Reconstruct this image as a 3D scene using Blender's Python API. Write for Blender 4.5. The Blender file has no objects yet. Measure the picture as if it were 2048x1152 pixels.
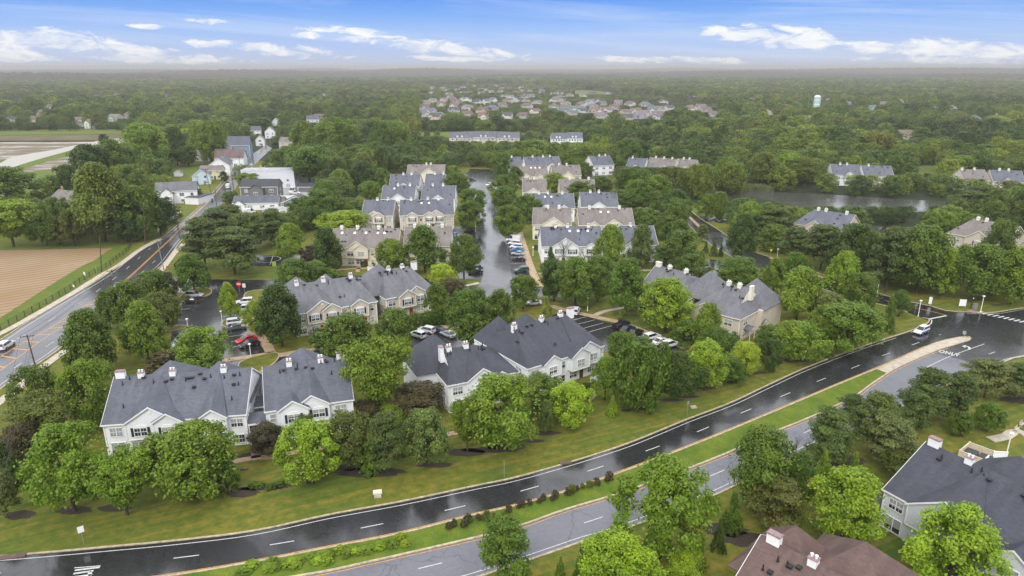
import bpy, math, random
import numpy as np
from mathutils import Vector, Matrix, noise as mnoise

# ------------------------------------------------------------------ scene, camera, world, sun
scene = bpy.context.scene
COL = scene.collection
R = math.radians
HC = 62.0                     # height of the drone camera in metres
F = 1365.33                   # focal length in photo pixels (24 mm on a 36 mm frame)
PITCH = math.atan((576 - 137) / F)
SP, CP = math.sin(PITCH), math.cos(PITCH)

cam_d = bpy.data.cameras.new("camera"); cam = bpy.data.objects.new("camera", cam_d)
COL.objects.link(cam)
cam_d.lens = 24; cam_d.sensor_width = 36; cam_d.clip_start = 1; cam_d.clip_end = 60000
cam.location = (0, 0, HC); cam.rotation_euler = (math.pi / 2 - PITCH, 0, 0)
scene.camera = cam

SUN_EL, SUN_AZ = R(43), R(198)
sun_d = bpy.data.lights.new("sun", 'SUN'); sun = bpy.data.objects.new("sun", sun_d)
COL.objects.link(sun)
sun_d.energy = 1.6; sun_d.angle = R(25); sun_d.color = (1.0, 0.96, 0.88)
sd = Vector((math.sin(SUN_AZ) * math.cos(SUN_EL), math.cos(SUN_AZ) * math.cos(SUN_EL), math.sin(SUN_EL)))
sun.rotation_euler = sd.to_track_quat('Z', 'Y').to_euler()

vs = scene.view_settings
vs.view_transform = 'Standard'; vs.look = 'None'; vs.gamma = 1; vs.exposure = 0.4
scene.cycles.max_bounces = 5; scene.cycles.diffuse_bounces = 3; scene.cycles.glossy_bounces = 3
scene.cycles.transmission_bounces = 3; scene.cycles.volume_bounces = 0
scene.cycles.use_denoising = True; scene.cycles.denoiser = 'OPENIMAGEDENOISE'; scene.cycles.denoising_prefilter = 'NONE'; scene.cycles.denoising_input_passes = 'RGB_ALBEDO_NORMAL'
scene.cycles.caustics_reflective = False; scene.cycles.caustics_refractive = False


def azel(px, py):
    d = Vector(((px - 1024) / F, CP - (py - 576) / F * SP, -SP - (py - 576) / F * CP)).normalized()
    return math.atan2(d.x, d.y), math.asin(d.z)


class NT:
    """small helper for writing node trees"""
    def __init__(s, nt):
        s.nt = nt; nt.nodes.clear()
    def n(s, t, **k):
        nd = s.nt.nodes.new(t)
        for a, b in k.items():
            if a == 'ins':
                for i, v in b.items():
                    if hasattr(v, 'links') or isinstance(v, bpy.types.NodeSocket): s.nt.links.new(v, nd.inputs[i])
                    else: nd.inputs[i].default_value = v
            else: setattr(nd, a, b)
        return nd
    def m(s, op, a, b=0.0, c=None, clamp=False):
        ins = {0: a, 1: b}
        if c is not None: ins[2] = c
        return s.n('ShaderNodeMath', operation=op, use_clamp=clamp, ins=ins).outputs[0]
    def mix(s, f, a, b, blend='MIX'):
        nd = s.n('ShaderNodeMix', data_type='RGBA', blend_type=blend)
        for i, v in ((0, f), (6, a), (7, b)):
            if isinstance(v, bpy.types.NodeSocket): s.nt.links.new(v, nd.inputs[i])
            else: nd.inputs[i].default_value = v if i == 0 else (*v[:3], 1)
        return nd.outputs[2]
    def ramp(s, f, stops, interp='LINEAR'):
        nd = s.n('ShaderNodeValToRGB', ins={0: f}); cr = nd.color_ramp; cr.interpolation = interp
        while len(cr.elements) < len(stops): cr.elements.new(0.5)
        for e, (p, c) in zip(cr.elements, stops):
            e.position = p; e.color = (*c, 1) if not isinstance(c, (int, float)) else (c, c, c, 1)
        return nd.outputs[0]
    def noise(s, scale, detail=4, rough=0.55, vec=None, dist=0.0):
        ins = {'Scale': scale, 'Detail': detail, 'Roughness': rough, 'Distortion': dist}
        if vec is not None: ins['Vector'] = vec
        return s.n('ShaderNodeTexNoise', ins=ins).outputs[0]


def make_world():
    w = bpy.data.worlds.new("World"); scene.world = w; w.use_nodes = True
    t = NT(w.node_tree)
    tc = t.n('ShaderNodeTexCoord').outputs['Generated']
    nrm = t.n('ShaderNodeVectorMath', operation='NORMALIZE', ins={0: tc}).outputs[0]
    sx = t.n('ShaderNodeSeparateXYZ', ins={0: nrm})
    X, Y, Z = sx.outputs
    sky = t.n('ShaderNodeTexSky', sky_type='NISHITA', sun_disc=False, sun_elevation=SUN_EL, sun_rotation=SUN_AZ,
              altitude=100, air_density=1.0, dust_density=1.0, ozone_density=1.0).outputs[0]
    az = t.m('ARCTAN2', X, Y); el = t.m('ARCSINE', Z)
    low = t.ramp(t.m('MULTIPLY', Z, 8.0, clamp=True), [
        (0.0, (0.44, 0.49, 0.60)), (0.06, (0.42, 0.50, 0.67)), (0.2, (0.35, 0.47, 0.74)), (0.4, (0.26, 0.42, 0.76)),
        (0.56, (0.15, 0.33, 0.74)), (0.70, (0.085, 0.26, 0.72)), (1.0, (0.06, 0.22, 0.68))])
    low = t.mix(0.06, low, t.mix(1.0, sky, (0.1, 0.1, 0.1), 'MULTIPLY'))
    # thin streaked high cloud
    cv = t.n('ShaderNodeCombineXYZ', ins={0: t.m('MULTIPLY', az, 2.2), 1: t.m('MULTIPLY', t.m('ADD', el, t.m('MULTIPLY', az, 0.05)), 42.0), 2: 3.7}).outputs[0]
    cir = t.ramp(t.noise(1.0, 7, 0.62, cv, 0.6), [(0.44, 0.0), (0.80, 1.0)])
    low = t.mix(t.m('MULTIPLY', cir, 0.55), low, (0.62, 0.68, 0.80))
    # cumulus banks near the horizon: (photo x, y, half width, half height, slope down to the right)
    banks = [(60, 78, 120, 20, .02), (215, 98, 200, 18, .10), (0, 108, 70, 14, .05), (300, 118, 110, 10, .02), (545, 100, 130, 15, .08), (865, 94, 160, 17, .10),
             (700, 62, 75, 9, .02), (910, 117, 110, 8, .03), (620, 70, 26, 8, 0), (300, 54, 34, 6, .02), (420, 41, 42, 8, .05),
             (1560, 76, 135, 26, .10), (1450, 66, 60, 9, .04), (1925, 98, 150, 19, .06), (1240, 117, 60, 8, .04), (1400, 121, 100, 9, .04),
             (1890, 121, 130, 8, .02), (2060, 110, 110, 14, .02)]
    tot = None
    for (bx, by, bw, bh, sl) in banks:
        a0, e0 = azel(bx, by); wa = bw / F; we = bh * .8 / F
        da = t.m('SUBTRACT', az, a0)
        u = t.m('MULTIPLY', da, 1 / wa)
        v = t.m('MULTIPLY', t.m('ADD', t.m('SUBTRACT', el, e0), t.m('MULTIPLY', da, sl)), 1 / we)
        d = t.m('SUBTRACT', 1.0, t.m('ADD', t.m('MULTIPLY', u, u), t.m('MULTIPLY', v, v)))
        tot = d if tot is None else t.m('MAXIMUM', tot, d)
    cv2 = t.n('ShaderNodeCombineXYZ', ins={0: t.m('MULTIPLY', az, 26.0), 1: t.m('MULTIPLY', el, 78.0), 2: 1.3}).outputs[0]
    nz = t.noise(1.0, 8, 0.62, cv2, 0.5)
    cm = t.m('ADD', t.m('MAXIMUM', tot, -1.0), t.m('MULTIPLY', t.m('SUBTRACT', nz, 0.5), 5.2))
    cf = t.ramp(cm, [(0.10, 0.0), (0.55, 0.62), (1.0, 0.95)])
    cc = t.mix(t.ramp(nz, [(0.40, 0.0), (0.62, 1.0)]), (0.60, 0.65, 0.74), (0.80, 0.80, 0.80))
    low = t.mix(cf, low, cc)
    # overcast above
    cv3 = t.n('ShaderNodeCombineXYZ', ins={0: t.m('DIVIDE', X, t.m('ADD', t.m('MAXIMUM', Z, 0.0), 0.25)), 1: t.m('DIVIDE', Y, t.m('ADD', t.m('MAXIMUM', Z, 0.0), 0.25)), 2: 0.0}).outputs[0]
    on = t.noise(1.6, 5, 0.6, cv3)
    up = t.mix(on, (1.12, 1.16, 1.27), (1.9, 1.9, 1.98))
    up = t.mix(1.0, up, t.ramp(Z, [(0.05, 0.62), (0.45, 0.95), (0.9, 1.15 / 1.2)]), 'MULTIPLY')
    up = t.mix(0.12, up, t.mix(1.0, sky, (0.1, 0.1, 0.1), 'MULTIPLY'))
    fac = t.ramp(Z, [(0.095, 0.0), (0.17, 1.0)], 'EASE')
    c = t.mix(fac, low, up)
    c = t.mix(t.m('LESS_THAN', Z, -0.004), c, (0.32, 0.34, 0.34))
    c = t.mix(1.0, c, (10, 10, 10), 'MULTIPLY')
    bg = t.n('ShaderNodeBackground', ins={0: c, 1: 0.1})
    out = t.n('ShaderNodeOutputWorld', ins={0: bg.outputs[0]})
    w.cycles.sampling_method = 'MANUAL'; w.cycles.sample_map_resolution = 512
make_world()

# ------------------------------------------------------------------ geometry helpers


def G(px, py, z=0.0):
    """world point at height z seen at photo pixel (px, py)"""
    v = (py - 576) / F
    Z = (HC - z) / (SP + v * CP)
    return Vector(((px - 1024) / F * Z, Z * (CP - v * SP), z))


def PX(p):
    """photo pixel of a world point"""
    x, y, z = p[0], p[1], p[2] - HC
    dep = y * CP - z * SP
    return 1024 + F * x / dep, 576 + F * (-z * CP - y * SP) / dep, dep


def obj(name, mesh, parent=None, loc=(0, 0, 0), rot=(0, 0, 0), scale=(1, 1, 1)):
    o = bpy.data.objects.new(name, mesh); COL.objects.link(o)
    o.location = loc; o.rotation_euler = rot; o.scale = scale
    if parent is not None: o.parent = parent
    return o


def tag(o, label=None, cat=None, group=None, kind=None):
    if label: o['label'] = label
    if cat: o['category'] = cat
    if group: o['group'] = group
    if kind: o['kind'] = kind
    return o


def thing(name, label, cat, loc=(0, 0, 0), rz=0.0, group=None, scale=(1, 1, 1)):
    o = obj(name, None, None, loc, (0, 0, rz), scale)
    o.empty_display_size = 0.5
    return tag(o, label, cat, group)


class MB:
    def __init__(s): s.v = []; s.f = []; s.mi = []
    def face(s, pts, m=0):
        i = len(s.v); s.v += [tuple(p) for p in pts]; s.f.append(tuple(range(i, i + len(pts)))); s.mi.append(m); return s
    def box(s, c, d, rz=0.0, m=0, top=1.0):
        cx, cy, cz = c; a, b, h = d[0] / 2, d[1] / 2, d[2] / 2; i = len(s.v)
        co, si = math.cos(rz), math.sin(rz)
        for z, k in ((-h, 1.0), (h, top)):
            for x, y in ((-a, -b), (a, -b), (a, b), (-a, b)):
                x *= k; y *= k
                s.v.append((cx + x * co - y * si, cy + x * si + y * co, cz + z))
        for q in ((3, 2, 1, 0), (4, 5, 6, 7), (0, 1, 5, 4), (1, 2, 6, 5), (2, 3, 7, 6), (3, 0, 4, 7)):
            s.f.append(tuple(i + k for k in q)); s.mi.append(m)
        return s
    def slab(s, pts, t=0.12, m=0):
        """polygon with thickness t downwards"""
        n = len(pts); i = len(s.v)
        s.v += [tuple(p) for p in pts] + [(p[0], p[1], p[2] - t) for p in pts]
        s.f.append(tuple(i + k for k in range(n))); s.mi.append(m)
        s.f.append(tuple(i + n + k for k in reversed(range(n)))); s.mi.append(m)
        for k in range(n):
            k2 = (k + 1) % n
            s.f.append((i + k, i + n + k, i + n + k2, i + k2)); s.mi.append(m)
        return s
    def cyl(s, p0, p1, r0, r1=None, n=8, m=0, caps=True):
        r1 = r0 if r1 is None else r1
        p0 = Vector(p0); p1 = Vector(p1); d = (p1 - p0)
        if d.length < 1e-6: return s
        d.normalize(); a = d.orthogonal().normalized(); b = d.cross(a); i = len(s.v)
        for p, r in ((p0, r0), (p1, r1)):
            for k in range(n):
                an = 2 * math.pi * k / n
                s.v.append(tuple(p + (a * math.cos(an) + b * math.sin(an)) * r))
        for k in range(n):
            k2 = (k + 1) % n; s.f.append((i + k, i + k2, i + n + k2, i + n + k)); s.mi.append(m)
        if caps:
            s.f.append(tuple(i + k for k in reversed(range(n)))); s.mi.append(m)
            s.f.append(tuple(i + n + k for k in range(n))); s.mi.append(m)
        return s
    def tube(s, pts, r, n=5, m=0):
        for a, b in zip(pts[:-1], pts[1:]): s.cyl(a, b, r, r, n, m, False)
        return s
    def mesh(s, name, mats):
        me = bpy.data.meshes.new(name); me.from_pydata(s.v, [], s.f)
        mats = mats if isinstance(mats, (list, tuple)) else [mats]
        for k in mats: me.materials.append(k)
        if len(mats) > 1: me.polygons.foreach_set('material_index', s.mi)
        me.update(); return me
    def build(s, name, mats, parent=None, **k):
        return obj(name, s.mesh(name, mats), parent, **k)


def smooth(pts, step=3.0, closed=False):
    """Catmull-Rom through 2D points, resampled"""
    P = [Vector((p[0], p[1])) for p in pts]
    out = []
    n = len(P)
    rng = range(n) if closed else range(n - 1)
    for i in rng:
        p1, p2 = P[i], P[(i + 1) % n]
        p0 = P[(i - 1) % n] if closed or i > 0 else p1 * 2 - p2
        p3 = P[(i + 2) % n] if closed or i + 2 < n else p2 * 2 - p1
        k = max(1, int((p2 - p1).length / step))
        for j in range(k):
            t = j / k
            out.append(0.5 * ((2 * p1) + (p2 - p0) * t + (2 * p0 - 5 * p1 + 4 * p2 - p3) * t * t + (3 * p1 - p0 - 3 * p2 + p3) * t ** 3))
    if not closed: out.append(P[-1])
    return out


def gp(pxs, step=3.0, closed=False, sm=True):
    w = [G(*p) for p in pxs]
    return smooth(w, step, closed) if sm else [Vector((p.x, p.y)) for p in w]


def resample(poly, n):
    d = [0]
    for a, b in zip(poly[:-1], poly[1:]): d.append(d[-1] + (b - a).length)
    out = []; j = 0
    for i in range(n):
        s = d[-1] * i / (n - 1)
        while j < len(d) - 2 and d[j + 1] < s: j += 1
        k = (s - d[j]) / max(1e-9, d[j + 1] - d[j]); out.append(poly[j].lerp(poly[j + 1], min(1, max(0, k))))
    return out


def plen(poly): return sum((b - a).length for a, b in zip(poly[:-1], poly[1:]))


def offset(poly, d):
    out = []
    for i, p in enumerate(poly):
        a = poly[max(0, i - 1)]; b = poly[min(len(poly) - 1, i + 1)]
        t = (b - a).normalized(); out.append(p + Vector((-t.y, t.x)) * d)
    return out


def ribbon(mb, A, B, z, m=0):
    n = min(len(A), len(B))
    for i in range(n - 1):
        mb.face([(*A[i], z), (*B[i], z), (*B[i + 1], z), (*A[i + 1], z)], m)
    return mb


def strip(mb, poly, w, z, m=0): return ribbon(mb, offset(poly, w / 2), offset(poly, -w / 2), z, m)


def sub(poly, s0, s1):
    out = []; d = 0
    for a, b in zip(poly[:-1], poly[1:]):
        L = (b - a).length
        if L > 0 and d + L >= s0 and d <= s1:
            t0 = max(0, (s0 - d) / L); t1 = min(1, (s1 - d) / L)
            if not out: out.append(a.lerp(b, t0))
            out.append(a.lerp(b, t1))
        d += L
    return out


def dashes(mb, poly, w, on, off, z, start=0.0, m=0):
    L = plen(poly); s = start
    while s < L:
        q = sub(poly, max(0, s), min(L, s + on))
        if len(q) > 1: strip(mb, q, w, z, m)
        s += on + off
    return mb


def curb(mb, poly, w=0.3, h=0.14, z0=0.0, m=0):
    A, B = offset(poly, w / 2), offset(poly, -w / 2)
    for i in range(len(poly) - 1):
        a0, b0, b1, a1 = A[i], B[i], B[i + 1], A[i + 1]
        mb.face([(*a0, h), (*b0, h), (*b1, h), (*a1, h)], m)
        mb.face([(*a0, z0), (*a0, h), (*a1, h), (*a1, z0)], m)
        mb.face([(*b0, h), (*b0, z0), (*b1, z0), (*b1, h)], m)
    for k in (0, -1):
        mb.face([(*A[k], z0), (*B[k], z0), (*B[k], h), (*A[k], h)], m)
    return mb


def inpoly(x, y, P):
    c = False; j = len(P) - 1
    for i in range(len(P)):
        if (P[i][1] > y) != (P[j][1] > y) and x < (P[j][0] - P[i][0]) * (y - P[i][1]) / (P[j][1] - P[i][1]) + P[i][0]: c = not c
        j = i
    return c

# ------------------------------------------------------------------ materials
M = {}


def mat(name, col=(0.5, 0.5, 0.5), rough=0.7, spec=0.3, metal=0.0):
    m = bpy.data.materials.new(name); m.use_nodes = True; t = NT(m.node_tree)
    b = t.n('ShaderNodeBsdfPrincipled', ins={'Base Color': (*col, 1), 'Roughness': rough, 'Specular IOR Level': spec, 'Metallic': metal})
    t.n('ShaderNodeOutputMaterial', ins={0: b.outputs[0]})
    M[name] = m
    return m, t, b


def link(t, a, b): t.nt.links.new(a, b)


def pos(t): return t.n('ShaderNodeNewGeometry').outputs['Position']
def oco(t): return t.n('ShaderNodeTexCoord').outputs['Object']


def vmul(t, v, k):
    return t.n('ShaderNodeVectorMath', operation='MULTIPLY', ins={0: v, 1: k}).outputs[0]


def noisy(name, col, amp=0.25, scale=3.0, rough=0.7, spec=0.3, metal=0.0, oc=False):
    m, t, b = mat(name, col, rough, spec, metal)
    v = t.noise(scale, 4, 0.6, oco(t) if oc else pos(t))
    lo = tuple(c * (1 - amp) for c in col); hi = tuple(min(1, c * (1 + amp)) for c in col)
    link(t, t.mix(t.ramp(v, [(0.3, 0.0), (0.7, 1.0)]), lo, hi), b.inputs['Base Color'])
    return m


def siding(name, col):
    """horizontal lap siding with faint streaks"""
    m, t, b = mat(name, col, 0.55, 0.3)
    p = oco(t)
    z = t.n('ShaderNodeSeparateXYZ', ins={0: p}).outputs[2]
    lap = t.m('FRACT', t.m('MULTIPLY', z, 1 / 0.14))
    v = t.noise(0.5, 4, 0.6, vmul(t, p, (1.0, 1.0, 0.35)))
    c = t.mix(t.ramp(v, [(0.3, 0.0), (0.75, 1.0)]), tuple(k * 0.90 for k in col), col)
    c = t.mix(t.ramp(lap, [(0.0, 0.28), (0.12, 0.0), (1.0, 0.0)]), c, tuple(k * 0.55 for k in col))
    link(t, c, b.inputs['Base Color'])
    bp = t.n('ShaderNodeBump', ins={'Strength': 0.35, 'Distance': 0.02, 'Height': lap})
    link(t, bp.outputs[0], b.inputs['Normal'])
    return m


def shingles(name, col, rough=0.62):
    m, t, b = mat(name, col, rough, 0.35)
    p = oco(t)
    br = t.n('ShaderNodeTexBrick', ins={'Vector': vmul(t, p, (1.0, 1.0, 1.0)), 'Scale': 1.0, 'Brick Width': 0.55, 'Row Height': 0.2, 'Mortar Size': 0.012,
                                        'Color1': (0.72, 0.72, 0.72, 1), 'Color2': (1.22, 1.22, 1.22, 1), 'Mortar': (0.6, 0.6, 0.6, 1)})
    br.offset = 0.5
    big = t.noise(0.35, 5, 0.65, vmul(t, p, (1.0, 0.6, 0.6)))
    sm = t.noise(9.0, 3, 0.7, p)
    c = t.mix(t.ramp(big, [(0.32, 0.0), (0.68, 1.0)]), tuple(k * 0.68 for k in col), tuple(k * 1.25 for k in col))
    stk = t.noise(1.1, 4, 0.7, vmul(t, p, (1.0, 0.12, 0.12))); c = t.mix(t.ramp(stk, [(0.45, 0.0), (0.75, 0.55)]), c, tuple(k * 1.55 for k in col))
    c = t.mix(0.55, c, t.mix(1.0, c, br.outputs[0], 'MULTIPLY'))
    c = t.mix(t.m('MULTIPLY', t.ramp(sm, [(0.35, 0.0), (0.65, 1.0)]), 0.35), c, tuple(k * 0.55 for k in col))
    link(t, c, b.inputs['Base Color'])
    link(t, t.ramp(big, [(0.3, rough - 0.12), (0.7, rough + 0.1)]), b.inputs['Roughness'])
    bp = t.n('ShaderNodeBump', ins={'Strength': 0.4, 'Distance': 0.03, 'Height': sm}); link(t, bp.outputs[0], b.inputs['Normal'])
    return m


def make_mats():
    siding('white_siding', (0.84, 0.85, 0.87)); siding('tan_siding', (0.60, 0.52, 0.44)); siding('cream_siding', (0.76, 0.69, 0.55))
    siding('pale_grey_siding', (0.70, 0.72, 0.78)); siding('dark_grey_siding', (0.17, 0.17, 0.175)); siding('blue_siding', (0.22, 0.31, 0.42))
    siding('light_blue_siding', (0.52, 0.68, 0.76)); siding('teal_tank', (0.42, 0.62, 0.58)); siding('yellow_siding', (0.72, 0.65, 0.36)); siding('brick_siding', (0.46, 0.28, 0.2))
    noisy('white_paint', (0.80, 0.80, 0.80), 0.06, 2.0, 0.45)
    noisy('cream_paint', (0.72, 0.68, 0.58), 0.06, 2.0, 0.5)
    noisy('cap_pink', (0.26, 0.17, 0.17), 0.3, 3.0, 0.6)
    shingles('slate_roof', (0.098, 0.106, 0.130)); shingles('dark_roof', (0.052, 0.056, 0.072)); shingles('grey_roof', (0.138, 0.138, 0.152))
    shingles('blue_roof', (0.112, 0.120, 0.145)); shingles('brown_roof', (0.185, 0.162, 0.150)); shingles('rust_roof', (0.125, 0.078, 0.066))
    shingles('black_roof', (0.05, 0.052, 0.06)); shingles('purple_roof', (0.15, 0.10, 0.10)); shingles('pale_roof', (0.40, 0.40, 0.42))
    mat('vent_black', (0.02, 0.02, 0.022), 0.5); mat('shutter_dark', (0.03, 0.033, 0.05), 0.5)
    mat('door_red', (0.32, 0.03, 0.02), 0.4); mat('door_dark', (0.08, 0.05, 0.04), 0.4); mat('metal', (0.45, 0.45, 0.47), 0.4, 0.5, 0.7)
    # window glass with blinds behind it
    m, t, b = mat('window_glass', (0.10, 0.12, 0.14), 0.06, 0.6)
    oi = t.n('ShaderNodeObjectInfo').outputs['Random']
    z = t.n('ShaderNodeSeparateXYZ', ins={0: oco(t)}).outputs[2]
    bl = t.m('GREATER_THAN', z, t.m('SUBTRACT', t.m('MULTIPLY', oi, 1.6), 0.9))
    link(t, t.mix(t.m('MULTIPLY', bl, 0.8), (0.03, 0.035, 0.045), (0.42, 0.43, 0.43)), b.inputs['Base Color'])
    # roads
    def asphalt(name, dark, light, r0, r1, patch=0.05, sp=(0.95, 0.25)):
        m, t, b = mat(name, dark, 0.2, 0.5)
        p = pos(t)
        n1 = t.noise(patch, 5, 0.6, p, 0.6); n2 = t.noise(1.6, 5, 0.65, p); n3 = t.noise(14, 2, 0.6, p)
        c = t.mix(t.ramp(n2, [(0.3, 0.0), (0.75, 1.0)]), dark, light)
        c = t.mix(t.ramp(n3, [(0.35, 0.0), (0.8, 0.5)]), c, tuple(k * 1.8 for k in light))
        vo = t.n('ShaderNodeTexVoronoi', feature='DISTANCE_TO_EDGE', ins={'Vector': t.n('ShaderNodeVectorMath', operation='ADD', ins={0: p, 1: vmul(t, t.n('ShaderNodeTexNoise', ins={'Vector': p, 'Scale': 0.3}).outputs[1], (5, 5, 0))}).outputs[0], 'Scale': 0.09}).outputs[0]
        c = t.mix(t.ramp(vo, [(0.0, 0.55), (0.010, 0.0)]), c, tuple(k * 0.35 for k in dark))
        link(t, c, b.inputs['Base Color'])
        r = t.m('ADD', t.ramp(n1, [(0.47, r0), (0.60, r1)]), t.m('MULTIPLY', t.m('SUBTRACT', n2, 0.5), 0.08), clamp=True)
        link(t, r, b.inputs['Roughness']); link(t, t.ramp(n1, [(0.47, sp[0]), (0.58, sp[1])]), b.inputs['Specular IOR Level'])
        bp = t.n('ShaderNodeBump', ins={'Strength': 0.10, 'Distance': 0.02, 'Height': n2}); link(t, bp.outputs[0], b.inputs['Normal'])
        b.inputs['IOR'].default_value = 1.5
    asphalt('wet_asphalt', (0.013, 0.013, 0.014), (0.026, 0.026, 0.028), 0.13, 0.34, 0.035)
    asphalt('worn_asphalt', (0.085, 0.087, 0.100), (0.125, 0.127, 0.145), 0.32, 0.5, 0.05, (0.6, 0.4))
    asphalt('smooth_asphalt', (0.030, 0.030, 0.034), (0.060, 0.060, 0.068), 0.15, 0.34, 0.02, (0.9, 0.7))
    m, t, b = mat('white_line', (0.72, 0.72, 0.70), 0.4); n = t.noise(5, 4, 0.7, pos(t))
    link(t, t.mix(t.ramp(n, [(0.3, 0.0), (0.6, 1.0)]), (0.28, 0.28, 0.28), (0.62, 0.62, 0.60)), b.inputs['Base Color'])
    m, t, b = mat('yellow_line', (0.6, 0.3, 0.05), 0.45); n = t.noise(4, 4, 0.7, pos(t))
    link(t, t.mix(t.ramp(n, [(0.35, 0.0), (0.6, 1.0)]), (0.30, 0.16, 0.05), (0.66, 0.33, 0.06)), b.inputs['Base Color'])
    noisy('kerb_concrete', (0.40, 0.33, 0.22), 0.35, 1.5, 0.7)
    noisy('walk_concrete', (0.44, 0.38, 0.30), 0.22, 0.8, 0.6)
    noisy('walk_pink', (0.38, 0.27, 0.17), 0.25, 0.7, 0.6)
    noisy('mulch', (0.046, 0.035, 0.026), 0.5, 6.0, 0.9)
    noisy('bare_soil', (0.12, 0.09, 0.05), 0.5, 0.8, 0.8)
    noisy('gravel_yard', (0.34, 0.33, 0.32), 0.2, 0.6, 0.7)
    noisy('wood_pole', (0.085, 0.06, 0.045), 0.35, 3.0, 0.8); noisy('bark', (0.06, 0.048, 0.036), 0.35, 6.0, 0.9)
    noisy('galvanised', (0.42, 0.43, 0.44), 0.1, 2.0, 0.4, 0.5, 0.6)
    mat('cable', (0.02, 0.02, 0.02), 0.5); mat('sign_red', (0.6, 0.03, 0.03), 0.4); mat('sign_white', (0.8, 0.8, 0.8), 0.4); mat('sign_green', (0.35, 0.5, 0.06), 0.4)
    mat('sign_yellow', (0.75, 0.5, 0.03), 0.4); mat('fence_dark', (0.025, 0.025, 0.025), 0.5); mat('dumpster_red', (0.35, 0.03, 0.04), 0.5); mat('dumpster_dark', (0.04, 0.04, 0.045), 0.5)
    noisy('beige_fence', (0.60, 0.52, 0.38), 0.08, 2.0, 0.6)
    # lawn
    m, t, b = mat('lawn', (0.08, 0.14, 0.02), 0.85, 0.15)
    p = pos(t)
    n1 = t.noise(0.045, 6, 0.62, p, 0.4); n2 = t.noise(0.6, 6, 0.7, p); n3 = t.noise(7, 3, 0.7, p)
    st = t.n('ShaderNodeTexNoise', ins={'Vector': vmul(t, t.n('ShaderNodeVectorRotate', rotation_type='Z_AXIS', ins={'Vector': p, 'Angle': R(-25)}).outputs[0], (0.045, 0.9, 0)), 'Scale': 1.0, 'Detail': 4.0, 'Roughness': 0.6}).outputs[0]
    c = t.mix(t.ramp(n1, [(0.36, 0.0), (0.64, 1.0)]), (0.058, 0.102, 0.013), (0.178, 0.152, 0.021))
    c = t.mix(t.ramp(st, [(0.43, 0.0), (0.62, 0.85)]), c, (0.245, 0.165, 0.028))
    c = t.mix(t.ramp(n2, [(0.38, 0.0), (0.62, 0.75)]), c, (0.034, 0.078, 0.010))
    c = t.mix(t.ramp(n3, [(0.35, 0.0), (0.7, 0.35)]), c, (0.15, 0.20, 0.03))
    link(t, c, b.inputs['Base Color'])
    bp = t.n('ShaderNodeBump', ins={'Strength': 0.5, 'Distance': 0.1, 'Height': n3}); link(t, bp.outputs[0], b.inputs['Normal'])
    def grass(name, a, c2, s=0.5):
        m, t, b = mat(name, a, 0.85, 0.15); p = pos(t)
        n = t.noise(s, 6, 0.7, p); n2 = t.noise(6, 3, 0.7, p)
        c = t.mix(t.ramp(n, [(0.35, 0.0), (0.68, 1.0)]), a, c2)
        c = t.mix(t.ramp(n2, [(0.4, 0.0), (0.7, 0.5)]), c, tuple(k * 0.5 for k in a))
        link(t, c, b.inputs['Base Color'])
        bp = t.n('ShaderNodeBump', ins={'Strength': 0.6, 'Distance': 0.15, 'Height': n2}); link(t, bp.outputs[0], b.inputs['Normal'])
    grass('bright_grass', (0.072, 0.132, 0.012), (0.165, 0.200, 0.024), 0.28); grass('rough_grass', (0.080, 0.135, 0.016), (0.145, 0.170, 0.028), 0.2)
    grass('marsh', (0.10, 0.085, 0.045), (0.16, 0.14, 0.07), 0.04)
    grass('forest_floor', (0.018, 0.030, 0.010), (0.035, 0.05, 0.015), 0.08)
    # ploughed field: furrows run away to the upper right
    m, t, b = mat('ploughed_soil', (0.3, 0.2, 0.12), 0.75, 0.2)
    p = pos(t)
    q = t.n('ShaderNodeVectorRotate', rotation_type='Z_AXIS', ins={'Vector': p, 'Angle': R(-38)}).outputs[0]
    yy = t.n('ShaderNodeSeparateXYZ', ins={0: q}).outputs[1]
    w = t.m('SINE', t.m('MULTIPLY', yy, 2 * math.pi / 2.9))
    n = t.noise(0.03, 5, 0.6, p); n2 = t.noise(2.0, 4, 0.6, p)
    c = t.mix(t.ramp(n, [(0.35, 0.0), (0.65, 1.0)]), (0.26, 0.165, 0.080), (0.32, 0.235, 0.150))
    c = t.mix(t.m('MULTIPLY', t.ramp(w, [(0.55, 0.0), (0.95, 1.0)]), t.m('ADD', 0.45, t.m('MULTIPLY', n2, 0.7))), c, (0.15, 0.10, 0.05))
    link(t, c, b.inputs['Base Color'])
    # flooded field
    m, t, b = mat('flooded_soil', (0.2, 0.16, 0.1), 0.2, 0.5)
    p = vmul(t, pos(t), (0.22, 1.0, 1.0)); n = t.noise(0.07, 8, 0.72, p)
    f = t.ramp(n, [(0.50, 0.0), (0.60, 1.0)])
    link(t, t.mix(f, (0.13, 0.105, 0.055), (0.40, 0.37, 0.33)), b.inputs['Base Color'])
    link(t, t.ramp(n, [(0.50, 0.9), (0.60, 0.5)]), b.inputs['Roughness'])
    m, t, b = mat('muddy_water', (0.36, 0.335, 0.29), 0.55, 0.3)
    m, t, b = mat('pond_water', (0.060, 0.062, 0.058), 0.16, 0.6)
    n = t.noise(0.5, 4, 0.6, vmul(t, pos(t), (0.2, 1.0, 1.0)))
    link(t, t.n('ShaderNodeBump', ins={'Strength': 0.12, 'Distance': 0.3, 'Height': n}).outputs[0], b.inputs['Normal'])
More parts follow.
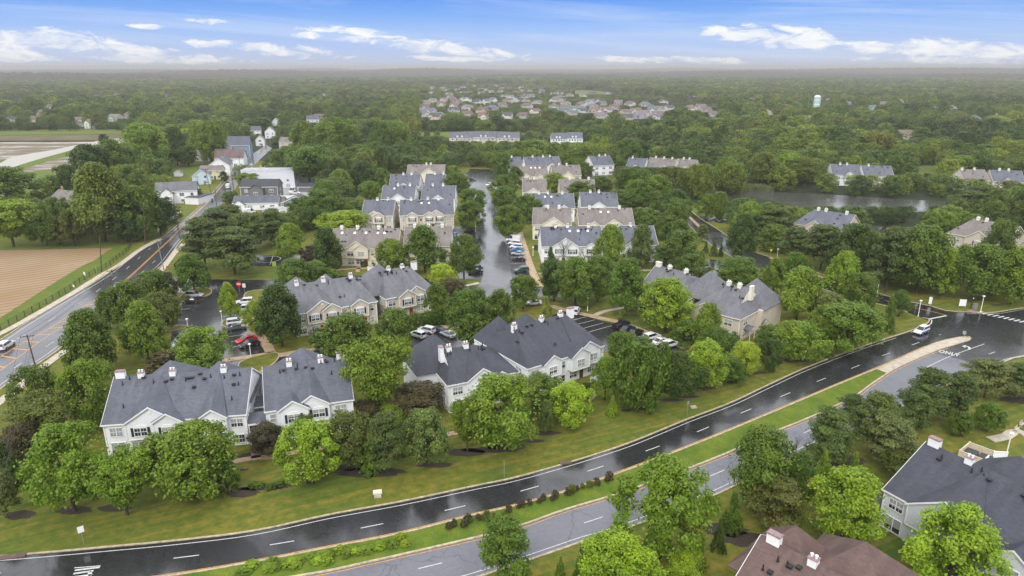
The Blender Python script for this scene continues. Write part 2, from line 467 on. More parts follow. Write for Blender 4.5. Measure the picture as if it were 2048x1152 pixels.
    # painted by object colour
    def oc_mat(name, rough, spec, coat=0.0, amp=0.12, scale=2.0, metal=0.0):
        m, t, b = mat(name, (0.5, 0.5, 0.5), rough, spec, metal)
        oi = t.n('ShaderNodeObjectInfo').outputs['Color']
        n = t.noise(scale, 4, 0.6, pos(t))
        link(t, t.mix(t.ramp(n, [(0.3, 0.0), (0.7, amp * 3)]), oi, t.mix(1.0, oi, (0.6, 0.6, 0.6), 'MULTIPLY')), b.inputs['Base Color'])
        b.inputs['Coat Weight'].default_value = coat
    oc_mat('car_paint', 0.28, 0.5, 0.6, 0.05); oc_mat('far_wall', 0.6, 0.3); oc_mat('far_roof', 0.6, 0.3, 0, 0.2, 1.0)
    mat('car_glass', (0.012, 0.014, 0.018), 0.05, 0.8); mat('tyre', (0.012, 0.012, 0.012), 0.7); mat('rim', (0.35, 0.35, 0.36), 0.3, 0.5, 0.8)
    mat('lamp_white', (0.8, 0.82, 0.85), 0.15); mat('lamp_red', (0.4, 0.01, 0.01), 0.2)
    # foliage
    def foliage(name, mass=False):
        m = bpy.data.materials.new(name); m.use_nodes = True; t = NT(m.node_tree); M[name] = m
        oi = t.n('ShaderNodeObjectInfo'); p = pos(t)
        if mass:
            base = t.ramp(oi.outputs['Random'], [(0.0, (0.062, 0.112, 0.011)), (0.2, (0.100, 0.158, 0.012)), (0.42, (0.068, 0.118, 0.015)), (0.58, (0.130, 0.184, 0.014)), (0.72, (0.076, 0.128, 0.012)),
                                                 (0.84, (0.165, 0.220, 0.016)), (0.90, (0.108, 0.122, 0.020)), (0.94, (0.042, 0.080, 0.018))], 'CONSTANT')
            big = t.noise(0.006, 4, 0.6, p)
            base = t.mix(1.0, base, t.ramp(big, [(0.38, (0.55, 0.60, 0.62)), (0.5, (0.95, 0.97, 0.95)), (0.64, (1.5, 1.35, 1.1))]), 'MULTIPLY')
        else:
            base = oi.outputs['Color']
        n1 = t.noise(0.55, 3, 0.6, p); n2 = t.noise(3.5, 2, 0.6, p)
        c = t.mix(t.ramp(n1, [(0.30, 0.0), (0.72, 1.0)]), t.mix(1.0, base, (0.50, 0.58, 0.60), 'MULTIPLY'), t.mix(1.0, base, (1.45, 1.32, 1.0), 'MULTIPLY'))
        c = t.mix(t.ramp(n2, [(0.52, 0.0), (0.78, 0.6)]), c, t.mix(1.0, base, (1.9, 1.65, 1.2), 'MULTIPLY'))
        d = t.n('ShaderNodeBsdfPrincipled', ins={'Base Color': c, 'Roughness': 0.5, 'Specular IOR Level': 0.28})
        tr = t.n('ShaderNodeBsdfTranslucent', ins={0: t.mix(1.0, c, (1.7, 1.7, 0.6), 'MULTIPLY')})
        mx = t.n('ShaderNodeMixShader', ins={0: 0.22, 1: d.outputs[0], 2: tr.outputs[0]})
        t.n('ShaderNodeOutputMaterial', ins={0: mx.outputs[0]})
    foliage('foliage'); foliage('foliage_mass', True)
    # distant canopy sheet, colours darkened to stand in for shade between crowns
    m, t, b = mat('canopy_sheet', (0.04, 0.07, 0.02), 0.9, 0.1)
    p = pos(t)
    vo = t.n('ShaderNodeTexVoronoi', feature='F1', ins={'Vector': p, 'Scale': 0.055}); big = t.noise(0.0015, 5, 0.6, vmul(t, p, (1, 0.35, 1)))
    c = t.mix(t.n('ShaderNodeSeparateColor', ins={0: vo.outputs['Color']}).outputs[0], (0.008, 0.014, 0.006), (0.040, 0.052, 0.014))
    c = t.mix(t.ramp(big, [(0.42, 0.0), (0.62, 0.7)]), c, (0.036, 0.030, 0.018))
    link(t, c, b.inputs['Base Color'])
make_mats()

# ------------------------------------------------------------------ ground, roads, fields, water
def structure(name, mb, mats, label=None):
    o = mb.build(name, mats); o['kind'] = 'structure'
    if label: o['label'] = label
    return o


EXCL = []           # world polygons where no wild tree is planted


def sheet(name, pxs, z, m, step=4.0, sm=True, label=None, excl=True):
    P = gp(pxs, step, True, sm)
    from mathutils.geometry import tessellate_polygon
    V = [Vector((*p, z)) for p in P]
    mb = MB(); mb.v = [tuple(v) for v in V]
    for tr in tessellate_polygon([V]):
        a, b, c = (V[i] for i in tr)
        if (b - a).cross(c - a).z < 0: tr = (tr[0], tr[2], tr[1])
        mb.f.append(tuple(tr)); mb.mi.append(0)
    if excl: EXCL.append([(p.x, p.y) for p in P])
    o = structure(name, mb, M[m], label)
    return o


def road_between(name, A, B, z, m, n=160, excl=True):
    A = resample(A, n); B = resample(B, n)
    mb = ribbon(MB(), A, B, z)
    if (A[1] - A[0]).cross(B[0] - A[0]) > 0: pass
    o = structure(name, mb, M[m])
    me = o.data
    if me.polygons[0].normal.z < 0: me.flip_normals()
    if excl: EXCL.append([(p.x, p.y) for p in A] + [(p.x, p.y) for p in reversed(B)])
    return A, B


def make_ground():
    g = MB()
    xs = [-14000, -4000, -1200, -500, -200, 0, 200, 500, 1200, 4000, 14000]; ys = [-400, 0, 100, 300, 800, 2000, 6000, 16000]
    for i in range(len(xs) - 1):
        for j in range(len(ys) - 1):
            g.face([(xs[i], ys[j], 0), (xs[i + 1], ys[j], 0), (xs[i + 1], ys[j + 1], 0), (xs[i], ys[j + 1], 0)])
    structure('ground', g, M['lawn'])
    # woodland floor beyond the houses
    sheet('woodland_floor', [(-3000, 300), (-1500, 262), (300, 258), (420, 300), (560, 330), (640, 400), (690, 420), (760, 340), (1000, 318), (1200, 330), (1360, 400), (1500, 440), (1800, 470), (2400, 480), (5000, 420), (5000, 160), (-3000, 160)], 0.01, 'forest_floor', sm=False, excl=False)
    sheet('far_woodland_floor', [(-9000, 161), (9000, 161), (9000, 141), (-9000, 141)], 0.015, 'forest_floor', sm=False, excl=False)

    # divided road in front
    TE = gp([(-700, 1150), (-350, 1136), (0, 1113), (220, 1094), (366, 1080), (512, 1061.5), (658, 1030), (805, 1003), (951, 972), (1024, 957), (1126, 929), (1251, 889), (1372, 840), (1463, 805), (1536, 770.5), (1619, 733), (1730, 691.5), (1816, 664)], 2.0)
    BE = gp([(-700, 1262), (-400, 1243), (0, 1198), (344, 1152), (512, 1124), (658, 1096), (805, 1067), (951, 1030), (1024, 1014), (1134, 983), (1251, 942), (1390, 889), (1536, 829), (1675, 770), (1769, 731), (1869, 687.5), (1919, 675)], 2.0)
    road_between('carriageway', TE, BE, 0.03, 'wet_asphalt')
    MT = gp([(-700, 1290), (-300, 1262), (300, 1195), (603, 1152), (732, 1126), (878, 1093), (988, 1067), (1050, 1049), (1134, 1019), (1244, 986), (1365, 942), (1456, 906), (1547, 865), (1609, 840), (1701, 798), (1741, 770), (1774, 748), (1800, 733), (1869, 703), (1938, 681)], 2.0)
    OE = gp([(-700, 1400), (0, 1340), (600, 1240), (900, 1170), (1059, 1120), (1170, 1082), (1244, 1060), (1401, 1001), (1463, 975), (1609, 902), (1740, 843), (1870, 782), (1960, 742), (2000, 728)], 2.0)
    road_between('carriageway', MT, OE, 0.034, 'worn_asphalt')
    # median
    n = 140
    a = resample(BE, n); b = resample(MT, n)
    mb = ribbon(MB(), a[:119], b[:119], 0.10); o = structure('median_verge', mb, M['bright_grass'])
    if o.data.polygons[0].normal.z < 0: o.data.flip_normals()
    EXCL.append([(p.x, p.y) for p in a] + [(p.x, p.y) for p in reversed(b)])
    nose = [Vector((*G(1938, 674.5).xy,)), ]
    paved = a[118:] + [G(1939, 676).xy, G(1940.5, 678.5).xy] + list(reversed(b[118:]))
    mb = MB(); V = [Vector((*p, 0.13)) for p in paved]
    from mathutils.geometry import tessellate_polygon
    mb.v = [tuple(v) for v in V]; mb.f = [tuple(t) for t in tessellate_polygon([V])]; mb.mi = [0] * len(mb.f)
    o = structure('median_paving', mb, M['walk_concrete'])
    if sum(p.normal.z for p in o.data.polygons) < 0: o.data.flip_normals()
    cm = MB(); curb(cm, BE, 0.32, 0.17); curb(cm, MT, 0.36, 0.175)
    curb(cm, [BE[-1], G(1930, 674).xy, G(1938, 674.2).xy, G(1941.5, 677.5).xy, MT[-1]], 0.3, 0.18)
    structure('median_kerb', cm, M['kerb_concrete'])
    # intersection
    sheet('junction', [(1800, 672), (1830, 655), (1857, 645), (1856, 638), (1838, 630), (1880, 621), (1933, 624.5), (1991, 625.5), (2048, 617), (2300, 588), (2600, 560), (2900, 650), (2300, 680), (2048, 714), (1995, 730), (1965, 741), (1925, 720), (1870, 708), (1865, 690)], 0.04, 'wet_asphalt', sm=False)
    # side road from the junction winding to the rear
    SF = gp([(1930, 624), (1891, 621.5), (1860, 612), (1817, 603.5), (1770, 591), (1745, 584), (1700, 570), (1640, 548), (1560, 520), (1520, 508), (1480, 490), (1440, 462), (1405, 440), (1385, 425), (1368, 408), (1352, 392)], 2.0)
    SN = gp([(1857, 642), (1845, 636), (1833, 632), (1796, 617.5), (1770, 611), (1747, 606), (1690, 592), (1620, 570), (1545, 548), (1490, 528), (1440, 500), (1405, 478), (1382, 455), (1365, 435), (1348, 418), (1332, 400)], 2.0)
    road_between('side_road', SF, SN, 0.046, 'wet_asphalt', 80)
    ck = MB()
    curb(ck, TE, 0.32); curb(ck, OE, 0.32); curb(ck, SF, 0.3); curb(ck, [TE[-1]] + gp([(1816, 664), (1844, 652), (1857, 644.5), (1857, 638), (1845, 635.5)], 1.0)[1:], 0.3); curb(ck, SN[3:], 0.3)
    curb(ck, gp([(1930, 624), (1960, 626), (1991, 625), (2048, 616), (2200, 597)], 2.0), 0.3)
    curb(ck, gp([(2000, 728), (2020, 719), (2048, 713), (2200, 694)], 2.0), 0.3)
    structure('road_kerb', ck, M['kerb_concrete'])
    # markings
    wl = MB(); yl = MB()
    ctr = resample(TE, 300); ctr_b = resample(BE, 300)
    strip(wl, offset(TE, -0.9)[4:-3], 0.14, 0.042)
    strip(yl, offset(BE, 0.45)[4:-6], 0.13, 0.042)
    strip(yl, offset(MT, -0.5)[4:-4], 0.13, 0.046)
    strip(wl, offset(OE, 0.9)[4:-6], 0.14, 0.046)
    mid = gp([(-100, 1153), (190, 1133), (371, 1114), (560, 1087), (737, 1053.5), (900, 1019), (1049, 980.5), (1179, 941.5), (1294, 901.5), (1394, 864), (1483, 826), (1565, 792), (1637, 762), (1703, 737), (1765, 711.5), (1827, 689), (1881, 669)], 2.0)
    s0 = plen(gp([(-100, 1153), (190, 1133), (347, 1117)], 2.0))
    dashes(wl, mid, 0.16, 3.2, 9.0, 0.042, s0 % 12.2)
    mid2 = gp([(400, 1215), (600, 1180), (819, 1142), (1157, 1050), (1413, 955.5), (1600, 870), (1700, 822), (1830, 752), (1880, 726), (1925, 712)], 2.0)
    dashes(wl, sub(mid2, 0, plen(mid2) * .80), 0.16, 3.2, 9.0, 0.046, 2.0)
    strip(wl, gp([(1851, 736), (1900, 713), (1969, 688)], 2.0), 0.16, 0.048)
    dashes(wl, gp([(1876, 752), (1934, 726), (2000, 700)], 2.0), 0.16, 2.6, 8, 0.05, 0.6)
    strip(wl, gp([(1990, 728), (2010, 719), (2048, 711), (2100, 704)], 2.0), 0.14, 0.05)
    strip(wl, gp([(1933, 627), (1991, 628), (2048, 619), (2120, 610)], 2.0), 0.14, 0.05)
    strip(wl, gp([(1822, 664.5), (1850, 655), (1862, 647), (1863, 640), (1858, 637)], 1.0), 0.25, 0.052)
    strip(wl, gp([(1858, 638.5), (1893, 631.5)], 1.0), 0.55, 0.053)
    strip(yl, gp([(1890, 630), (1850, 620), (1814, 613), (1770, 601)], 2.0), 0.24, 0.055)
    for k in range(12):
        x = 1954 + k * 10.6; y = 626.0 + k * 2.35
        a = G(x, y); c = G(x + 11.5, y - 2.6)
        strip(wl, [a.xy, c.xy], 0.55, 0.053)
    # left turn arrow
    strip(wl, gp([(1930, 692.6), (1935, 693.2), (1938.6, 695.2), (1938.4, 699)], 0.5), 0.5, 0.052)
    tri = [G(1923.6, 692.3, .052), G(1931.5, 695.4, .052), G(1931.8, 689.8, .052)]; wl.face(tri)
    # partial lettering at the bottom left
    for a, b, w in (((150, 1141), (200, 1135), .3), ((147, 1148), (187, 1142), .3), ((146, 1155), (184, 1150), .32), ((176, 1149), (184, 1146), .9)):
        strip(wl, gp([a, b], 1.0), w, 0.048)
    # left road -------------------------------------------------------------
    LE = gp([(-420, 905), (-250, 815), (-120, 747), (0, 680.5), (41.7, 653), (111, 611), (167, 578), (206, 554), (231, 535), (266, 507), (281, 497), (314, 481), (331, 470), (352, 453), (372, 437), (392, 420), (411, 402), (432, 378), (455, 352), (478, 330), (500, 312), (518, 300), (532, 289)], 3.0)
    RE = gp([(-330, 1032), (-200, 930), (-50, 817), (36, 753), (97, 714), (144, 678), (215, 617), (308, 544), (330, 524), (347, 502), (362, 482), (378, 466), (400, 447), (425, 425), (447, 405), (468, 380), (487, 353), (508, 330), (528, 311), (545, 297)], 3.0)
    road_between('left_road', LE, RE, 0.03, 'smooth_asphalt', 120)
    ck = MB(); curb(ck, LE, 0.3); curb(ck, sub(RE, 0, plen(RE) * .45), 0.3); curb(ck, sub(RE, plen(RE) * .53, plen(RE) * .98), 0.3)
    structure('left_road_kerb', ck, M['kerb_concrete'])
    strip(wl, offset(LE, -1.3)[3:-12], 0.16, 0.042)
    strip(wl, offset(sub(RE, 0, plen(RE) * .44), 1.2), 0.16, 0.042); strip(wl, offset(sub(RE, plen(RE) * .53, plen(RE) * .8), 0.9), 0.16, 0.042)
    yL = gp([(-150, 800), (0, 714), (33, 693), (94, 660), (148.4, 625), (213, 586), (254, 557), (312, 504), (340, 478), (362, 455), (392, 426), (420, 400), (446, 370), (470, 345)], 2.0)
    yR = gp([(-150, 845), (0, 742), (39, 713), (82, 682), (125, 654), (187.5, 617), (222, 586), (256.5, 558), (313.5, 504.6), (341.5, 478.6), (363.5, 455.6), (393.5, 426.6), (421.5, 400.6)], 2.0)
    strip(yl, yL, 0.22, 0.042); strip(yl, yR, 0.22, 0.044)
    a = resample(sub(yL, 0, plen(gp([(-150, 800), (0, 714), (33, 693), (94, 660), (148.4, 625), (205, 592)], 2.0))), 16)
    b = resample(sub(yR, 0, plen(gp([(-150, 845), (0, 742), (39, 713), (82, 682), (125, 654), (187.5, 617), (212, 594)], 2.0))), 16)
    for i in range(15): strip(yl, [a[i], b[min(15, i + 1)]], 0.45, 0.046)
    ln = gp([(-60, 731), (88, 648), (139, 618), (178, 594), (212, 569), (242, 547), (267.6, 525), (300, 497), (320, 480)], 2.0)
    dashes(wl, ln, 0.16, 3.2, 9.0, 0.042, 3.0)
    dashes(wl, gp([(-80, 812), (0, 757), (60, 714), (110, 682), (180, 632), (250, 575), (312, 520)], 2.0), 0.16, 3.2, 9.0, 0.042, 5.0)
    # parking lots and inner roads -------------------------------------------
    sheet('car_park', [(318, 566), (340, 555), (400, 558), (480, 560), (560, 560), (560, 577), (508, 580), (503, 602), (492, 632), (507, 655), (541, 708), (430, 748), (326, 738), (338, 700), (346, 655), (352, 622), (368, 586), (322, 580)], 0.05, 'wet_asphalt', sm=False)
    sheet('rear_car_park', [(553, 713), (655, 697), (672, 730), (548, 750)], 0.05, 'wet_asphalt', sm=False)
    sheet('middle_car_park', [(820, 668), (872, 650), (960, 688), (955, 705), (830, 712)], 0.05, 'wet_asphalt', sm=False)
    sheet('east_car_park', [(1105, 630), (1128, 622), (1165, 631), (1240, 652), (1300, 675), (1368, 700), (1350, 730), (1250, 722), (1180, 690), (1096, 650)], 0.05, 'wet_asphalt', sm=False)
    ew = gp([(540, 566), (620, 562), (700, 558), (800, 561), (900, 573), (980, 586), (1080, 585), (1210, 580), (1330, 566), (1420, 541), (1445, 522)], 3.0)
    mb = strip(MB(), ew, 8.5, 0.038); o = structure('inner_road', mb, M['wet_asphalt']); 
    if o.data.polygons[0].normal.z < 0: o.data.flip_normals()
    EXCL.append([(p.x, p.y) for p in offset(ew, 5)] + [(p.x, p.y) for p in reversed(offset(ew, -5))])
    BL = gp([(925, 592), (955, 575), (963, 560), (965, 533), (964, 491), (957, 458), (948, 415), (939, 378), (937, 360), (930, 345)], 3.0)
    BR = gp([(1052, 596), (1032, 578), (1025, 560), (1021, 535), (1015, 495), (1007, 460), (997, 430), (985, 400), (975, 378), (975, 362), (1000, 349)], 3.0)
    road_between('central_road', BL, BR, 0.054, 'smooth_asphalt', 90)
    sheet('roadside_parking', [(1012, 476), (1046, 478), (1062, 546), (1064, 556), (1022, 556)], 0.05, 'wet_asphalt', sm=False)
    sheet('roadside_bays', [(905, 452), (960, 455), (966, 492), (965, 560), (918, 558)], 0.05, 'wet_asphalt', sm=False)
    sheet('rear_parking', [(930, 352), (940, 338), (1000, 340), (1030, 349), (1000, 362), (935, 366)], 0.05, 'wet_asphalt', sm=False)
    sheet('court_car_park', [(505, 512), (600, 510), (600, 532), (500, 532)], 0.05, 'wet_asphalt', sm=False)
    sheet('yard', [(548, 372), (605, 366), (625, 385), (612, 396), (545, 396)], 0.05, 'gravel_yard', sm=False)
    sheet('yard', [(535, 420), (610, 400), (612, 425), (590, 440), (540, 440)], 0.05, 'gravel_yard', sm=False)
    sheet('north_car_park', [(1150, 352), (1215, 350), (1215, 366), (1150, 368)], 0.05, 'wet_asphalt', sm=False)
    sheet('east_lot', [(1740, 452), (1830, 455), (1810, 472), (1735, 468)], 0.05, 'wet_asphalt', sm=False)
    sheet('lawn_clearing', [(1376, 418), (1440, 416), (1450, 440), (1400, 440), (1385, 430)], 0.04, 'rough_grass')
    sheet('pond_lot', [(1400, 432), (1455, 436), (1450, 446), (1400, 442)], 0.06, 'wet_asphalt', sm=False)
    # stall lines
    for a, b in [((344, 640), (378, 641)), ((345, 620), (380, 618)), ((350, 603), (384, 602)), ((446, 634), (484, 627)), ((453, 662), (490, 656)), ((458, 674), (494, 668)), ((462, 684), (500, 677)), ((466, 694), (520, 688)),
                 ((452, 620), (488, 614)), ((455, 647), (486, 642)), ((1112, 640), (1150, 628)), ((1126, 646), (1172, 634)), ((1142, 652), (1190, 640)), ((1160, 659), (1207, 646)), ((1176, 665), (1225, 651)), ((1262, 679), (1290, 670)), ((1290, 696), (1325, 686)),
                 ((1305, 702), (1345, 691)), ((575, 706), (580, 722)), ((627, 699), (634, 716)), ((540, 530), (546, 512)), ((1016, 505), (1044, 503)), ((1018, 515), (1047, 513)), ((1019, 528), (1052, 526)), ((845, 665), (870, 680)), ((1055, 585), (1060, 583))]:
        strip(wl, gp([a, b], 1.0), 0.14, 0.064)
    for k in range(16):
        an = k / 16 * 2 * math.pi; an2 = (k + 1) / 16 * 2 * math.pi; c = G(537, 519)
        strip(wl, [Vector((c.x + 4 * math.cos(an), c.y + 4 * math.sin(an))), Vector((c.x + 4 * math.cos(an2), c.y + 4 * math.sin(an2)))], 0.2, 0.066)
    for nm, mb, mm in (('white_road_markings', wl, 'white_line'), ('yellow_road_markings', yl, 'yellow_line')):
        o = structure(nm, mb, M[mm])
        for p in o.data.polygons:
            if p.normal.z < 0: p.flip()
    # ONLY
    cu = bpy.data.curves.new('only_lettering', 'FONT'); cu.body = 'ONLY'; cu.size = 1.45; cu.align_x = 'CENTER'; cu.align_y = 'CENTER'; cu.offset = 0.03; cu.space_character = 1.08
    cu.materials.append(M['white_line']); t0, t1 = G(1883, 703.6), G(1913, 710)
    o = obj('only_lettering', cu, None, G(1898, 706.8) + Vector((0, 0, 0.056)), (0, 0, math.atan2((t1 - t0).y, (t1 - t0).x))); o.scale = (0.98, 1.75, 1)
    o['kind'] = 'structure'
    # islands of lawn
    def island(name, pxs, m='lawn'):
        o = sheet(name, pxs, 0.15, m, 1.0, True, excl=False)
        P = gp(pxs, 1.0, True); P.append(P[0]); c = curb(MB(), P, 0.25, 0.17)
        structure('island_kerb', c, M['kerb_concrete'])
    island('lawn_island', [(368, 587), (395, 576), (418, 577), (423, 584), (414, 592), (385, 596), (366, 606), (352, 622), (340, 640), (330, 636), (345, 612)])
    island('lawn_island', [(446, 643), (462, 638), (482, 640), (486, 643), (470, 648), (452, 654), (444, 652)])
    island('lawn_island', [(322, 656), (360, 651), (374, 652), (370, 657), (348, 661), (330, 662)])
    island('lawn_island', [(489, 590), (505, 582), (560, 578), (600, 582), (620, 600), (560, 640), (512, 640), (496, 625), (492, 610)])
    island('lawn_island', [(480, 742), (485, 722), (552, 706), (553, 722), (520, 745), (500, 750)])
    # pavements
    def walk(pxs, w, m='walk_concrete', name='pavement'):
        P = gp(pxs, 1.5); mb = MB(); A, B = offset(P, w / 2), offset(P, -w / 2)
        ribbon(mb, B, A, 0.12); ribbon(mb, A, offset(P, w / 2 + 0.01), 0.06)
        for i in range(len(P) - 1):
            mb.face([(*A[i], 0), (*A[i + 1], 0), (*A[i + 1], .12), (*A[i], .12)]); mb.face([(*B[i], 0), (*B[i], .12), (*B[i + 1], .12), (*B[i + 1], 0)])
        o = structure(name, mb, M[m])
        for p in o.data.polygons:
            if p.normal.z < -.5: p.flip()
        EXCL.append([(p.x, p.y) for p in A] + [(p.x, p.y) for p in reversed(B)])
    walk([(-200, 765), (0, 668), (82, 623), (146, 586), (205, 549), (234, 533), (258, 516), (275, 503), (300, 488), (320, 478)], 1.9)
    walk([(-120, 905), (-20, 820), (38, 775), (96, 727), (142, 694), (170, 670)], 2.0)
    walk([(322, 543), (333, 528), (352, 503), (368, 487)], 1.8)
    walk([(486, 632), (497, 645), (520, 674), (536, 694), (549, 711), (600, 704), (650, 698)], 2.3, 'walk_pink')
    walk([(430, 726), (460, 720), (500, 714), (549, 707)], 2.0, 'walk_pink')
    walk([(1102, 612), (1118, 617), (1150, 625), (1200, 636), (1240, 645), (1290, 664), (1330, 680), (1375, 697)], 2.0, 'walk_pink')
    walk([(1190, 631), (1206, 624), (1225, 620), (1250, 616)], 1.5, 'walk_concrete')
    walk([(455, 927), (488, 920), (512, 916), (560, 912), (640, 896), (740, 884), (830, 880), (880, 873), (912, 866), (960, 850)], 1.4, 'walk_pink')
    walk([(512, 917), (511, 880), (510, 845), (508, 800)], 1.5, 'walk_pink')
    walk([(1175, 800), (1190, 790), (1200, 782), (1195, 770)], 1.4, 'walk_pink')
    walk([(1038, 462), (1050, 500), (1062, 535), (1072, 560), (1079, 574)], 2.4, 'walk_pink')
    walk([(896, 573), (935, 571), (958, 566)], 1.6, 'walk_concrete')
    walk([(1078, 548), (1100, 545)], 1.2)
    walk([(600, 548), (680, 540), (720, 537), (770, 538)], 1.4, 'walk_pink'); walk([(715, 545), (718, 532)], 1.3, 'walk_pink')
    walk([(1335, 528), (1370, 540), (1310, 541), (1250, 540)], 1.3, 'walk_concrete')
    walk([(2120, 905), (2080, 885), (2035, 862), (2013, 873), (1980, 880)], 1.8, 'walk_concrete')
    walk([(1755, 1010), (1775, 1000), (1790, 990)], 1.2, 'walk_pink')
    walk([(1400, 455), (1370, 425), (1362, 412)], 1.5, 'walk_pink'); walk([(1700, 578), (1640, 553), (1565, 526), (1540, 516)], 1.3, 'walk_pink')
    walk([(840, 648), (860, 650), (900, 655), (960, 650)], 1.6, 'walk_pink')
    # fields ------------------------------------------------------------------
    sheet('ploughed_field', [(-700, 506), (-200, 502), (60, 500), (194, 496.5), (226, 497), (214, 502), (190, 520), (162, 533), (117, 560), (74, 588), (0, 636), (-200, 750), (-700, 1000)], 0.02, 'ploughed_soil', sm=False)
    sheet('field_verge', [(-700, 490), (-200, 488), (100, 487), (262, 484), (268, 490), (256, 502), (234, 519), (211, 537), (174, 557), (137, 582), (96, 607), (47, 635), (0, 662), (-300, 820), (-700, 1000), (-210, 752), (0, 638), (74, 590), (117, 562), (162, 535), (190, 522), (216, 503), (229, 497), (190, 495), (-200, 500), (-700, 504)], 0.022, 'rough_grass', sm=False)
    sheet('green_strip', [(-500, 264), (0, 263), (250, 261.5), (256, 266), (235, 268), (0, 271), (-500, 273)], 0.03, 'rough_grass', sm=False)
    sheet('far_field', [(-500, 272), (0, 270.5), (235, 267.5), (250, 270), (200, 283), (0, 284), (-500, 286)], 0.03, 'marsh', sm=False)
    sheet('flooded_field', [(-500, 284), (0, 282), (192, 281), (185, 292), (110, 305), (60, 316), (-20, 320), (-500, 324)], 0.03, 'flooded_soil', sm=False)
    sheet('grass_bank', [(-500, 345), (-20, 330), (60, 345), (110, 340), (150, 322), (250, 290), (262, 276), (250, 274), (120, 300), (20, 318), (-20, 322), (-500, 326)], 0.028, 'rough_grass', sm=False)
    sheet('muddy_channel', [(-100, 352), (-10, 330), (30, 313), (110, 299), (190, 283), (243, 277), (240, 286), (172, 294), (104, 311), (40, 330), (0, 345), (-80, 372)], 0.034, 'muddy_water')
    sheet('wet_field', [(48, 339), (110, 319), (157, 311), (165, 318), (150, 327), (105, 338), (60, 343)], 0.034, 'flooded_soil')
    sheet('bottom_meadow', [(-300, 420), (0, 350), (110, 345), (140, 350), (110, 372), (80, 400), (60, 420)], 0.026, 'rough_grass')
    sheet('far_meadow', [(822, 265), (880, 264), (985, 262), (1060, 268), (1040, 276), (900, 276), (832, 274)], 0.03, 'bright_grass')
    sheet('far_meadow', [(1150, 180.5), (1225, 181), (1222, 188), (1150, 188)], 0.03, 'rough_grass', sm=False)
    sheet('village_green', [(340, 335), (405, 330), (410, 345), (345, 352)], 0.03, 'rough_grass')
    sheet('clearing', [(1826, 334), (1872, 332), (1875, 346), (1828, 347)], 0.03, 'rough_grass')
    sheet('clearing_lot', [(1838, 348), (1875, 347), (1872, 360), (1840, 360)], 0.03, 'wet_asphalt', sm=False)
    # pond
    sheet('pond', [(1402, 384), (1460, 380), (1500, 378), (1536, 383), (1640, 388), (1780, 397), (1890, 404), (1905, 412), (1880, 422), (1780, 424), (1650, 420), (1560, 405), (1500, 394), (1440, 394), (1405, 391)], 0.02, 'pond_water')
    # mulch beds
    for (x, y, rx, ry) in [(40, 1030, 2.6, 1.4), (150, 1020, 3.2, 1.3), (230, 1016, 3, 1.2), (623, 963, 1.1, 1.0), (600, 948, 1.2, .6), (740, 945, 7, 1.6), (695, 935, 5, 1.2), (520, 977, 4.4, .7), (560, 972, 2.2, .8), (485, 985, 3.0, 1.6), (930, 905, 4, 1.6), (980, 900, 6, 1.2), (1010, 893, 5, 1.2),
                           (1085, 866, 4.5, 1.0), (1143, 853, 1.4, .6), (1065, 882, 2.5, .8), (1222, 829, 1.5, .8), (1252, 821, 1.3, .8), (1280, 816, 1.8, 1), (1340, 800, 3.2, .9), (1375, 793, 3, 1), (1410, 776, 3, .8), (1467, 765, 2, .9), (1505, 745, 4, 1.2), (1590, 720, 5, 1.2),
                           (1248, 630, 1.4, .9), (1105, 600, 1.6, .8), (1151, 612, 1.4, .7), (1120, 603, 1.5, .7), (1480, 960, 5, 1.5), (1450, 1060, 4, 2), (1500, 1080, 5, 2), (1870, 760, 5, 2), (2040, 800, 5, 2), (1830, 838, 2, 1), (1915, 870, 1.4, .8), (1640, 930, 4, 2), (1700, 920, 3, 2),
                           (240, 800, 2, 1), (110, 840, 3, 1.5), (870, 930, 4, 1), (940, 850, 1.8, .9), (1795, 632, 1.1, .6), (1995, 610, 2.2, .8), (1870, 596, 2, .8), (500, 912, 2.5, 1.2), (560, 905, 3, 1.2)]:
        c = G(x, y); rx *= .82; ry *= .82; mb = MB(); k = 24; rng = random.Random(int(x * 7 + y))
        pts = [(c.x + rx * math.cos(2 * math.pi * i / k) * rng.uniform(.78, 1.15), c.y + ry * math.sin(2 * math.pi * i / k) * rng.uniform(.85, 1.12), 0.024) for i in range(k)]
        mb.face(pts); structure('mulch_bed', mb, M['mulch'])
make_ground()

# ------------------------------------------------------------------ buildings
def poly_area_excl(o0, ux, uy, W, D, mg=2.0):
    P = []
    for a, b in ((-mg, -mg), (W + mg, -mg), (W + mg, D + mg), (-mg, D + mg)):
        p = o0 + ux * a + uy * b; P.append((p.x, p.y))
    EXCL.append(P)


VIS = []     # pixel rectangles to keep clear of wild trees: (x0, y0, x1, y1, distance)
WIN = {}


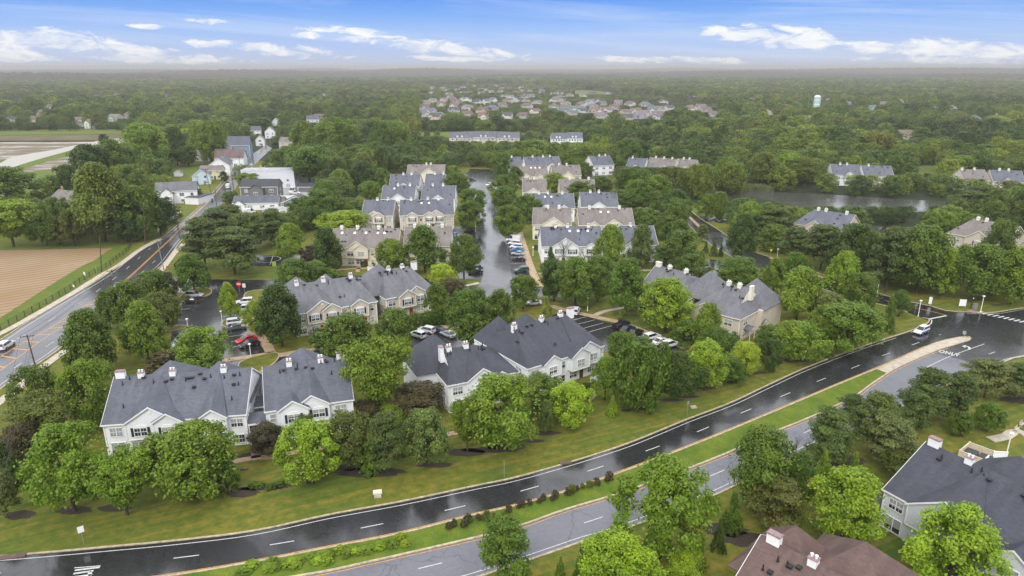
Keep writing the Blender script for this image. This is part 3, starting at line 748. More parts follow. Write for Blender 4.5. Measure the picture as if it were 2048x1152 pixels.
def window_meshes(style, trim):
    key = (style, trim)
    if key in WIN: return WIN[key]
    w, h, arch = {'twin': (1.9, 1.45, 0), 'arch': (1.9, 1.45, 1), 'single': (0.9, 1.45, 0), 'patio': (2.2, 2.05, 0), 'small': (0.6, 1.3, 0), 'far': (1.2, 1.3, 0)}[style]
    fr = MB(); t = 0.10
    for sx in (-1, 1): fr.box((sx * (w / 2 + t / 2), -0.04, 0), (t, 0.10, h + 2 * t))
    fr.box((0, -0.04, h / 2 + t / 2), (w, 0.098, t)); fr.box((0, -0.04, -h / 2 - t / 2), (w, 0.13, t))
    if style in ('twin', 'arch', 'patio'): fr.box((0, -0.035, 0), (0.12, 0.09, h))
    if style != 'patio': fr.box((0, -0.03, 0), (w, 0.08, 0.07))
    if style in ('twin', 'arch'):
        for x in (-w / 4, w / 4): fr.box((x, -0.025, 0), (0.035, 0.06, h))
    if arch:
        n = 10; pts = [(math.cos(math.pi * k / n) * (w / 2 + t), -0.07, h / 2 + t + math.sin(math.pi * k / n) * 0.42) for k in range(n + 1)]
        fr.face(pts); fr.face([(p[0], -0.005, p[2]) for p in reversed(pts)])
        for a, b in zip(pts[:-1], pts[1:]): fr.face([a, (a[0], 0, a[2]), (b[0], 0, b[2]), b])
    pn = MB().box((0, -0.012, 0), (w, 0.03, h))
    sh = MB().box((0, -0.03, 0), (0.42, 0.06, h + 0.15))
    for k in range(9): sh.box((0, -0.066, -h / 2 + 0.12 + k * (h - .2) / 8), (0.30, 0.02, 0.05))
    WIN[key] = (fr.mesh('window', M[trim]), pn.mesh('pane', M['window_glass']), sh.mesh('shutter', M['shutter_dark']), w)
    return WIN[key]


def add_window(parent, x, y, z, rz, style, trim, shutter=False):
    fm, pm, sm, w = window_meshes(style, trim)
    f = obj('window', fm, parent, (x, y, z), (0, 0, rz)); obj('pane', pm, f)
    if shutter:
        for s in (-1, 1): obj('shutter', sm, f, (s * (w / 2 + 0.34), 0, 0))
    return f


CHIM = {}


def chimney_meshes(trim, cap, wide):
    key = (trim, cap, wide)
    if key not in CHIM:
        w = 1.5 if wide else 0.98; d = 0.85; h = 1.1 if wide else 0.75
        mb = MB().box((0, 0, h / 2 - 0.6), (w, d, h + 1.2)).box((0, 0, h + 0.05), (w + 0.16, d + 0.16, 0.1), m=1)
        if wide: mb.box((0, 0, h + 0.13), (w + .02, d + .02, 0.07), m=1)
        fl = MB()
        for x in ((-.25, .25) if not wide else ()):
            fl.cyl((x, 0, h + 0.1), (x, 0, h + 0.42), 0.13, 0.13, 8).cyl((x, 0, h + 0.42), (x, 0, h + 0.48), 0.19, 0.19, 8)
        CHIM[key] = (mb.mesh('chimney', [M[trim], M[cap]]), fl.mesh('flue', M['sign_white']) if fl.v else None)
    return CHIM[key]


VENT = []


def vent_meshes():
    if not VENT:
        a = MB().box((0, 0, 0.10), (0.38, 0.42, 0.16)).box((0, -0.02, 0.2), (0.44, 0.48, 0.04))
        b = MB().cyl((0, 0, -0.1), (0, 0, 0.5), 0.07, 0.06, 7).cyl((0, 0, -0.06), (0, 0, 0.1), 0.16, 0.08, 7)
        c = MB().box((0, 0, 0.06), (0.75, 0.95, 0.12))
        VENT.extend([a.mesh('vent', M['vent_black']), b.mesh('vent', M['vent_black']), c.mesh('skylight', M['sign_white'])])
    return VENT


def townhouse(label, FL, FR, D=16, wall='white_siding', roof='slate_roof', trim='white_paint', cap='cap_pink', gables=(), rears=(), inset=(1.2, 1.2),
              chim=(0.1, 0.35, 0.62, 0.9), zr=10.9, ze=6.1, detail=2, group='townhouse blocks of the estate', shut=True, world=None, skylights=(), dutch=(), sidewin=True, porch=(), cat='townhouse', keep=True, upper_over=True):
    if world: P, Q = Vector((*world[0], 0)), Vector((*world[1], 0))
    else:
        P = G(FL[0], FL[1], ze); Q = G(FR[0], FR[1], ze); P.z = Q.z = 0
    W = (Q - P).length; ux = (Q - P).normalized(); uy = Vector((-ux.y, ux.x, 0)); rz = math.atan2(ux.y, ux.x)
    root = thing('townhouse', label, cat, P, rz, group)
    poly_area_excl(P, ux, uy, W, D + (3 if rears else 0), 1.5)
    zm = ze; half = D / 2; sl = (zr - ze) / half
    def loc(px, py, z=ze):
        g = G(px, py, z); g.z = 0; return (g - P).dot(ux)
    rng = random.Random(hash(label) & 0xffff if False else int(P.x * 13 + P.y * 7) & 0xffff)
    wl = MB(); rf = MB(); tr = MB()
    # main body: pentagon ends when the inset is small
    b = 0.0
    ends = []
    for side, ins in ((0, inset[0]), (1, inset[1])):
        x = 0 if side == 0 else W
        if ins < 2.5:   # gable-like end wall, slightly clipped
            pts = [(x, 0, b), (x, D, b), (x, D, ze), (x, half, zr - 0.1), (x, 0, ze)]
        else: pts = [(x, 0, b), (x, D, b), (x, D, ze), (x, 0, ze)]
        wl.face(pts if side == 1 else list(reversed(pts)))
    wl.face([(0, 0, b), (W, 0, b), (W, 0, ze), (0, 0, ze)]); wl.face([(W, D, b), (0, D, b), (0, D, ze), (W, D, ze)])
    ov = 0.38; ev = ze - ov * sl
    i0, i1 = inset
    x0 = -ov * .6 if i0 < 2.5 else -ov; x1 = W + (ov * .6 if i1 < 2.5 else ov)
    r0 = (-ov * .6 if i0 < 2.5 else i0); r1 = (W + ov * .6 if i1 < 2.5 else W - i1)
    rf.slab([(x0, -ov, ev + .1), (x1, -ov, ev + .1), (r1, half, zr + .1), (r0, half, zr + .1)], 0.16)
    rf.slab([(x1, D + ov, ev + .1), (x0, D + ov, ev + .1), (r0, half, zr + .1), (r1, half, zr + .1)], 0.16)
    if i0 >= 2.5: rf.slab([(x0, D + ov, ev + .1), (x0, -ov, ev + .1), (r0, half, zr + .1)], 0.16)
    if i1 >= 2.5: rf.slab([(x1, -ov, ev + .1), (x1, D + ov, ev + .1), (r1, half, zr + .1)], 0.16)
    # white fascia, rakes, corner boards
    tr.box((W / 2, -ov - .03, ev - .02), (W + 2 * ov, 0.05, 0.24)); tr.box((W / 2, D + ov + .03, ev - .02), (W + 2 * ov, 0.05, 0.24))
    for side, x in ((0, x0 - .03), (1, x1 + .03)):
        ins = inset[side]
        if ins < 2.5:
            for ya, yb in ((-ov, half), (D + ov, half)):
                p = [(x, ya, ev + .13), (x, yb, zr + .13), (x, yb, zr - .14), (x, ya, ev - .14)]
                tr.face(p); tr.face([(q[0] + (.05 if side else -.05), q[1], q[2]) for q in reversed(p)])
                tr.face([p[0], p[1], (p[1][0] + (.05 if side else -.05), p[1][1], p[1][2]), (p[0][0] + (.05 if side else -.05), p[0][1], p[0][2])])
        else: tr.box((x, half, ev - .02), (0.05, D + 2 * ov, 0.24))
    for x, y in ((-.02, -.02), (W + .02, -.02), (-.02, D + .02), (W + .02, D + .02)): tr.box((x, y, ze / 2 - .05), (0.18, 0.18, ze - 0.3))
    # front gables
    spans = []
    for gi, g in enumerate(gables):
        (gl, gr, prot, lvl) = g[:4]
        if isinstance(gl, tuple): ua, ub = loc(*gl), loc(*gr)
        else: ua, ub = gl, gr
        uc = (ua + ub) / 2; hw = (ub - ua) / 2; za = ze + hw * 0.66; y = -prot
        spans.append((ua, ub, y, gi))
        zb = 0.0 if (not upper_over) else 2.85
        for m_ in (0,):
            wl.face([(ua, y, zb), (ub, y, zb), (ub, y, ze), (uc, y, za), (ua, y, ze)])
            wl.face([(ua, 0, zb), (ua, y, zb), (ua, y, ze), (ua, 0, ze)]); wl.face([(ub, y, zb), (ub, 0, zb), (ub, 0, ze), (ub, y, ze)])
            if zb > 0: wl.face([(ua, 0, zb), (ub, 0, zb), (ub, y, zb), (ua, y, zb)])
        o2 = 0.34; k = 0.66
        ea = ze - o2 * k + .12; A = (uc, y - .3, za + .12); EL = (ua - o2, y - .3, ea); ER = (ub + o2, y - .3, ea)
        if lvl == 'ridge':
            Rr = (uc, half, zr + .13)
            rf.slab([EL, A, Rr], 0.10); rf.slab([A, ER, Rr], 0.10)
        else:
            yb = (za - ze) / sl + 0.1; Rb = (uc, yb, za + .12); ye = 0.05
            rf.slab([EL, A, Rb, (ua - o2, ye, ea + .02)], 0.12); rf.slab([A, ER, (ub + o2, ye, ea + .02), Rb], 0.12)
        for E, s in ((EL, -1), (ER, 1)):
            p = [(E[0], y - .33, E[2] + .03), (A[0], y - .33, A[2] + .03), (A[0], y - .33, A[2] - .25), (E[0], y - .33, E[2] - .22)]
            tr.face(p if s < 0 else list(reversed(p))); p2 = [(q[0], y - .28, q[2]) for q in p]; tr.face(list(reversed(p2)) if s < 0 else p2)
            tr.face([p[0], p[1], p2[1], p2[0]]); tr.face([p[3], p[2], p2[2], p2[3]])
        for x in (ua, ub): tr.box((x, y - .02, (zb + ze) / 2 - .05), (0.14, 0.12, ze - zb - .25))
        if detail > 0: tr.box((uc, y - .03, ze + hw * .40), (0.55, 0.06, 0.42)); tr.box((uc, y - .02, zb + .06), (2 * hw, .06, .14))
    # rear wings, pyramid roofs
    for rr in rears:
        u, dy, za = rr[:3]; hb = rr[3] if len(rr) > 3 else 6.5
        yc = half + (dy or 0)
        if isinstance(u, tuple):
            g = G(*u, za); g.z = 0; u = (g - P).dot(ux); yc = min(half + 8.5, max(half + 1.5, (g - P).dot(uy)))
        y1 = yc + hb
        wl.box((u, (half + y1) / 2, ze / 2), (2 * hb - .8, y1 - half - .4, ze))
        k = (za - ze) / hb
        c = [(u - hb, yc - hb), (u + hb, yc - hb), (u + hb, yc + hb), (u - hb, yc + hb)]
        ap = (u, yc, za)
        for q in range(4):
            a_, b_ = c[q], c[(q + 1) % 4]; rf.slab([(*a_, ze), (*b_, ze), ap], 0.12)
        tr.box((u, y1 + .03, ze - .1), (2 * hb, .05, .2))
    tr.box((W / 2, half, zr + .13), (max(0.5, r1 - r0), .14, .05)) if False else None
    w_o = wl.build('wall', M[wall], root); r_o = rf.build('roof', M[roof], root); tr.build('trim', M[trim], root)
    # chimneys
    for k, u in enumerate(chim):
        wide = isinstance(u, tuple); uu = (u[0] if wide else u) * W
        cm, fm = chimney_meshes(trim, cap, wide)
        yy = half - (0.2 if not wide else -0.0)
        c_o = obj('chimney', cm, r_o, (uu, yy, zr - 0.05), (0, 0, math.pi / 2 if wide and uu < W * .1 and False else 0))
        if fm: obj('flue', fm, c_o)
    for (side, h_) in dutch:
        # gablet in the hip with a chimney against it
        x = i0 * .42 if side == 0 else W - i1 * .42
        zt = ze + (zr - ze) * .42 + .1; s = -1 if side == 0 else 1; hh = half * .56
        mb = MB(); xi = x - s * .02; top = zr + .2
        mb.face([(x, half - hh, zt - .3), (x, half + hh, zt - .3), (x, half, top)]); mb.face([(x - s * .25, half - hh, zt - .3), (x - s * .25, half, top), (x - s * .25, half + hh, zt - .3)])
        for q in (-1, 1): mb.face([(x, half + q * hh, zt - .3), (x, half, top), (x - s * 2.6, half, top - .1)], 2)
        mb.box((x + s * .35, half, (zt + top) / 2 + .3), (0.7, 1.35, top - zt + .6)); mb.box((x + s * .35, half, top + .65), (0.82, 1.47, .1), m=1)
        mb.build('gablet', [M[trim], M[cap], M[roof]], root)
    # vents
    if detail > 0:
        vm = vent_meshes(); nv = 24 if detail > 1 else 9
        for k in range(int(nv * W / 22)):
            u = rng.uniform(1.5, W - 1.5); f = rng.choice((.30, .62, .80, .84, .92))
            if any(a - .5 < u < b_ + .5 for a, b_, _, _ in spans) and f < .7: continue
            z = ze + (zr - ze) * f
            if detail > 1: obj('vent', rng.choice(vm[:2]), r_o, (u, half * f, z + .1), (0, 0, 0), (1.35, 1.35, 1.35))
            else: obj('vent', vm[0], r_o, (u, half * f, z + .1), (0, 0, 0), (1.3, 1.3, 1.3))
        for u in skylights: obj('skylight', vm[2], r_o, (u * W, half * .74, ze + (zr - ze) * .74 + .12), (math.atan(sl), 0, 0))
    # windows on the front
    if detail > 0:
        zu, zl = 4.35, 1.45
        occ = sorted(spans)
        cur = 0.0; free = []
        for a, b_, y, gi in occ:
            if a - cur > 1.9: free.append((cur, a))
            cur = max(cur, b_)
        if W - cur > 1.9: free.append((cur, W))
        for a, b_ in free:
            n = max(1, int((b_ - a) / 4.2)); 
            for i in range(n):
                u = a + (b_ - a) * (i + .5) / n
                add_window(root, u, -.01, zu, 0, 'twin' if b_ - a > 2.7 else 'single', trim)
                add_window(root, u, -.01, zl - .15, 0, 'patio' if (i + int(a)) % 3 == 0 and b_ - a > 3 else 'twin' if b_ - a > 2.7 else 'single', trim)
        for a, b_, y, gi in occ:
            # overlapped part is hidden by a later gable
            lo, hi = a, b_
            for a2, b2, y2, g2 in occ:
                if g2 != gi and y2 < y:
                    if a2 <= lo < b2: lo = b2
                    if a2 < hi <= b2: hi = a2
            if hi - lo < 2.0: continue
            u = (lo + hi) / 2
            sh = shut and hi - lo > 3.0
            add_window(root, u, y - .01, zu, 0, 'arch' if sh else ('twin' if hi - lo > 2.5 else 'single'), trim, sh)
            add_window(root, u + (.0 if hi - lo < 4 else -.9), -.01, zl, 0, 'twin' if hi - lo > 2.6 else 'single', trim)
            if hi - lo > 3.4 and detail > 0:
                d = MB().box((0, -.03, 1.05), (1.0, .07, 2.1), m=0).box((0, -.02, 2.16), (1.3, .1, .1), m=1).box((-.6, -.02, 1.05), (.12, .1, 2.1), m=1).box((.6, -.02, 1.05), (.12, .1, 2.1), m=1)
                obj('door', d.mesh('door', [M['door_dark' if 'red' not in label else 'door_red'], M[trim]]), root, (u + 1.35, -.01, 0.02))
        if sidewin:
            for x, rzz, s in ((-.01, -math.pi / 2, -1), (W + .01, math.pi / 2, 1)):
                for yy, st in ((3.0, 'twin'), (8.0, 'small'), (12.5, 'twin')):
                    if yy < D - 1.5:
                        add_window(root, x, yy, zu, rzz, st, trim)
                        if st == 'twin': add_window(root, x, yy, zl, rzz, st, trim)
    for (u, side) in porch:   # small gabled entry roofs on the end walls
        pr = MB(); x = W + .9 if side == 1 else -.9
        pr.slab([(x - .95, u - 1.5, 2.75), (x + .95, u - 1.5, 2.75), (x + .95, u, 3.6), (x - .95, u, 3.6)], .1); pr.slab([(x + .95, u + 1.5, 2.75), (x - .95, u + 1.5, 2.75), (x - .95, u, 3.6), (x + .95, u, 3.6)], .1)
        pr.box((x + .7, u - 1.2, 1.35), (.14, .14, 2.7), m=1).box((x + .7, u + 1.2, 1.35), (.14, .14, 2.7), m=1)
        pr.face([(x + .9, u - 1.4, 2.72), (x + .9, u + 1.4, 2.72), (x + .9, u, 3.5)], 1)
        pr.build('porch', [M[roof], M[trim]], root)
    if keep:
        xs = []; ys = []
        zl_ = ze - 1.5 if P.y < 320 else (ze + .8 if P.y < 430 else ze + 2.4)
        for a, b_, z in ((0, 0, zl_), (W, 0, zl_), (0, half, zr), (W, half, zr)):
            q = P + ux * a + uy * b_; q.z = z; x, y, d = PX(q); xs.append(x); ys.append(y)
        VIS.append((min(xs), min(ys), max(xs), max(ys), P.y))
    return root, P, ux, uy, W


# --- the estate ---------------------------------------------------------------
WS, TS, CS = 'white_siding', 'tan_siding', 'cream_siding'
def make_estate():
    T = townhouse
    r, P, ux, uy, W = T('white townhouse block with slate roof nearest the left road, lowest left in the photo', (206, 847), (490, 825.5), 15.5, gables=[((250, 846), (352, 840), .6, 'ridge'), ((306, 844), (364, 839), 1.1, 'low'), ((397, 836), (452, 830), .8, 'ridge')],
      rears=[((340, 720), 0, 12.2, 7.0), ((439, 721), 0, 11.9, 6.0)], chim=((.04,), .19, .42, .80), inset=(1.1, 1.1))
    r, P2, ux2, uy2, W2 = T('white townhouse block with slate roof right beside the covered passage, red brick-coloured chimney tops', (532, 820), (704, 796), 15.0, gables=[((590, 813), (657, 803), .5, 'ridge'), ((557, 818), (615, 810), 1.1, 'low')],
      rears=[((602, 695), 0, 12.6, 7.0)], chim=(.30, .68, (.93,)), inset=(1.1, 1.1))
    # covered passage between the two
    a = P + ux * (W + .1); b = P2 - ux2 * .1
    ps = thing('covered_passage', 'two small slate roofed links over the path between the two lowest white townhouse blocks', 'passage', a, math.atan2((b - a).y, (b - a).x))
    L = (b - a).length
    for y in (1.2, 7.5):
        rf = MB(); tr = MB()
        rf.slab([(0.1, y - 1.4, 3.9), (L - .1, y - 1.4, 3.9), (L - .1, y + 1.4, 4.7), (0.1, y + 1.4, 4.7)], .12)
        tr.box((L / 2, y - 1.45, 3.78), (L - .2, .08, .26)).box((.25, y - 1.3, 1.9), (.16, .16, 3.8)).box((L - .25, y - 1.3, 1.9), (.16, .16, 3.8)).box((L / 2, y + 1.2, 2.1), (L - .4, .1, 4.2))
        rf.build('roof', M['slate_roof'], ps); tr.build('frame', M['white_paint'], ps)
    T('white townhouse block with dark roof and gablet chimney, left of the larger dark roofed block', (897, 768), (1034, 741), 12.8, roof='dark_roof', zr=10.2, gables=[((936, 764), (994, 748), .5, 'ridge'), ((985, 751), (1012, 744), 1.0, 'low')],
      rears=[((867, 667), 0, 11.9, 5.5)], chim=(.17, .42), inset=(3.0, 6.6), dutch=((0, 3.3),), shut=False)
    T('largest white townhouse block with dark roof, between the middle and east car parks', (1056, 735), (1206, 689), 18.5, roof='dark_roof', gables=[((1086, 728), (1120, 717), .9, 'low'), ((1137, 711), (1172, 700), 1.4, 'low'), ((1152, 706), (1196, 692), .6, 'ridge')],
      rears=[((1052, 626), 0, 12.6, 6.5), (4.0, 6.5, 11.4, 4.2)], chim=(.16, .52, .78, (.93,)), inset=(3.6, 3.0), shut=False)
    T('tan townhouse block with grey roof, three shuttered front gables, right of the car park', (590, 627), (752, 601), 15.5, TS, 'grey_roof', gables=[((611, 620), (672, 611), .5, 'ridge'), ((642, 616), (679, 611), 1.1, 'low'), ((699, 608), (733, 603), .9, 'low')],
      rears=[((592, 553), 0, 12.3, 6.5), ((656, 553), 0, 12.2, 6.0)], chim=(.12, .45, .80), inset=(1.1, 3.0))
    T('tan townhouse block, grey roof, two shuttered front windows, left of the central road entrance', (772, 596), (868, 577), 16.0, TS, 'grey_roof', gables=[((797, 593), (829, 586), 1.2, 'low'), ((812, 589), (849, 580), .5, 'ridge')],
      rears=[((762, 530), 0, 12.6, 6.5)], chim=(.33, .62, (.88,)), inset=(3.2, 3.2))
    T('cream townhouse block with brown roof and a red front door', (659, 496), (794, 496), 15.5, CS, 'brown_roof', 'cream_paint', 'cream_paint', gables=[((692, 496), (735, 496), .5, 'ridge'), ((709, 496), (736, 496), 1.1, 'low'), ((752, 496), (782, 496), .8, 'low')],
      chim=(.12, .36, .68), skylights=(.14, .33, .50, .68, .78), shut=False, inset=(1, 1))
    T('brown roofed cream townhouse block behind the tall roadside tree, beside the central road', (808, 492), (902, 491), 15, CS, 'brown_roof', 'cream_paint', 'cream_paint', gables=[((835, 492), (868, 492), .8, 'low')], chim=(.2, .5, .8), detail=1)
    T('tan townhouse block with blue grey roof left of the narrow gap, two front gables', (724, 430.5), (785, 430.5), 15, TS, 'blue_roof', gables=[((735, 430.5), (763, 430.5), .5, 'ridge'), ((747, 430.5), (768.5, 430.5), 1.1, 'low')], chim=(.42, .78), detail=1)
    T('tan townhouse block with blue grey roof right of the narrow gap, three front gables', (800, 430.5), (907, 428.5), 15, TS, 'blue_roof', gables=[((813.6, 430.3), (835.5, 430.2), .9, 'low'), ((847, 430), (870, 429.6), 1.2, 'low'), ((857, 430), (888, 429), .6, 'ridge')], chim=(.2, .52, .72), detail=1, skylights=(.40, .54))
    T('blue roofed white townhouse block, third row left of the central road, with one broad gable', (763, 397.5), (828, 397.5), 15, WS, 'blue_roof', gables=[((781, 397.5), (812, 397.5), .6, 'ridge')], chim=(.45, .82), detail=1, skylights=(.35,))
    T('blue roofed white townhouse block in the third row, right beside the central road', (843, 397.5), (909, 397.5), 15, WS, 'blue_roof', gables=[((864, 397.5), (888, 397.5), .6, 'ridge')], chim=(.3, .62), detail=1)
    T('blue roofed white townhouse block in the fourth row, small centre gable', (779, 372), (838, 372), 14, WS, 'blue_roof', gables=[((798, 372), (817, 372), .6, 'low')], chim=(.42, .7), detail=1)
    T('blue roofed white townhouse block half hidden by a roadside tree in the fourth row', (850, 371), (889, 371), 14, WS, 'blue_roof', chim=(.45, .9), detail=1)
    T('cream townhouse block, brown roof, large front gable, at the top of the left column', (813, 352), (887, 352), 17, CS, 'brown_roof', 'cream_paint', 'cream_paint', gables=[((834, 352), (882, 352), 1.5, 'ridge')], chim=(.5, .62), detail=1, zr=11.2)
    # right column
    T('white townhouse block with blue grey roof and leafless tree before its double gable', (1084, 492), (1206, 491), 15, WS, 'blue_roof', gables=[((1106, 492), (1156, 492), .5, 'ridge'), ((1133, 492), (1157, 492), 1.1, 'low'), ((1172, 491.5), (1192, 491.5), .9, 'low')], chim=(.25, .45, .80), skylights=(.48, .62, .78), inset=(1, 1))
    T('white townhouse block with blue grey roof glimpsed behind two tall trees', (1218, 490.5), (1315, 489), 15, WS, 'blue_roof', gables=[((1250, 490), (1280, 490), .8, 'low')], chim=(.25, .52), detail=1)
    T('cream townhouse block with brown roof, left of the two brown roofs in the second row', (1066, 448), (1142, 449), 15, CS, 'brown_roof', 'cream_paint', 'cream_paint', gables=[((1085, 448), (1130, 449), .5, 'ridge'), ((1106, 449), (1130, 449), 1.1, 'low')], chim=(.38, .68), detail=1, skylights=(.55,))
    T('cream townhouse block with brown roof, right of the two brown roofs in the second row', (1159, 449.5), (1268, 449), 15, CS, 'brown_roof', 'cream_paint', 'cream_paint', gables=[((1175, 449), (1198, 449), .9, 'low'), ((1210, 449), (1244, 449), .6, 'ridge')], chim=(.22, .78), detail=1, skylights=(.42, .56))
    T('white townhouse block, blue roof, right of the central road, left one of third row pair', (1050, 416), (1149, 415.5), 15, WS, 'blue_roof', gables=[((1080, 416), (1101, 416), .7, 'low'), ((1119, 416), (1137, 416), .7, 'low')], chim=(.3, .48, .78), detail=1, skylights=(.42, .55))
    T('white townhouse block, blue roof, right one of the third row pair', (1163, 413), (1236, 413), 15, WS, 'blue_roof', gables=[((1182, 413), (1212, 413), .7, 'ridge')], chim=(.28, .52), detail=1)
    T('brown roofed cream townhouse block with double gable wall behind the lime green tree', (1046, 384), (1092, 384), 15, CS, 'brown_roof', 'cream_paint', 'cream_paint', gables=[((1053, 384), (1080, 384), 1.0, 'ridge')], chim=(.5,), detail=1)
    T('brown roofed cream townhouse block low behind round trees, fourth row', (1120, 383), (1190, 383), 14, CS, 'brown_roof', 'cream_paint', 'cream_paint', gables=[((1150, 383), (1167, 383), .7, 'low')], chim=(.3, .85), detail=1)
    T('brown roofed cream townhouse block in the fifth row, left, several skylights', (1038, 352), (1096, 351), 12, CS, 'brown_roof', 'cream_paint', 'cream_paint', gables=[((1044, 352), (1060, 352), .7, 'low'), ((1076, 352), (1086, 352), .7, 'low')], chim=(.2,), detail=1, skylights=(.45, .6, .75))
    T('brown roofed cream townhouse block in the fifth row, right, one pointed gable', (1106, 351), (1162, 350), 12, CS, 'brown_roof', 'cream_paint', 'cream_paint', gables=[((1125, 351), (1147, 350.5), .7, 'ridge')], chim=(.28, .55), detail=1)
    T('small blue roofed white block at the far left of the sixth row', (1022, 333), (1044, 332.5), 13, WS, 'blue_roof', chim=(.2,), detail=1)
    T('long blue roofed white block with broad white end gable in the sixth row', (1052, 333), (1122, 331), 13, WS, 'blue_roof', gables=[((1096, 332), (1112, 332), 1.0, 'ridge')], chim=(.25, .55, .75), detail=1)
    # right, near
    T('tan townhouse block with grey roof and hipped end, far corner of the east lawn', (1278, 577), (1369, 600.2), 15.5, TS, 'grey_roof', 'cream_paint', 'cream_paint', gables=[((1300, 583), (1330, 590), .8, 'low')], rears=[((1416, 544), 0, 12.2, 6.0)], chim=((.06,), .32, .68), inset=(1.2, 4.5), shut=False)
    T('tan townhouse block with grey roof and small end wall porches, nearest the junction', (1384, 612), (1480, 637), 17, TS, 'grey_roof', 'cream_paint', 'cream_paint', gables=[((1390, 613.5), (1436, 625.5), .9, 'low')], rears=[(9.0, 6.5, 12.0, 5.4)], chim=(.40, .62), inset=(5.0, 5.0), dutch=((1, 3.4),), shut=False, porch=((4.0, 1), (10.5, 1)))
    # bottom right corner
    T('white townhouse block with near-black roof in the bottom right corner, nearest of all white blocks', None, None, 17, 'pale_grey_siding', 'dark_roof', world=((52.3, 82.3), (67.3, 55.8)), gables=[(3.6, 12.6, .6, 'ridge'), (14.2, 18.8, 1.0, 'low'), (22, 27, .6, 'ridge')],
      rears=[(9.5, 4.6, 12.4, 7.0), (22, 4.6, 12.4, 7.0)], chim=((.03,), .19, .44, .8), inset=(1.1, 1.1), shut=False, porch=((2.0, 0),))
    T('white townhouse block with rust brown roof cut by the lower edge of the photo', None, None, 16, 'pale_grey_siding', 'rust_roof', world=((22.9, 60.4), (41.2, 40.6)), gables=[(5, 13, .6, 'ridge')],
      rears=[(2.2, 3.4, 11.9, 5.2), (9.0, 5.6, 12.4, 6.8)], chim=((.05,), .22, .52, .8), inset=(1.1, 1.1), shut=False)
    # further estate blocks
    T('tan apartment building with three raised gables beside the small parking area, behind the estate', (1290, 333), (1345, 338), 14, CS, 'brown_roof', 'cream_paint', 'cream_paint', gables=[((1320, 336), (1338, 338), 1, 'ridge')], chim=(.2, .5, .8), detail=1)
    T('tan roofed block adjoining the apartment building on its right, pale end gable', (1347, 336), (1386, 339), 14, CS, 'brown_roof', 'cream_paint', 'cream_paint', gables=[((1362, 337), (1380, 338), 1, 'ridge')], chim=(.3, .6), detail=1)
    T('blue roofed white block half hidden by trees, left of the tan apartment building', (1187, 331), (1228, 329), 14, WS, 'blue_roof', chim=(.5, .8), detail=1)
    T('blue roofed white block with a single visible gable, between two others behind the estate', (1252, 334), (1288, 336), 14, WS, 'blue_roof', gables=[((1262, 335), (1278, 336), 1, 'low')], chim=(.2,), detail=1)
    T('blue roofed block on the far side of the pond, left of two', (1666, 349), (1722, 350), 14, WS, 'blue_roof', gables=[((1690, 350), (1708, 350), 1, 'low')], chim=(.35, .6), detail=1)
    T('blue roofed block on the far side of the pond, right of two', (1729, 352), (1788, 353), 14, WS, 'blue_roof', chim=(.25,), detail=1)
    T('blue roofed tan block with a small gable at the right edge beyond the pond', (1987, 362), (2050, 364), 14, CS, 'blue_roof', 'cream_paint', 'cream_paint', gables=[((2003, 363), (2027, 364), 1, 'low')], chim=(.3, .6), detail=1)
    T('brown roofed block almost buried in trees beyond the pond', (1930, 361), (1980, 361), 13, CS, 'brown_roof', 'cream_paint', 'cream_paint', chim=(.1, .6), detail=1)
    T('blue roofed tan block on the near side of the pond', (1588, 446), (1690, 462), 15, TS, 'blue_roof', 'cream_paint', 'cream_paint', gables=[((1612, 450), (1648, 456), 1, 'ridge')], chim=(.3, .45, .85), detail=1, inset=(4, 1))
    T('brown roofed tan block on the right side of the pond, long pale rake', (1896, 465), (2010, 486), 16, TS, 'brown_roof', 'cream_paint', 'cream_paint', gables=[((1935, 472), (1985, 481), 1, 'ridge')], chim=(.3, .45, .8), detail=1, inset=(4, 1))
make_estate()


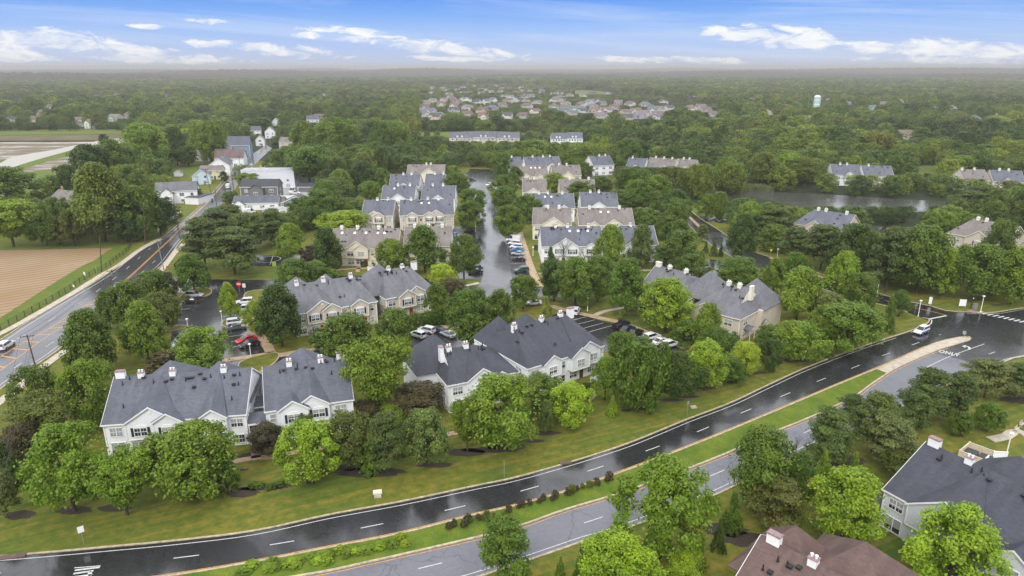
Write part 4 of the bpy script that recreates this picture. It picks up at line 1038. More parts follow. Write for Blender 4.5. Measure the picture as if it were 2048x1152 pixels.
# --- ordinary houses ---------------------------------------------------------
def house(name, label, px, py, w, d, ze, zr, rz=0.0, wall='white_siding', roof='grey_roof', cat='house', trim='white_paint', ridge='x', wins=3, floors=2, chim=None, hip=0.0, wing=None, group=None, keep=True):
    P = G(px, py); root = thing(name, label, cat, P, R(rz), group)
    wl = MB(); rf = MB(); tr = MB(); a, b = w / 2, d
    ov = .35
    if ridge == 'x':
        h = hip
        for x, s in ((-a, -1), (a, 1)):
            pts = [(x, 0, 0), (x, b, 0), (x, b, ze), (x, b / 2, zr - .1 if h < .5 else ze), (x, 0, ze)]
            wl.face(pts if s > 0 else list(reversed(pts)))
        wl.face([(-a, 0, 0), (a, 0, 0), (a, 0, ze), (-a, 0, ze)]); wl.face([(a, b, 0), (-a, b, 0), (-a, b, ze), (a, b, ze)])
        sl = (zr - ze) / (b / 2); ev = ze - ov * sl
        rf.slab([(-a - ov, -ov, ev + .1), (a + ov, -ov, ev + .1), (a + ov - h, b / 2, zr + .1), (-a - ov + h, b / 2, zr + .1)], .15)
        rf.slab([(a + ov, b + ov, ev + .1), (-a - ov, b + ov, ev + .1), (-a - ov + h, b / 2, zr + .1), (a + ov - h, b / 2, zr + .1)], .15)
        if h >= .5:
            rf.slab([(-a - ov, b + ov, ev + .1), (-a - ov, -ov, ev + .1), (-a - ov + h, b / 2, zr + .1)], .15); rf.slab([(a + ov, -ov, ev + .1), (a + ov, b + ov, ev + .1), (a + ov - h, b / 2, zr + .1)], .15)
        tr.box((0, -ov - .03, ev), (w + 2 * ov, .06, .24))
    elif ridge == 'y':
        wl.face([(-a, 0, 0), (a, 0, 0), (a, 0, ze), (0, 0, zr - .1), (-a, 0, ze)]); wl.face([(a, b, 0), (-a, b, 0), (-a, b, ze), (0, b, zr - .1), (a, b, ze)])
        wl.face([(-a, b, 0), (-a, 0, 0), (-a, 0, ze), (-a, b, ze)]); wl.face([(a, 0, 0), (a, b, 0), (a, b, ze), (a, 0, ze)])
        sl = (zr - ze) / a; ev = ze - ov * sl
        rf.slab([(-a - ov, -ov, ev + .1), (0, -ov, zr + .1), (0, b + ov, zr + .1), (-a - ov, b + ov, ev + .1)], .15)
        rf.slab([(0, -ov, zr + .1), (a + ov, -ov, ev + .1), (a + ov, b + ov, ev + .1), (0, b + ov, zr + .1)], .15)
        for s in (-1, 1):
            p = [(s * (a + ov), -ov - .04, ev + .12), (0, -ov - .04, zr + .12), (0, -ov - .04, zr - .14), (s * (a + ov), -ov - .04, ev - .14)]
            tr.face(p); tr.face([(q[0], -ov + .02, q[2]) for q in reversed(p)])
    else:
        wl.box((0, b / 2, ze / 2), (w, b, ze)); rf.box((0, b / 2, ze + .12), (w + .3, b + .3, .24)); tr.box((0, -.18, ze - .1), (w + .3, .08, .3))
    for x in (-a, a): tr.box((x, -.03, ze / 2), (.16, .12, ze - .3))
    if wing:
        wx, ww, wd, wze, wzr = wing
        wl.face([(wx - ww / 2, -wd, 0), (wx + ww / 2, -wd, 0), (wx + ww / 2, -wd, wze), (wx, -wd, wzr - .1), (wx - ww / 2, -wd, wze)])
        wl.face([(wx - ww / 2, 1, 0), (wx - ww / 2, -wd, 0), (wx - ww / 2, -wd, wze), (wx - ww / 2, 1, wze)]); wl.face([(wx + ww / 2, -wd, 0), (wx + ww / 2, 1, 0), (wx + ww / 2, 1, wze), (wx + ww / 2, -wd, wze)])
        for s in (-1, 1): rf.slab([(wx, -wd - .3, wzr + .1), (wx + s * (ww / 2 + .3), -wd - .3, wze), (wx + s * (ww / 2 + .3), b * .3, wze), (wx, b * .45, wzr + .1)], .14)
        add_window(root, wx, -wd - .01, wze * .62, 0, 'twin', trim)
    wl.build('wall', M[wall], root); ro = rf.build('roof', M[roof], root); tr.build('trim', M[trim], root)
    for f in range(floors):
        z = (1.5 + 2.8 * f) if ze > 3.5 or floors == 1 else 1.4
        if z > ze: continue
        for k in range(wins):
            add_window(root, -a + w * (k + .5) / wins, -.01, z, 0, 'far' if w / wins < 3 else 'twin' if (k + f) % 2 else 'far', trim)
        add_window(root, -a - .01, d * .5, z, -math.pi / 2, 'far', trim); add_window(root, a + .01, d * .5, z, math.pi / 2, 'far', trim)
    if wins:
        dm = MB().box((0, -.03, 1.02), (.95, .07, 2.05)).box((0, -.02, 2.12), (1.2, .09, .1), m=1); obj('door', dm.mesh('door', [M['door_dark'], M[trim]]), root, (a * .35, 0, 0.02))
    if chim is not None:
        c = MB().box((0, 0, .6), (.8, .6, 2.2)); obj('chimney', c.mesh('chimney', M['brick_siding']), ro, (chim * a, b / 2, zr))
    ux = Vector((math.cos(R(rz)), math.sin(R(rz)), 0)); uy = Vector((-ux.y, ux.x, 0)); poly_area_excl(P - ux * a, ux, uy, w, d, 1.5)
    if keep:
        x0, y0, _ = PX((P.x - a, P.y + b / 2, zr)); x1, y1, _ = PX((P.x + a, P.y, ze * .4)); VIS.append((x0, y0, x1, y1, P.y))
    return root


def make_village():
    H = house
    H('house', 'cream house with brown roof peeking out between the big trees by the field', 118, 424, 13, 11, 5.2, 9.0, -28, 'cream_siding', 'brown_roof', wins=3, chim=-.6, wing=(-6, 6, 4, 3.0, 5.0))
    H('house', 'long white house with grey roof and a low side wing, left of the village street', 356, 407, 18, 11, 6.2, 9.6, 18, 'white_siding', 'grey_roof', wins=4, wing=(-4, 6, 3, 5.2, 7.8))
    H('house', 'pale blue gabled cottage beside the yellow house', 404, 369, 9, 9, 5.0, 8.2, 18, 'light_blue_siding', 'grey_roof', ridge='y', wins=2)
    H('house', 'yellow house with brown roof behind the pale blue cottage', 423, 359, 12, 9, 5.2, 7.6, 10, 'yellow_siding', 'brown_roof', wins=3)
    H('house', 'plain white gabled house in the middle of the village row', 440, 352, 12, 11, 6.4, 10.6, 12, 'white_siding', 'blue_roof', ridge='y', wins=2)
    H('barn', 'white barn with purple brown roof and a row of windows along the street', 460, 334, 18, 12, 5.8, 11.0, 10, 'white_siding', 'purple_roof', cat='barn', wins=5, floors=1, chim=.1)
    H('house', 'tall blue house with dark roof at the top of the village row', 474, 313, 19, 14, 8.2, 14.0, 12, 'blue_siding', 'slate_roof', wins=3, wing=(-6, 8, 3, 6.4, 9.0))
    H('warehouse', 'large lavender white flat roofed building beside the gravel yard', 538, 376, 28, 9, 9.6, 10, 3, 'pale_grey_siding', 'pale_roof', cat='warehouse', ridge='flat', wins=4, floors=2)
    H('house', 'dark grey house with black roof and white windows in front of the lavender building', 520, 399, 18, 10, 6.4, 9.4, 3, 'dark_grey_siding', 'black_roof', wins=3, wing=(-1, 7, 2.5, 5.4, 7.8))
    H('house', 'low white house with grey roof below the dark grey house', 512, 420, 20, 8, 3.4, 6.0, 4, 'white_siding', 'slate_roof', wins=4, floors=1, wing=(-7, 5, 1.5, 2.8, 4.8))
    H('house', 'blue grey cottage with gabled front beside the white wall', 594, 418, 12, 8, 3.3, 5.8, 4, 'blue_siding', 'slate_roof', ridge='y', wins=2, floors=1)
    H('trailer', 'long low white trailer building in the yard below the white wall', 566, 431, 17, 4.5, 3.0, 3.2, 8, 'white_siding', 'pale_roof', cat='trailer', ridge='flat', wins=3, floors=1)
    H('shed', 'black shed at the end of the gravel yard', 614, 384, 9, 6, 2.8, 4.4, 0, 'dark_grey_siding', 'black_roof', cat='shed', wins=0, floors=0)
    H('garage', 'long white garage with dark flat roof beside the long white house', 384, 409, 7, 12, 3.2, 3.4, -12, 'white_siding', 'dark_roof', cat='garage', ridge='flat', wins=0, floors=0)
    H('house', 'small white house with brown roof across the green', 403, 322, 10, 8, 4.6, 7.2, 5, 'white_siding', 'brown_roof', wins=2)
    H('shed', 'tiny white shed standing on the village green', 356, 353, 4, 3.5, 2.4, 3.8, 5, 'white_siding', 'grey_roof', cat='shed', wins=0, floors=0, ridge='y')
    H('shed', 'small dark red shed at the edge of the village green', 366, 331, 5, 4, 2.6, 3.8, 5, 'brick_siding', 'rust_roof', cat='shed', wins=0, floors=0)
    H('house', 'white gabled house with weathered grey roof at the far end of the street', 541, 277, 9, 8, 6.4, 10.5, 10, 'white_siding', 'grey_roof', ridge='y', wins=2)
    H('house', 'narrow white house half hidden where the street bends', 521, 292, 7, 7, 5.4, 8.6, 10, 'white_siding', 'grey_roof', ridge='y', wins=1)
    H('house', 'tan roofed house tucked in the trees right of the street bend', 573, 298, 12, 9, 5.6, 9.0, -10, 'tan_siding', 'brown_roof', wins=2)
    H('house', 'grey roofed house alone in the trees above the street bend', 626, 250, 14, 10, 6.4, 10.5, 5, 'pale_grey_siding', 'slate_roof', wins=3)
    H('house', 'small white house in the trees just left of the far street end', 512, 272, 9, 8, 5.4, 9.0, 10, 'white_siding', 'slate_roof', wins=2)
    H('house', 'small pale grey house above the far end of the street', 553, 256, 10, 9, 6.4, 10.6, 10, 'pale_grey_siding', 'brown_roof', ridge='y', wins=2)
    H('shed', 'grey carport beside the long white house', 327, 412, 7, 6, 2.6, 4.2, 18, 'dark_grey_siding', 'brown_roof', cat='shed', wins=0, floors=0)
    H('house', 'low house with brown roof and white wall left of the muddy truck yard', 548, 417, 8, 7, 2.9, 5.0, 0, 'cream_siding', 'brown_roof', wins=2, floors=1)
    H('house', 'narrow white house between the barn and the white gabled house', 449, 341, 8, 7, 5.4, 8.8, 10, 'white_siding', 'slate_roof', ridge='y', wins=1)
    # retaining wall
    w = MB(); a = G(546, 398); b = G(613, 397)
    w.box(((a.x + b.x) / 2, (a.y + b.y) / 2, .8), ((b - a).length, .3, 1.6)); w.box(((a.x + b.x) / 2, (a.y + b.y) / 2, 1.65), ((b - a).length + .1, .42, .1))
    tag(w.build('wall', M['white_paint']), 'long low white wall below the gravel yard', 'wall')
    # two apartment buildings beyond the estate, with dormers and balconies
    for (x0, x1, y, lab, cat) in ((899, 1040, 296, 'long tan and white apartment building with dormers and balconies below the meadow', 'apartment building'), (1102, 1166, 298, 'shorter white apartment building with blue roof right of the long tan one', 'apartment building')):
        A, B = G(x0, y), G(x1, y); W = (B - A).length; r = thing('apartment_building', lab, cat, A, math.atan2((B - A).y, (B - A).x), 'apartment buildings behind the estate')
        wl = MB(); rf = MB(); tr = MB(); n = 3 if W > 40 else 2; D = 13
        for k in range(n):
            xa, xb = W * k / n, W * (k + 1) / n - .3; zz = 8.0 + .5 * (k % 2); zt = zz + 4.2
            for x, s in ((xa, -1), (xb, 1)):
                pts = [(x, 0, 0), (x, D, 0), (x, D, zz), (x, D / 2, zt), (x, 0, zz)]; wl.face(pts if s > 0 else list(reversed(pts)))
            wl.face([(xa, 0, 0), (xb, 0, 0), (xb, 0, zz), (xa, 0, zz)]); wl.face([(xb, D, 0), (xa, D, 0), (xa, D, zz), (xb, D, zz)])
            rf.slab([(xa - .1, -.4, zz - .15), (xb + .1, -.4, zz - .15), (xb + .1, D / 2, zt + .1), (xa - .1, D / 2, zt + .1)], .15); rf.slab([(xb + .1, D + .4, zz - .15), (xa - .1, D + .4, zz - .15), (xa - .1, D / 2, zt + .1), (xb + .1, D / 2, zt + .1)], .15)
            tr.box(((xa + xb) / 2, -.42, zz - .2), (xb - xa, .08, .3))
            for q in (.35, .55):   # dormers
                xx = xa + (xb - xa) * q; tr.box((xx, 1.6, zz + 1.3), (1.5, 1.8, 1.4)); rf.slab([(xx - 1, .5, zz + 1.9), (xx, .5, zz + 2.7), (xx, 3.2, zz + 2.7), (xx - 1, 3.2, zz + 1.9)], .1); rf.slab([(xx, .5, zz + 2.7), (xx + 1, .5, zz + 1.9), (xx + 1, 3.2, zz + 1.9), (xx, 3.2, zz + 2.7)], .1)
            xx = xa + 3.5
            for z in (2.6, 5.4):
                bal = MB().box((0, -1.1, 0), (4.2, 2.2, .15)).box((0, -2.15, .5), (4.2, .08, .12)).box((0, -2.15, .98), (4.2, .1, .1))
                for j in range(9): bal.box((-2.05 + j * .51, -2.15, .5), (.06, .06, .95))
                for s in (-2, 2): bal.box((s, -2.1, -1.3 if z < 3 else -1.4), (.16, .16, 2.6))
                obj('balcony', bal.mesh('balcony', M['white_paint']), r, (xx, 0, z))
            for q in range(5):
                for z in (1.5, 4.3, 7.0): add_window(r, xa + 1 + (xb - xa - 2) * (q + .5) / 5, -.01, z, 0, 'far', 'white_paint')
        wl.build('wall', M['tan_siding' if W > 40 else 'white_siding'], r); rf.build('roof', M['blue_roof'], r); tr.build('trim', M['white_paint'], r)
        VIS.append((x0, y - 27, x1, y - 14, A.y)); poly_area_excl(A, (B - A).normalized(), Vector((-(B - A).normalized().y, (B - A).normalized().x, 0)), W, D, 4)
make_village()


# --- the far subdivision -------------------------------------------------------
def far_protos():
    out = []
    for k in range(4):
        wl, rf = MB(), MB(); w, d, ze, zr = [(13, 10, 5.8, 9.4), (15, 11, 5.8, 9.8), (12, 12, 6.0, 10.2), (16, 10, 5.4, 8.6)][k]; a = w / 2
        hip = 3.5 if k in (1, 3) else 0
        for x, s in ((-a, -1), (a, 1)):
            pts = [(x, 0, 0), (x, d, 0), (x, d, ze), (x, d / 2, (zr - .1) if not hip else ze), (x, 0, ze)]; wl.face(pts if s > 0 else list(reversed(pts)))
        wl.face([(-a, 0, 0), (a, 0, 0), (a, 0, ze), (-a, 0, ze)]); wl.face([(a, d, 0), (-a, d, 0), (-a, d, ze), (a, d, ze)])
        rf.slab([(-a - .3, -.3, ze - .1), (a + .3, -.3, ze - .1), (a + .3 - hip, d / 2, zr), (-a - .3 + hip, d / 2, zr)], .15); rf.slab([(a + .3, d + .3, ze - .1), (-a - .3, d + .3, ze - .1), (-a - .3 + hip, d / 2, zr), (a + .3 - hip, d / 2, zr)], .15)
        if hip: rf.slab([(-a - .3, d + .3, ze - .1), (-a - .3, -.3, ze - .1), (-a - .3 + hip, d / 2, zr)], .15); rf.slab([(a + .3, -.3, ze - .1), (a + .3, d + .3, ze - .1), (a + .3 - hip, d / 2, zr)], .15)
        gx = [-3, 3.5, 0, -4][k]; gw = 2.8; gz = ze + 2.4
        wl.face([(gx - gw, -1.4, 0), (gx + gw, -1.4, 0), (gx + gw, -1.4, ze), (gx, -1.4, gz), (gx - gw, -1.4, ze)]); wl.face([(gx - gw, 0, 0), (gx - gw, -1.4, 0), (gx - gw, -1.4, ze), (gx - gw, 0, ze)]); wl.face([(gx + gw, -1.4, 0), (gx + gw, 0, 0), (gx + gw, 0, ze), (gx + gw, -1.4, ze)])
        rf.slab([(gx - gw - .3, -1.7, ze - .15), (gx, -1.7, gz + .1), (gx, d * .36, gz + .1), (gx - gw - .3, 0, ze - .1)], .12); rf.slab([(gx, -1.7, gz + .1), (gx + gw + .3, -1.7, ze - .15), (gx + gw + .3, 0, ze - .1), (gx, d * .36, gz + .1)], .12)
        wn = []
        for z in (1.5, 4.3):
            for x in (-a + 2, a - 2):
                if abs(x - gx) > gw: wn.append((x, -.03, z, 0))
            wn.append((gx, -1.43, z, 0)); wn.append((-a - .03, d / 2, z, math.pi / 2)); wn.append((a + .03, d / 2, z, math.pi / 2))
        dr = MB().box((gx + gw + 1.2, -.04, 1.05), (1.0, .08, 2.1))
        out.append((wl.mesh('wall', M['far_wall']), rf.mesh('roof', M['far_roof']), wn, dr.mesh('door', M['door_dark'])))
    return out


def make_subdivision():
    pr = far_protos(); rng = random.Random(5); wmesh = MB().box((0, 0, 0), (1.5, .08, 1.4)).mesh('window', M['window_glass'])
    walls = {'white': (.72, .70, .66), 'cream': (.66, .58, .44), 'tan': (.48, .40, .33), 'pale grey': (.58, .56, .52), 'grey': (.42, .42, .43)}
    roofs = {'blue grey': (.12, .13, .16), 'brown': (.17, .12, .10), 'dark': (.075, .075, .085), 'grey': (.17, .165, .17), 'reddish': (.16, .105, .095)}
    A = [(215, 335), (430, 290), (400, 352), (550, 372), (620, 312), (730, 388), (690, 275), (780, 282), (970, 307), (1080, 405), (1200, 362), (1060, 290), (1290, 247), (1210, 232), (1490, 290), (1400, 290), (1520, 372), (1640, 322), (1840, 292), (1880, 375), (1600, 445), (2010, 350), (870, 315),
         (270, 125), (290, 185), (430, 130), (680, 180), (760, 182), (680, 112), (820, 95), (900, 140), (1190, 127), (1160, 168), (1270, 122), (1410, 122), (1430, 162), (1040, 178), (1480, 215), (1680, 185), (1860, 208), (1940, 232), (1100, 95), (930, 195), (1000, 150), (1340, 180), (1560, 230), (590, 150), (500, 200)]
    B = [(60, 300), (130, 340), (40, 405), (150, 405), (160, 470), (280, 440), (370, 318), (480, 305), (550, 340), (440, 372), (430, 435), (580, 475), (700, 395), (740, 330), (830, 455), (910, 345), (980, 445), (1110, 355), (1190, 385), (1180, 440), (1250, 495), (1380, 400), (1290, 415), (1700, 405), (1890, 430), (1710, 265), (420, 205), (590, 200), (140, 225)]
    pts = [(820 + x / 6.4, 160 + y / 6.4) for x, y in A] + [(1120 + x / 6.4, 160 + y / 6.4) for x, y in B]
    left = [(28, 247), (20, 240), (67, 247), (100, 222), (156, 252), (182, 256), (254, 240), (258, 182), (295, 168), (318, 182), (195, 197), (155, 189), (402, 178), (430, 172), (80, 236), (225, 246), (1950, 245), (1700, 213), (1765, 214), (1868, 226), (1815, 282), (640, 242)]
    have = list(pts)
    for k in range(4000):
        if len(have) >= len(pts) + 34: break
        x = rng.uniform(846, 1436); y = rng.uniform(173, 246); g = G(x, y)
        if not inpoly(g.x, g.y, [(p.x, p.y) for p in (G(*q) for q in [(842, 244), (852, 197), (852, 174), (1060, 172), (1236, 188), (1436, 215), (1440, 238), (1330, 247), (1190, 245), (980, 242)])]): continue
        if all(abs(x - u) > 7 or abs(y - v) > (3.5 if y > 200 else 2.2) for u, v in have) and all((g - G(u, v)).length > 19 for u, v in have): have.append((x, y))
    pts = have
    left += [(x + rng.uniform(-4, 4), y + rng.uniform(-2, 2)) for x, y in [(40, 205), (120, 192), (210, 180), (238, 196), (270, 172), (345, 170), (372, 186), (336, 196), (456, 186), (510, 176), (560, 172), (610, 184), (700, 178), (650, 196), (1545, 232), (1660, 206), (1740, 222), (1805, 210), (1900, 222), (1990, 232), (1500, 205), (1610, 244)]]
    allp = [(x, y, 0) for x, y in pts] + [(x, y, 1) for x, y in left]
    used = {}
    order = sorted(range(len(allp)), key=lambda i: allp[i][0])
    for i in order:
        x, y, z = allp[i]
        wn = rng.choice(list(walls)); rn = rng.choice(list(roofs)); k = rng.randrange(4)
        zone = ('beyond the flooded field' if x < 460 else 'in the distant woods') if z else ('front of far subdivision' if y > 200 else 'back of far subdivision')
        used.setdefault(zone, []).append((x, y, wn, rn, k))
    ords = ['first', 'second', 'third', 'fourth', 'fifth', 'sixth', 'seventh', 'eighth', 'ninth', 'tenth']
    for zone, L in used.items():
        cnt = {}; 
        for (x, y, wn, rn, k) in L:
            key = (wn, rn); cnt[key] = cnt.get(key, 0) + 1; n = cnt[key]
            tot = sum(1 for q in L if (q[2], q[3]) == key)
            lab = f"{wn} house with {rn} roof" + (f", {ords[min(n - 1, 9)]} such from left," if tot > 1 else ", only such,") + f" {zone}"
            P = G(x, y + 1.0)
            r = thing('detached_house', lab, 'house', P, R(rng.choice((-25, -12, 0, 8, 20, 35, 75))), 'detached houses far behind the estate')
            r.scale = (1.15, 1.1, 1.05)
            wm, rm, gm, dm = pr[k]
            o = obj('wall', wm, r); o.color = (*[c * rng.uniform(.9, 1.05) for c in walls[wn]], 1)
            o = obj('roof', rm, r); o.color = (*[c * rng.uniform(.85, 1.15) for c in roofs[rn]], 1)
            if y > 205:
                for wx, wy, wz, wr in gm: obj('window', wmesh, r, (wx, wy, wz), (0, 0, wr))
            obj('door', dm, r)
            EXCL.append([(P.x - 9, P.y - 5), (P.x + 9, P.y - 5), (P.x + 9, P.y + 14), (P.x - 9, P.y + 14)])
            if y > 195: 
                q = PX((P.x, P.y, 9.5)); VIS.append((x - 6, q[1], x + 6, y - 2.5, P.y))
make_subdivision()

# ------------------------------------------------------------------ trees
def np_mesh(name, V, m):
    """V: (n,4,3) quads"""
    n = V.shape[0]; me = bpy.data.meshes.new(name)
    me.vertices.add(n * 4); me.loops.add(n * 4); me.polygons.add(n)
    me.vertices.foreach_set('co', V.reshape(-1).astype(np.float32))
    me.loops.foreach_set('vertex_index', np.arange(n * 4, dtype=np.int32))
    me.polygons.foreach_set('loop_start', np.arange(0, n * 4, 4, dtype=np.int32))
    me.materials.append(m); me.update(); me.validate()
    return me


def unit(v): return v / np.maximum(1e-9, np.linalg.norm(v, axis=-1, keepdims=True))


def leaves(rs, C, dirs, out, size, up=0.5, jit=0.7, elong=1.5, droop=0.0):
    """leaf clusters: quads centred on C"""
    n = len(C)
    N = unit(dirs * 0.5 + out * 0.45 + np.array([0, 0, up]) + rs.normal(0, jit, (n, 3)))
    T = unit(np.cross(N, rs.normal(0, 1, (n, 3)))); B = np.cross(N, T)
    if droop: T = unit(T + np.array([0, 0, -droop]))
    s = size * rs.uniform(0.6, 1.35, (n, 1))
    a = T * s * 0.5 * elong; b = B * s * 0.5
    k = rs.uniform(-.35, .35, (n, 1))
    return np.stack([C - a, C + b + a * k, C + a, C - b - a * k], axis=1)


def profile(kind, t):
    if kind == 'round': return np.sqrt(np.clip(1 - ((t - .46) / .56) ** 2, 0, 1))
    if kind == 'oval': return np.sqrt(np.clip(1 - ((t - .38) / .64) ** 2, 0, 1)) * (1 - .22 * t)
    if kind == 'spread': return np.sqrt(np.clip(1 - ((t - .58) / .60) ** 2, 0, 1)) * (.55 + .5 * np.clip(t * 1.6, 0, 1))
    if kind == 'cone': return np.clip((1 - t) ** .78, 0.03, 1) * (0.85 + .15 * np.clip(t * 8, 0, 1))
    if kind == 'pine': return np.clip(np.sqrt(np.clip(1 - ((t - .35) / .68) ** 2, 0, 1)), .1, 1)
    if kind == 'willow': return np.sqrt(np.clip(1 - ((t - .5) / .55) ** 2, 0, 1))
    return np.sqrt(np.clip(1 - ((t - .4) / .62) ** 2, 0, 1))


def crown(name, kind, seed, K, N, leaf, z0=.16, m='foliage', cr=.12):
    rs = np.random.RandomState(seed); parts = []
    lobes = rs.uniform(0, 2 * math.pi, 3); amp = rs.uniform(.08, .20, 3)
    for i in range(K):
        t = (i + rs.uniform(0, 1)) / K; t = t ** (.85 if kind != 'cone' else 1.25)
        an = i * 2.39996 + rs.uniform(-.5, .5)
        rr = float(profile(kind, np.array(t))) * .5
        rr *= 1 + sum(a * math.cos((j + 2) * an + l + 3 * t) for j, (a, l) in enumerate(zip(amp, lobes)))
        c_r = cr * rs.uniform(.7, 1.25) * (1 if kind != 'cone' else .72)
        rad = max(0, rr - c_r * .7) * (rs.uniform(.72, 1.02) if rs.rand() > .16 else rs.uniform(0, .6))
        z = z0 + (1 - z0) * t; z = min(z, 1 - c_r * .35)
        c = np.array([math.cos(an) * rad, math.sin(an) * rad, z])
        n = int(N * (c_r / cr) ** 2)
        d = unit(rs.normal(0, 1, (n, 3))); 
        r = rs.uniform(0, 1, (n, 1)) ** .42
        sc = np.array([1, 1, .8])
        if kind == 'pine': sc = np.array([1.75, 1.75, .42])
        if kind == 'spread': sc = np.array([1.25, 1.25, .55])
        if kind == 'willow': sc = np.array([.75, .75, 1.7])
        if kind == 'cone': sc = np.array([1.1, 1.1, 1.0])
        P = c + d * r * c_r * sc
        out = unit(np.tile(c - np.array([0, 0, .45]), (n, 1)) + 1e-4)
        if kind == 'pine': q = leaves(rs, P, d, out, leaf, .9, .45, 2.3)
        elif kind == 'willow': q = leaves(rs, P, d, out, leaf, .1, .6, 2.6, 1.2)
        elif kind == 'cone': q = leaves(rs, P, d, out, leaf, .5, .5, 1.6)
        else: q = leaves(rs, P, d, out, leaf, .55, .6, 1.25)
        parts.append(q)
    # a few stray sprays that break the outline
    n = int(K * N * .03); t = rs.uniform(.05, 1, n); an = rs.uniform(0, 2 * math.pi, n); rr = profile(kind, t) * .5 * rs.uniform(.9, 1.08, n)
    P = np.stack([np.cos(an) * rr, np.sin(an) * rr, np.minimum(1.0, z0 + (1 - z0) * t)], 1); parts.append(leaves(rs, P, unit(P), unit(P), leaf, .5, .6, 1.4))
    V = np.concatenate(parts); V[:, :, 2] = np.clip(V[:, :, 2], .015, 1.03)
    return np_mesh(name, V, M[m])


def trunk_mesh(kind, seed, bare=False):
    rng = random.Random(seed); mb = MB()
    top = .62 if kind not in ('cone', 'pine') else .9
    r = .026 if not bare else .018
    mb.cyl((0, 0, -.01), (0, 0, top * .5), r, r * .75, 8).cyl((0, 0, top * .5), (rng.uniform(-.02, .02), 0, top), r * .75, r * .3, 7, caps=False)
    nb = 7 if not bare else 16
    for k in range(nb):
        z = top * (.38 + .55 * k / nb); a = k * 2.4 + rng.uniform(-.3, .3); L = rng.uniform(.22, .36) * (1 if kind != 'cone' else .4)
        rise = L * (.9 if kind not in ('pine', 'cone', 'spread') else .25) * rng.uniform(.8, 1.2)
        e = (math.cos(a) * L, math.sin(a) * L, z + rise); mb.cyl((0, 0, z), e, r * .42, r * .14, 5, caps=False)
        if bare:
            for q in range(5):
                f = rng.uniform(.35, 1); b0 = (e[0] * f, e[1] * f, z + rise * f); mb.cyl(b0, (b0[0] + rng.uniform(-.12, .12), b0[1] + rng.uniform(-.12, .12), b0[2] + rng.uniform(.05, .2)), r * .12, r * .04, 4, caps=False)
    return mb.mesh('trunk', M['bark'])


SPEC = {'round': (62, 250, .027, .17), 'oval': (60, 250, .028, .16), 'spread': (60, 230, .027, .24), 'cone': (80, 150, .032, .02), 'pine': (38, 270, .027, .20), 'willow': (56, 240, .027, .12), 'bush': (30, 150, .055, .02)}
CROWN = {}; TRUNK = {}
for k, (K, N, lf, z0) in SPEC.items():
    nv = {'round': 6, 'oval': 4, 'pine': 4, 'spread': 3, 'cone': 3}.get(k, 2)
    CROWN[k] = [crown('crown', k, 11 * i + len(k), K, N, lf, z0) for i in range(nv)]
    TRUNK[k] = trunk_mesh(k, 3)
TRUNK['bare'] = trunk_mesh('round', 9, True)

TC = {'dark': (.040, .088, .012), 'mid': (.070, .138, .014), 'fresh': (.108, .196, .016), 'bright': (.160, .272, .018), 'lime': (.235, .330, .018), 'olive': (.098, .122, .020), 'pine': (.064, .110, .026), 'paleine': (.110, .145, .044),
      'purple': (.040, .016, .022), 'brown': (.076, .064, .030), 'gold': (.160, .205, .024), 'silver': (.096, .150, .044), 'tan': (.112, .156, .018)}
N_TREES = [0]; TREE_XY = []
trng = random.Random(77)


def tree(P, w, h, kind, col, label, group='trees of the estate', cat='tree', rz=None):
    P = Vector(P); w0 = w * (.84 if kind == 'pine' else 1); sq = trng.uniform(.9, 1.1) if kind != 'cone' else 1; r = thing({'bush': 'shrub', 'pine': 'pine_tree', 'cone': 'conifer'}.get(kind, 'tree') if cat != 'dead tree' else 'dead_tree', label, {'bush': 'shrub'}.get(kind, cat), P, trng.uniform(0, 6.28) if rz is None else rz, group, (w0 * sq, w0 / sq, h))
    if kind == 'pine' and col == 'dark': col = 'pine'
    base = TC[col] if isinstance(col, str) else col
    if col in ('dark', 'mid', 'fresh', 'bright', 'silver', 'pine'): base = (base[0] * 1.20, base[1] * 1.06, base[2] * .85)
    if cat != 'dead tree':
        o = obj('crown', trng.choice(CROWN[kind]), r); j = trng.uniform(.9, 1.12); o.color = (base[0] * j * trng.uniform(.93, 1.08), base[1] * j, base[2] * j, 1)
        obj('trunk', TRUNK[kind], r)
    else: obj('trunk', TRUNK['bare'], r)
    N_TREES[0] += 1; TREE_XY.append((P.x, P.y, w / 2))
    return r


def T(x, yt, yb, w, kind, col, label, group='trees of the estate', cat='tree'):
    """tree seen in the photo with crown top yt, foot yb and crown width w (photo pixels)"""
    P = G(x, yb); _, _, dep = PX(P); W = w * dep / F
    # height from the top pixel: the top is on the ray above the foot
    v = (yt - 576) / F; s = (SP + v * CP) / (CP - v * SP); back = W * .12
    h = max(1.2, HC - s * (P.y + back))
    return tree(P, W, h, kind, col, label, group, cat)


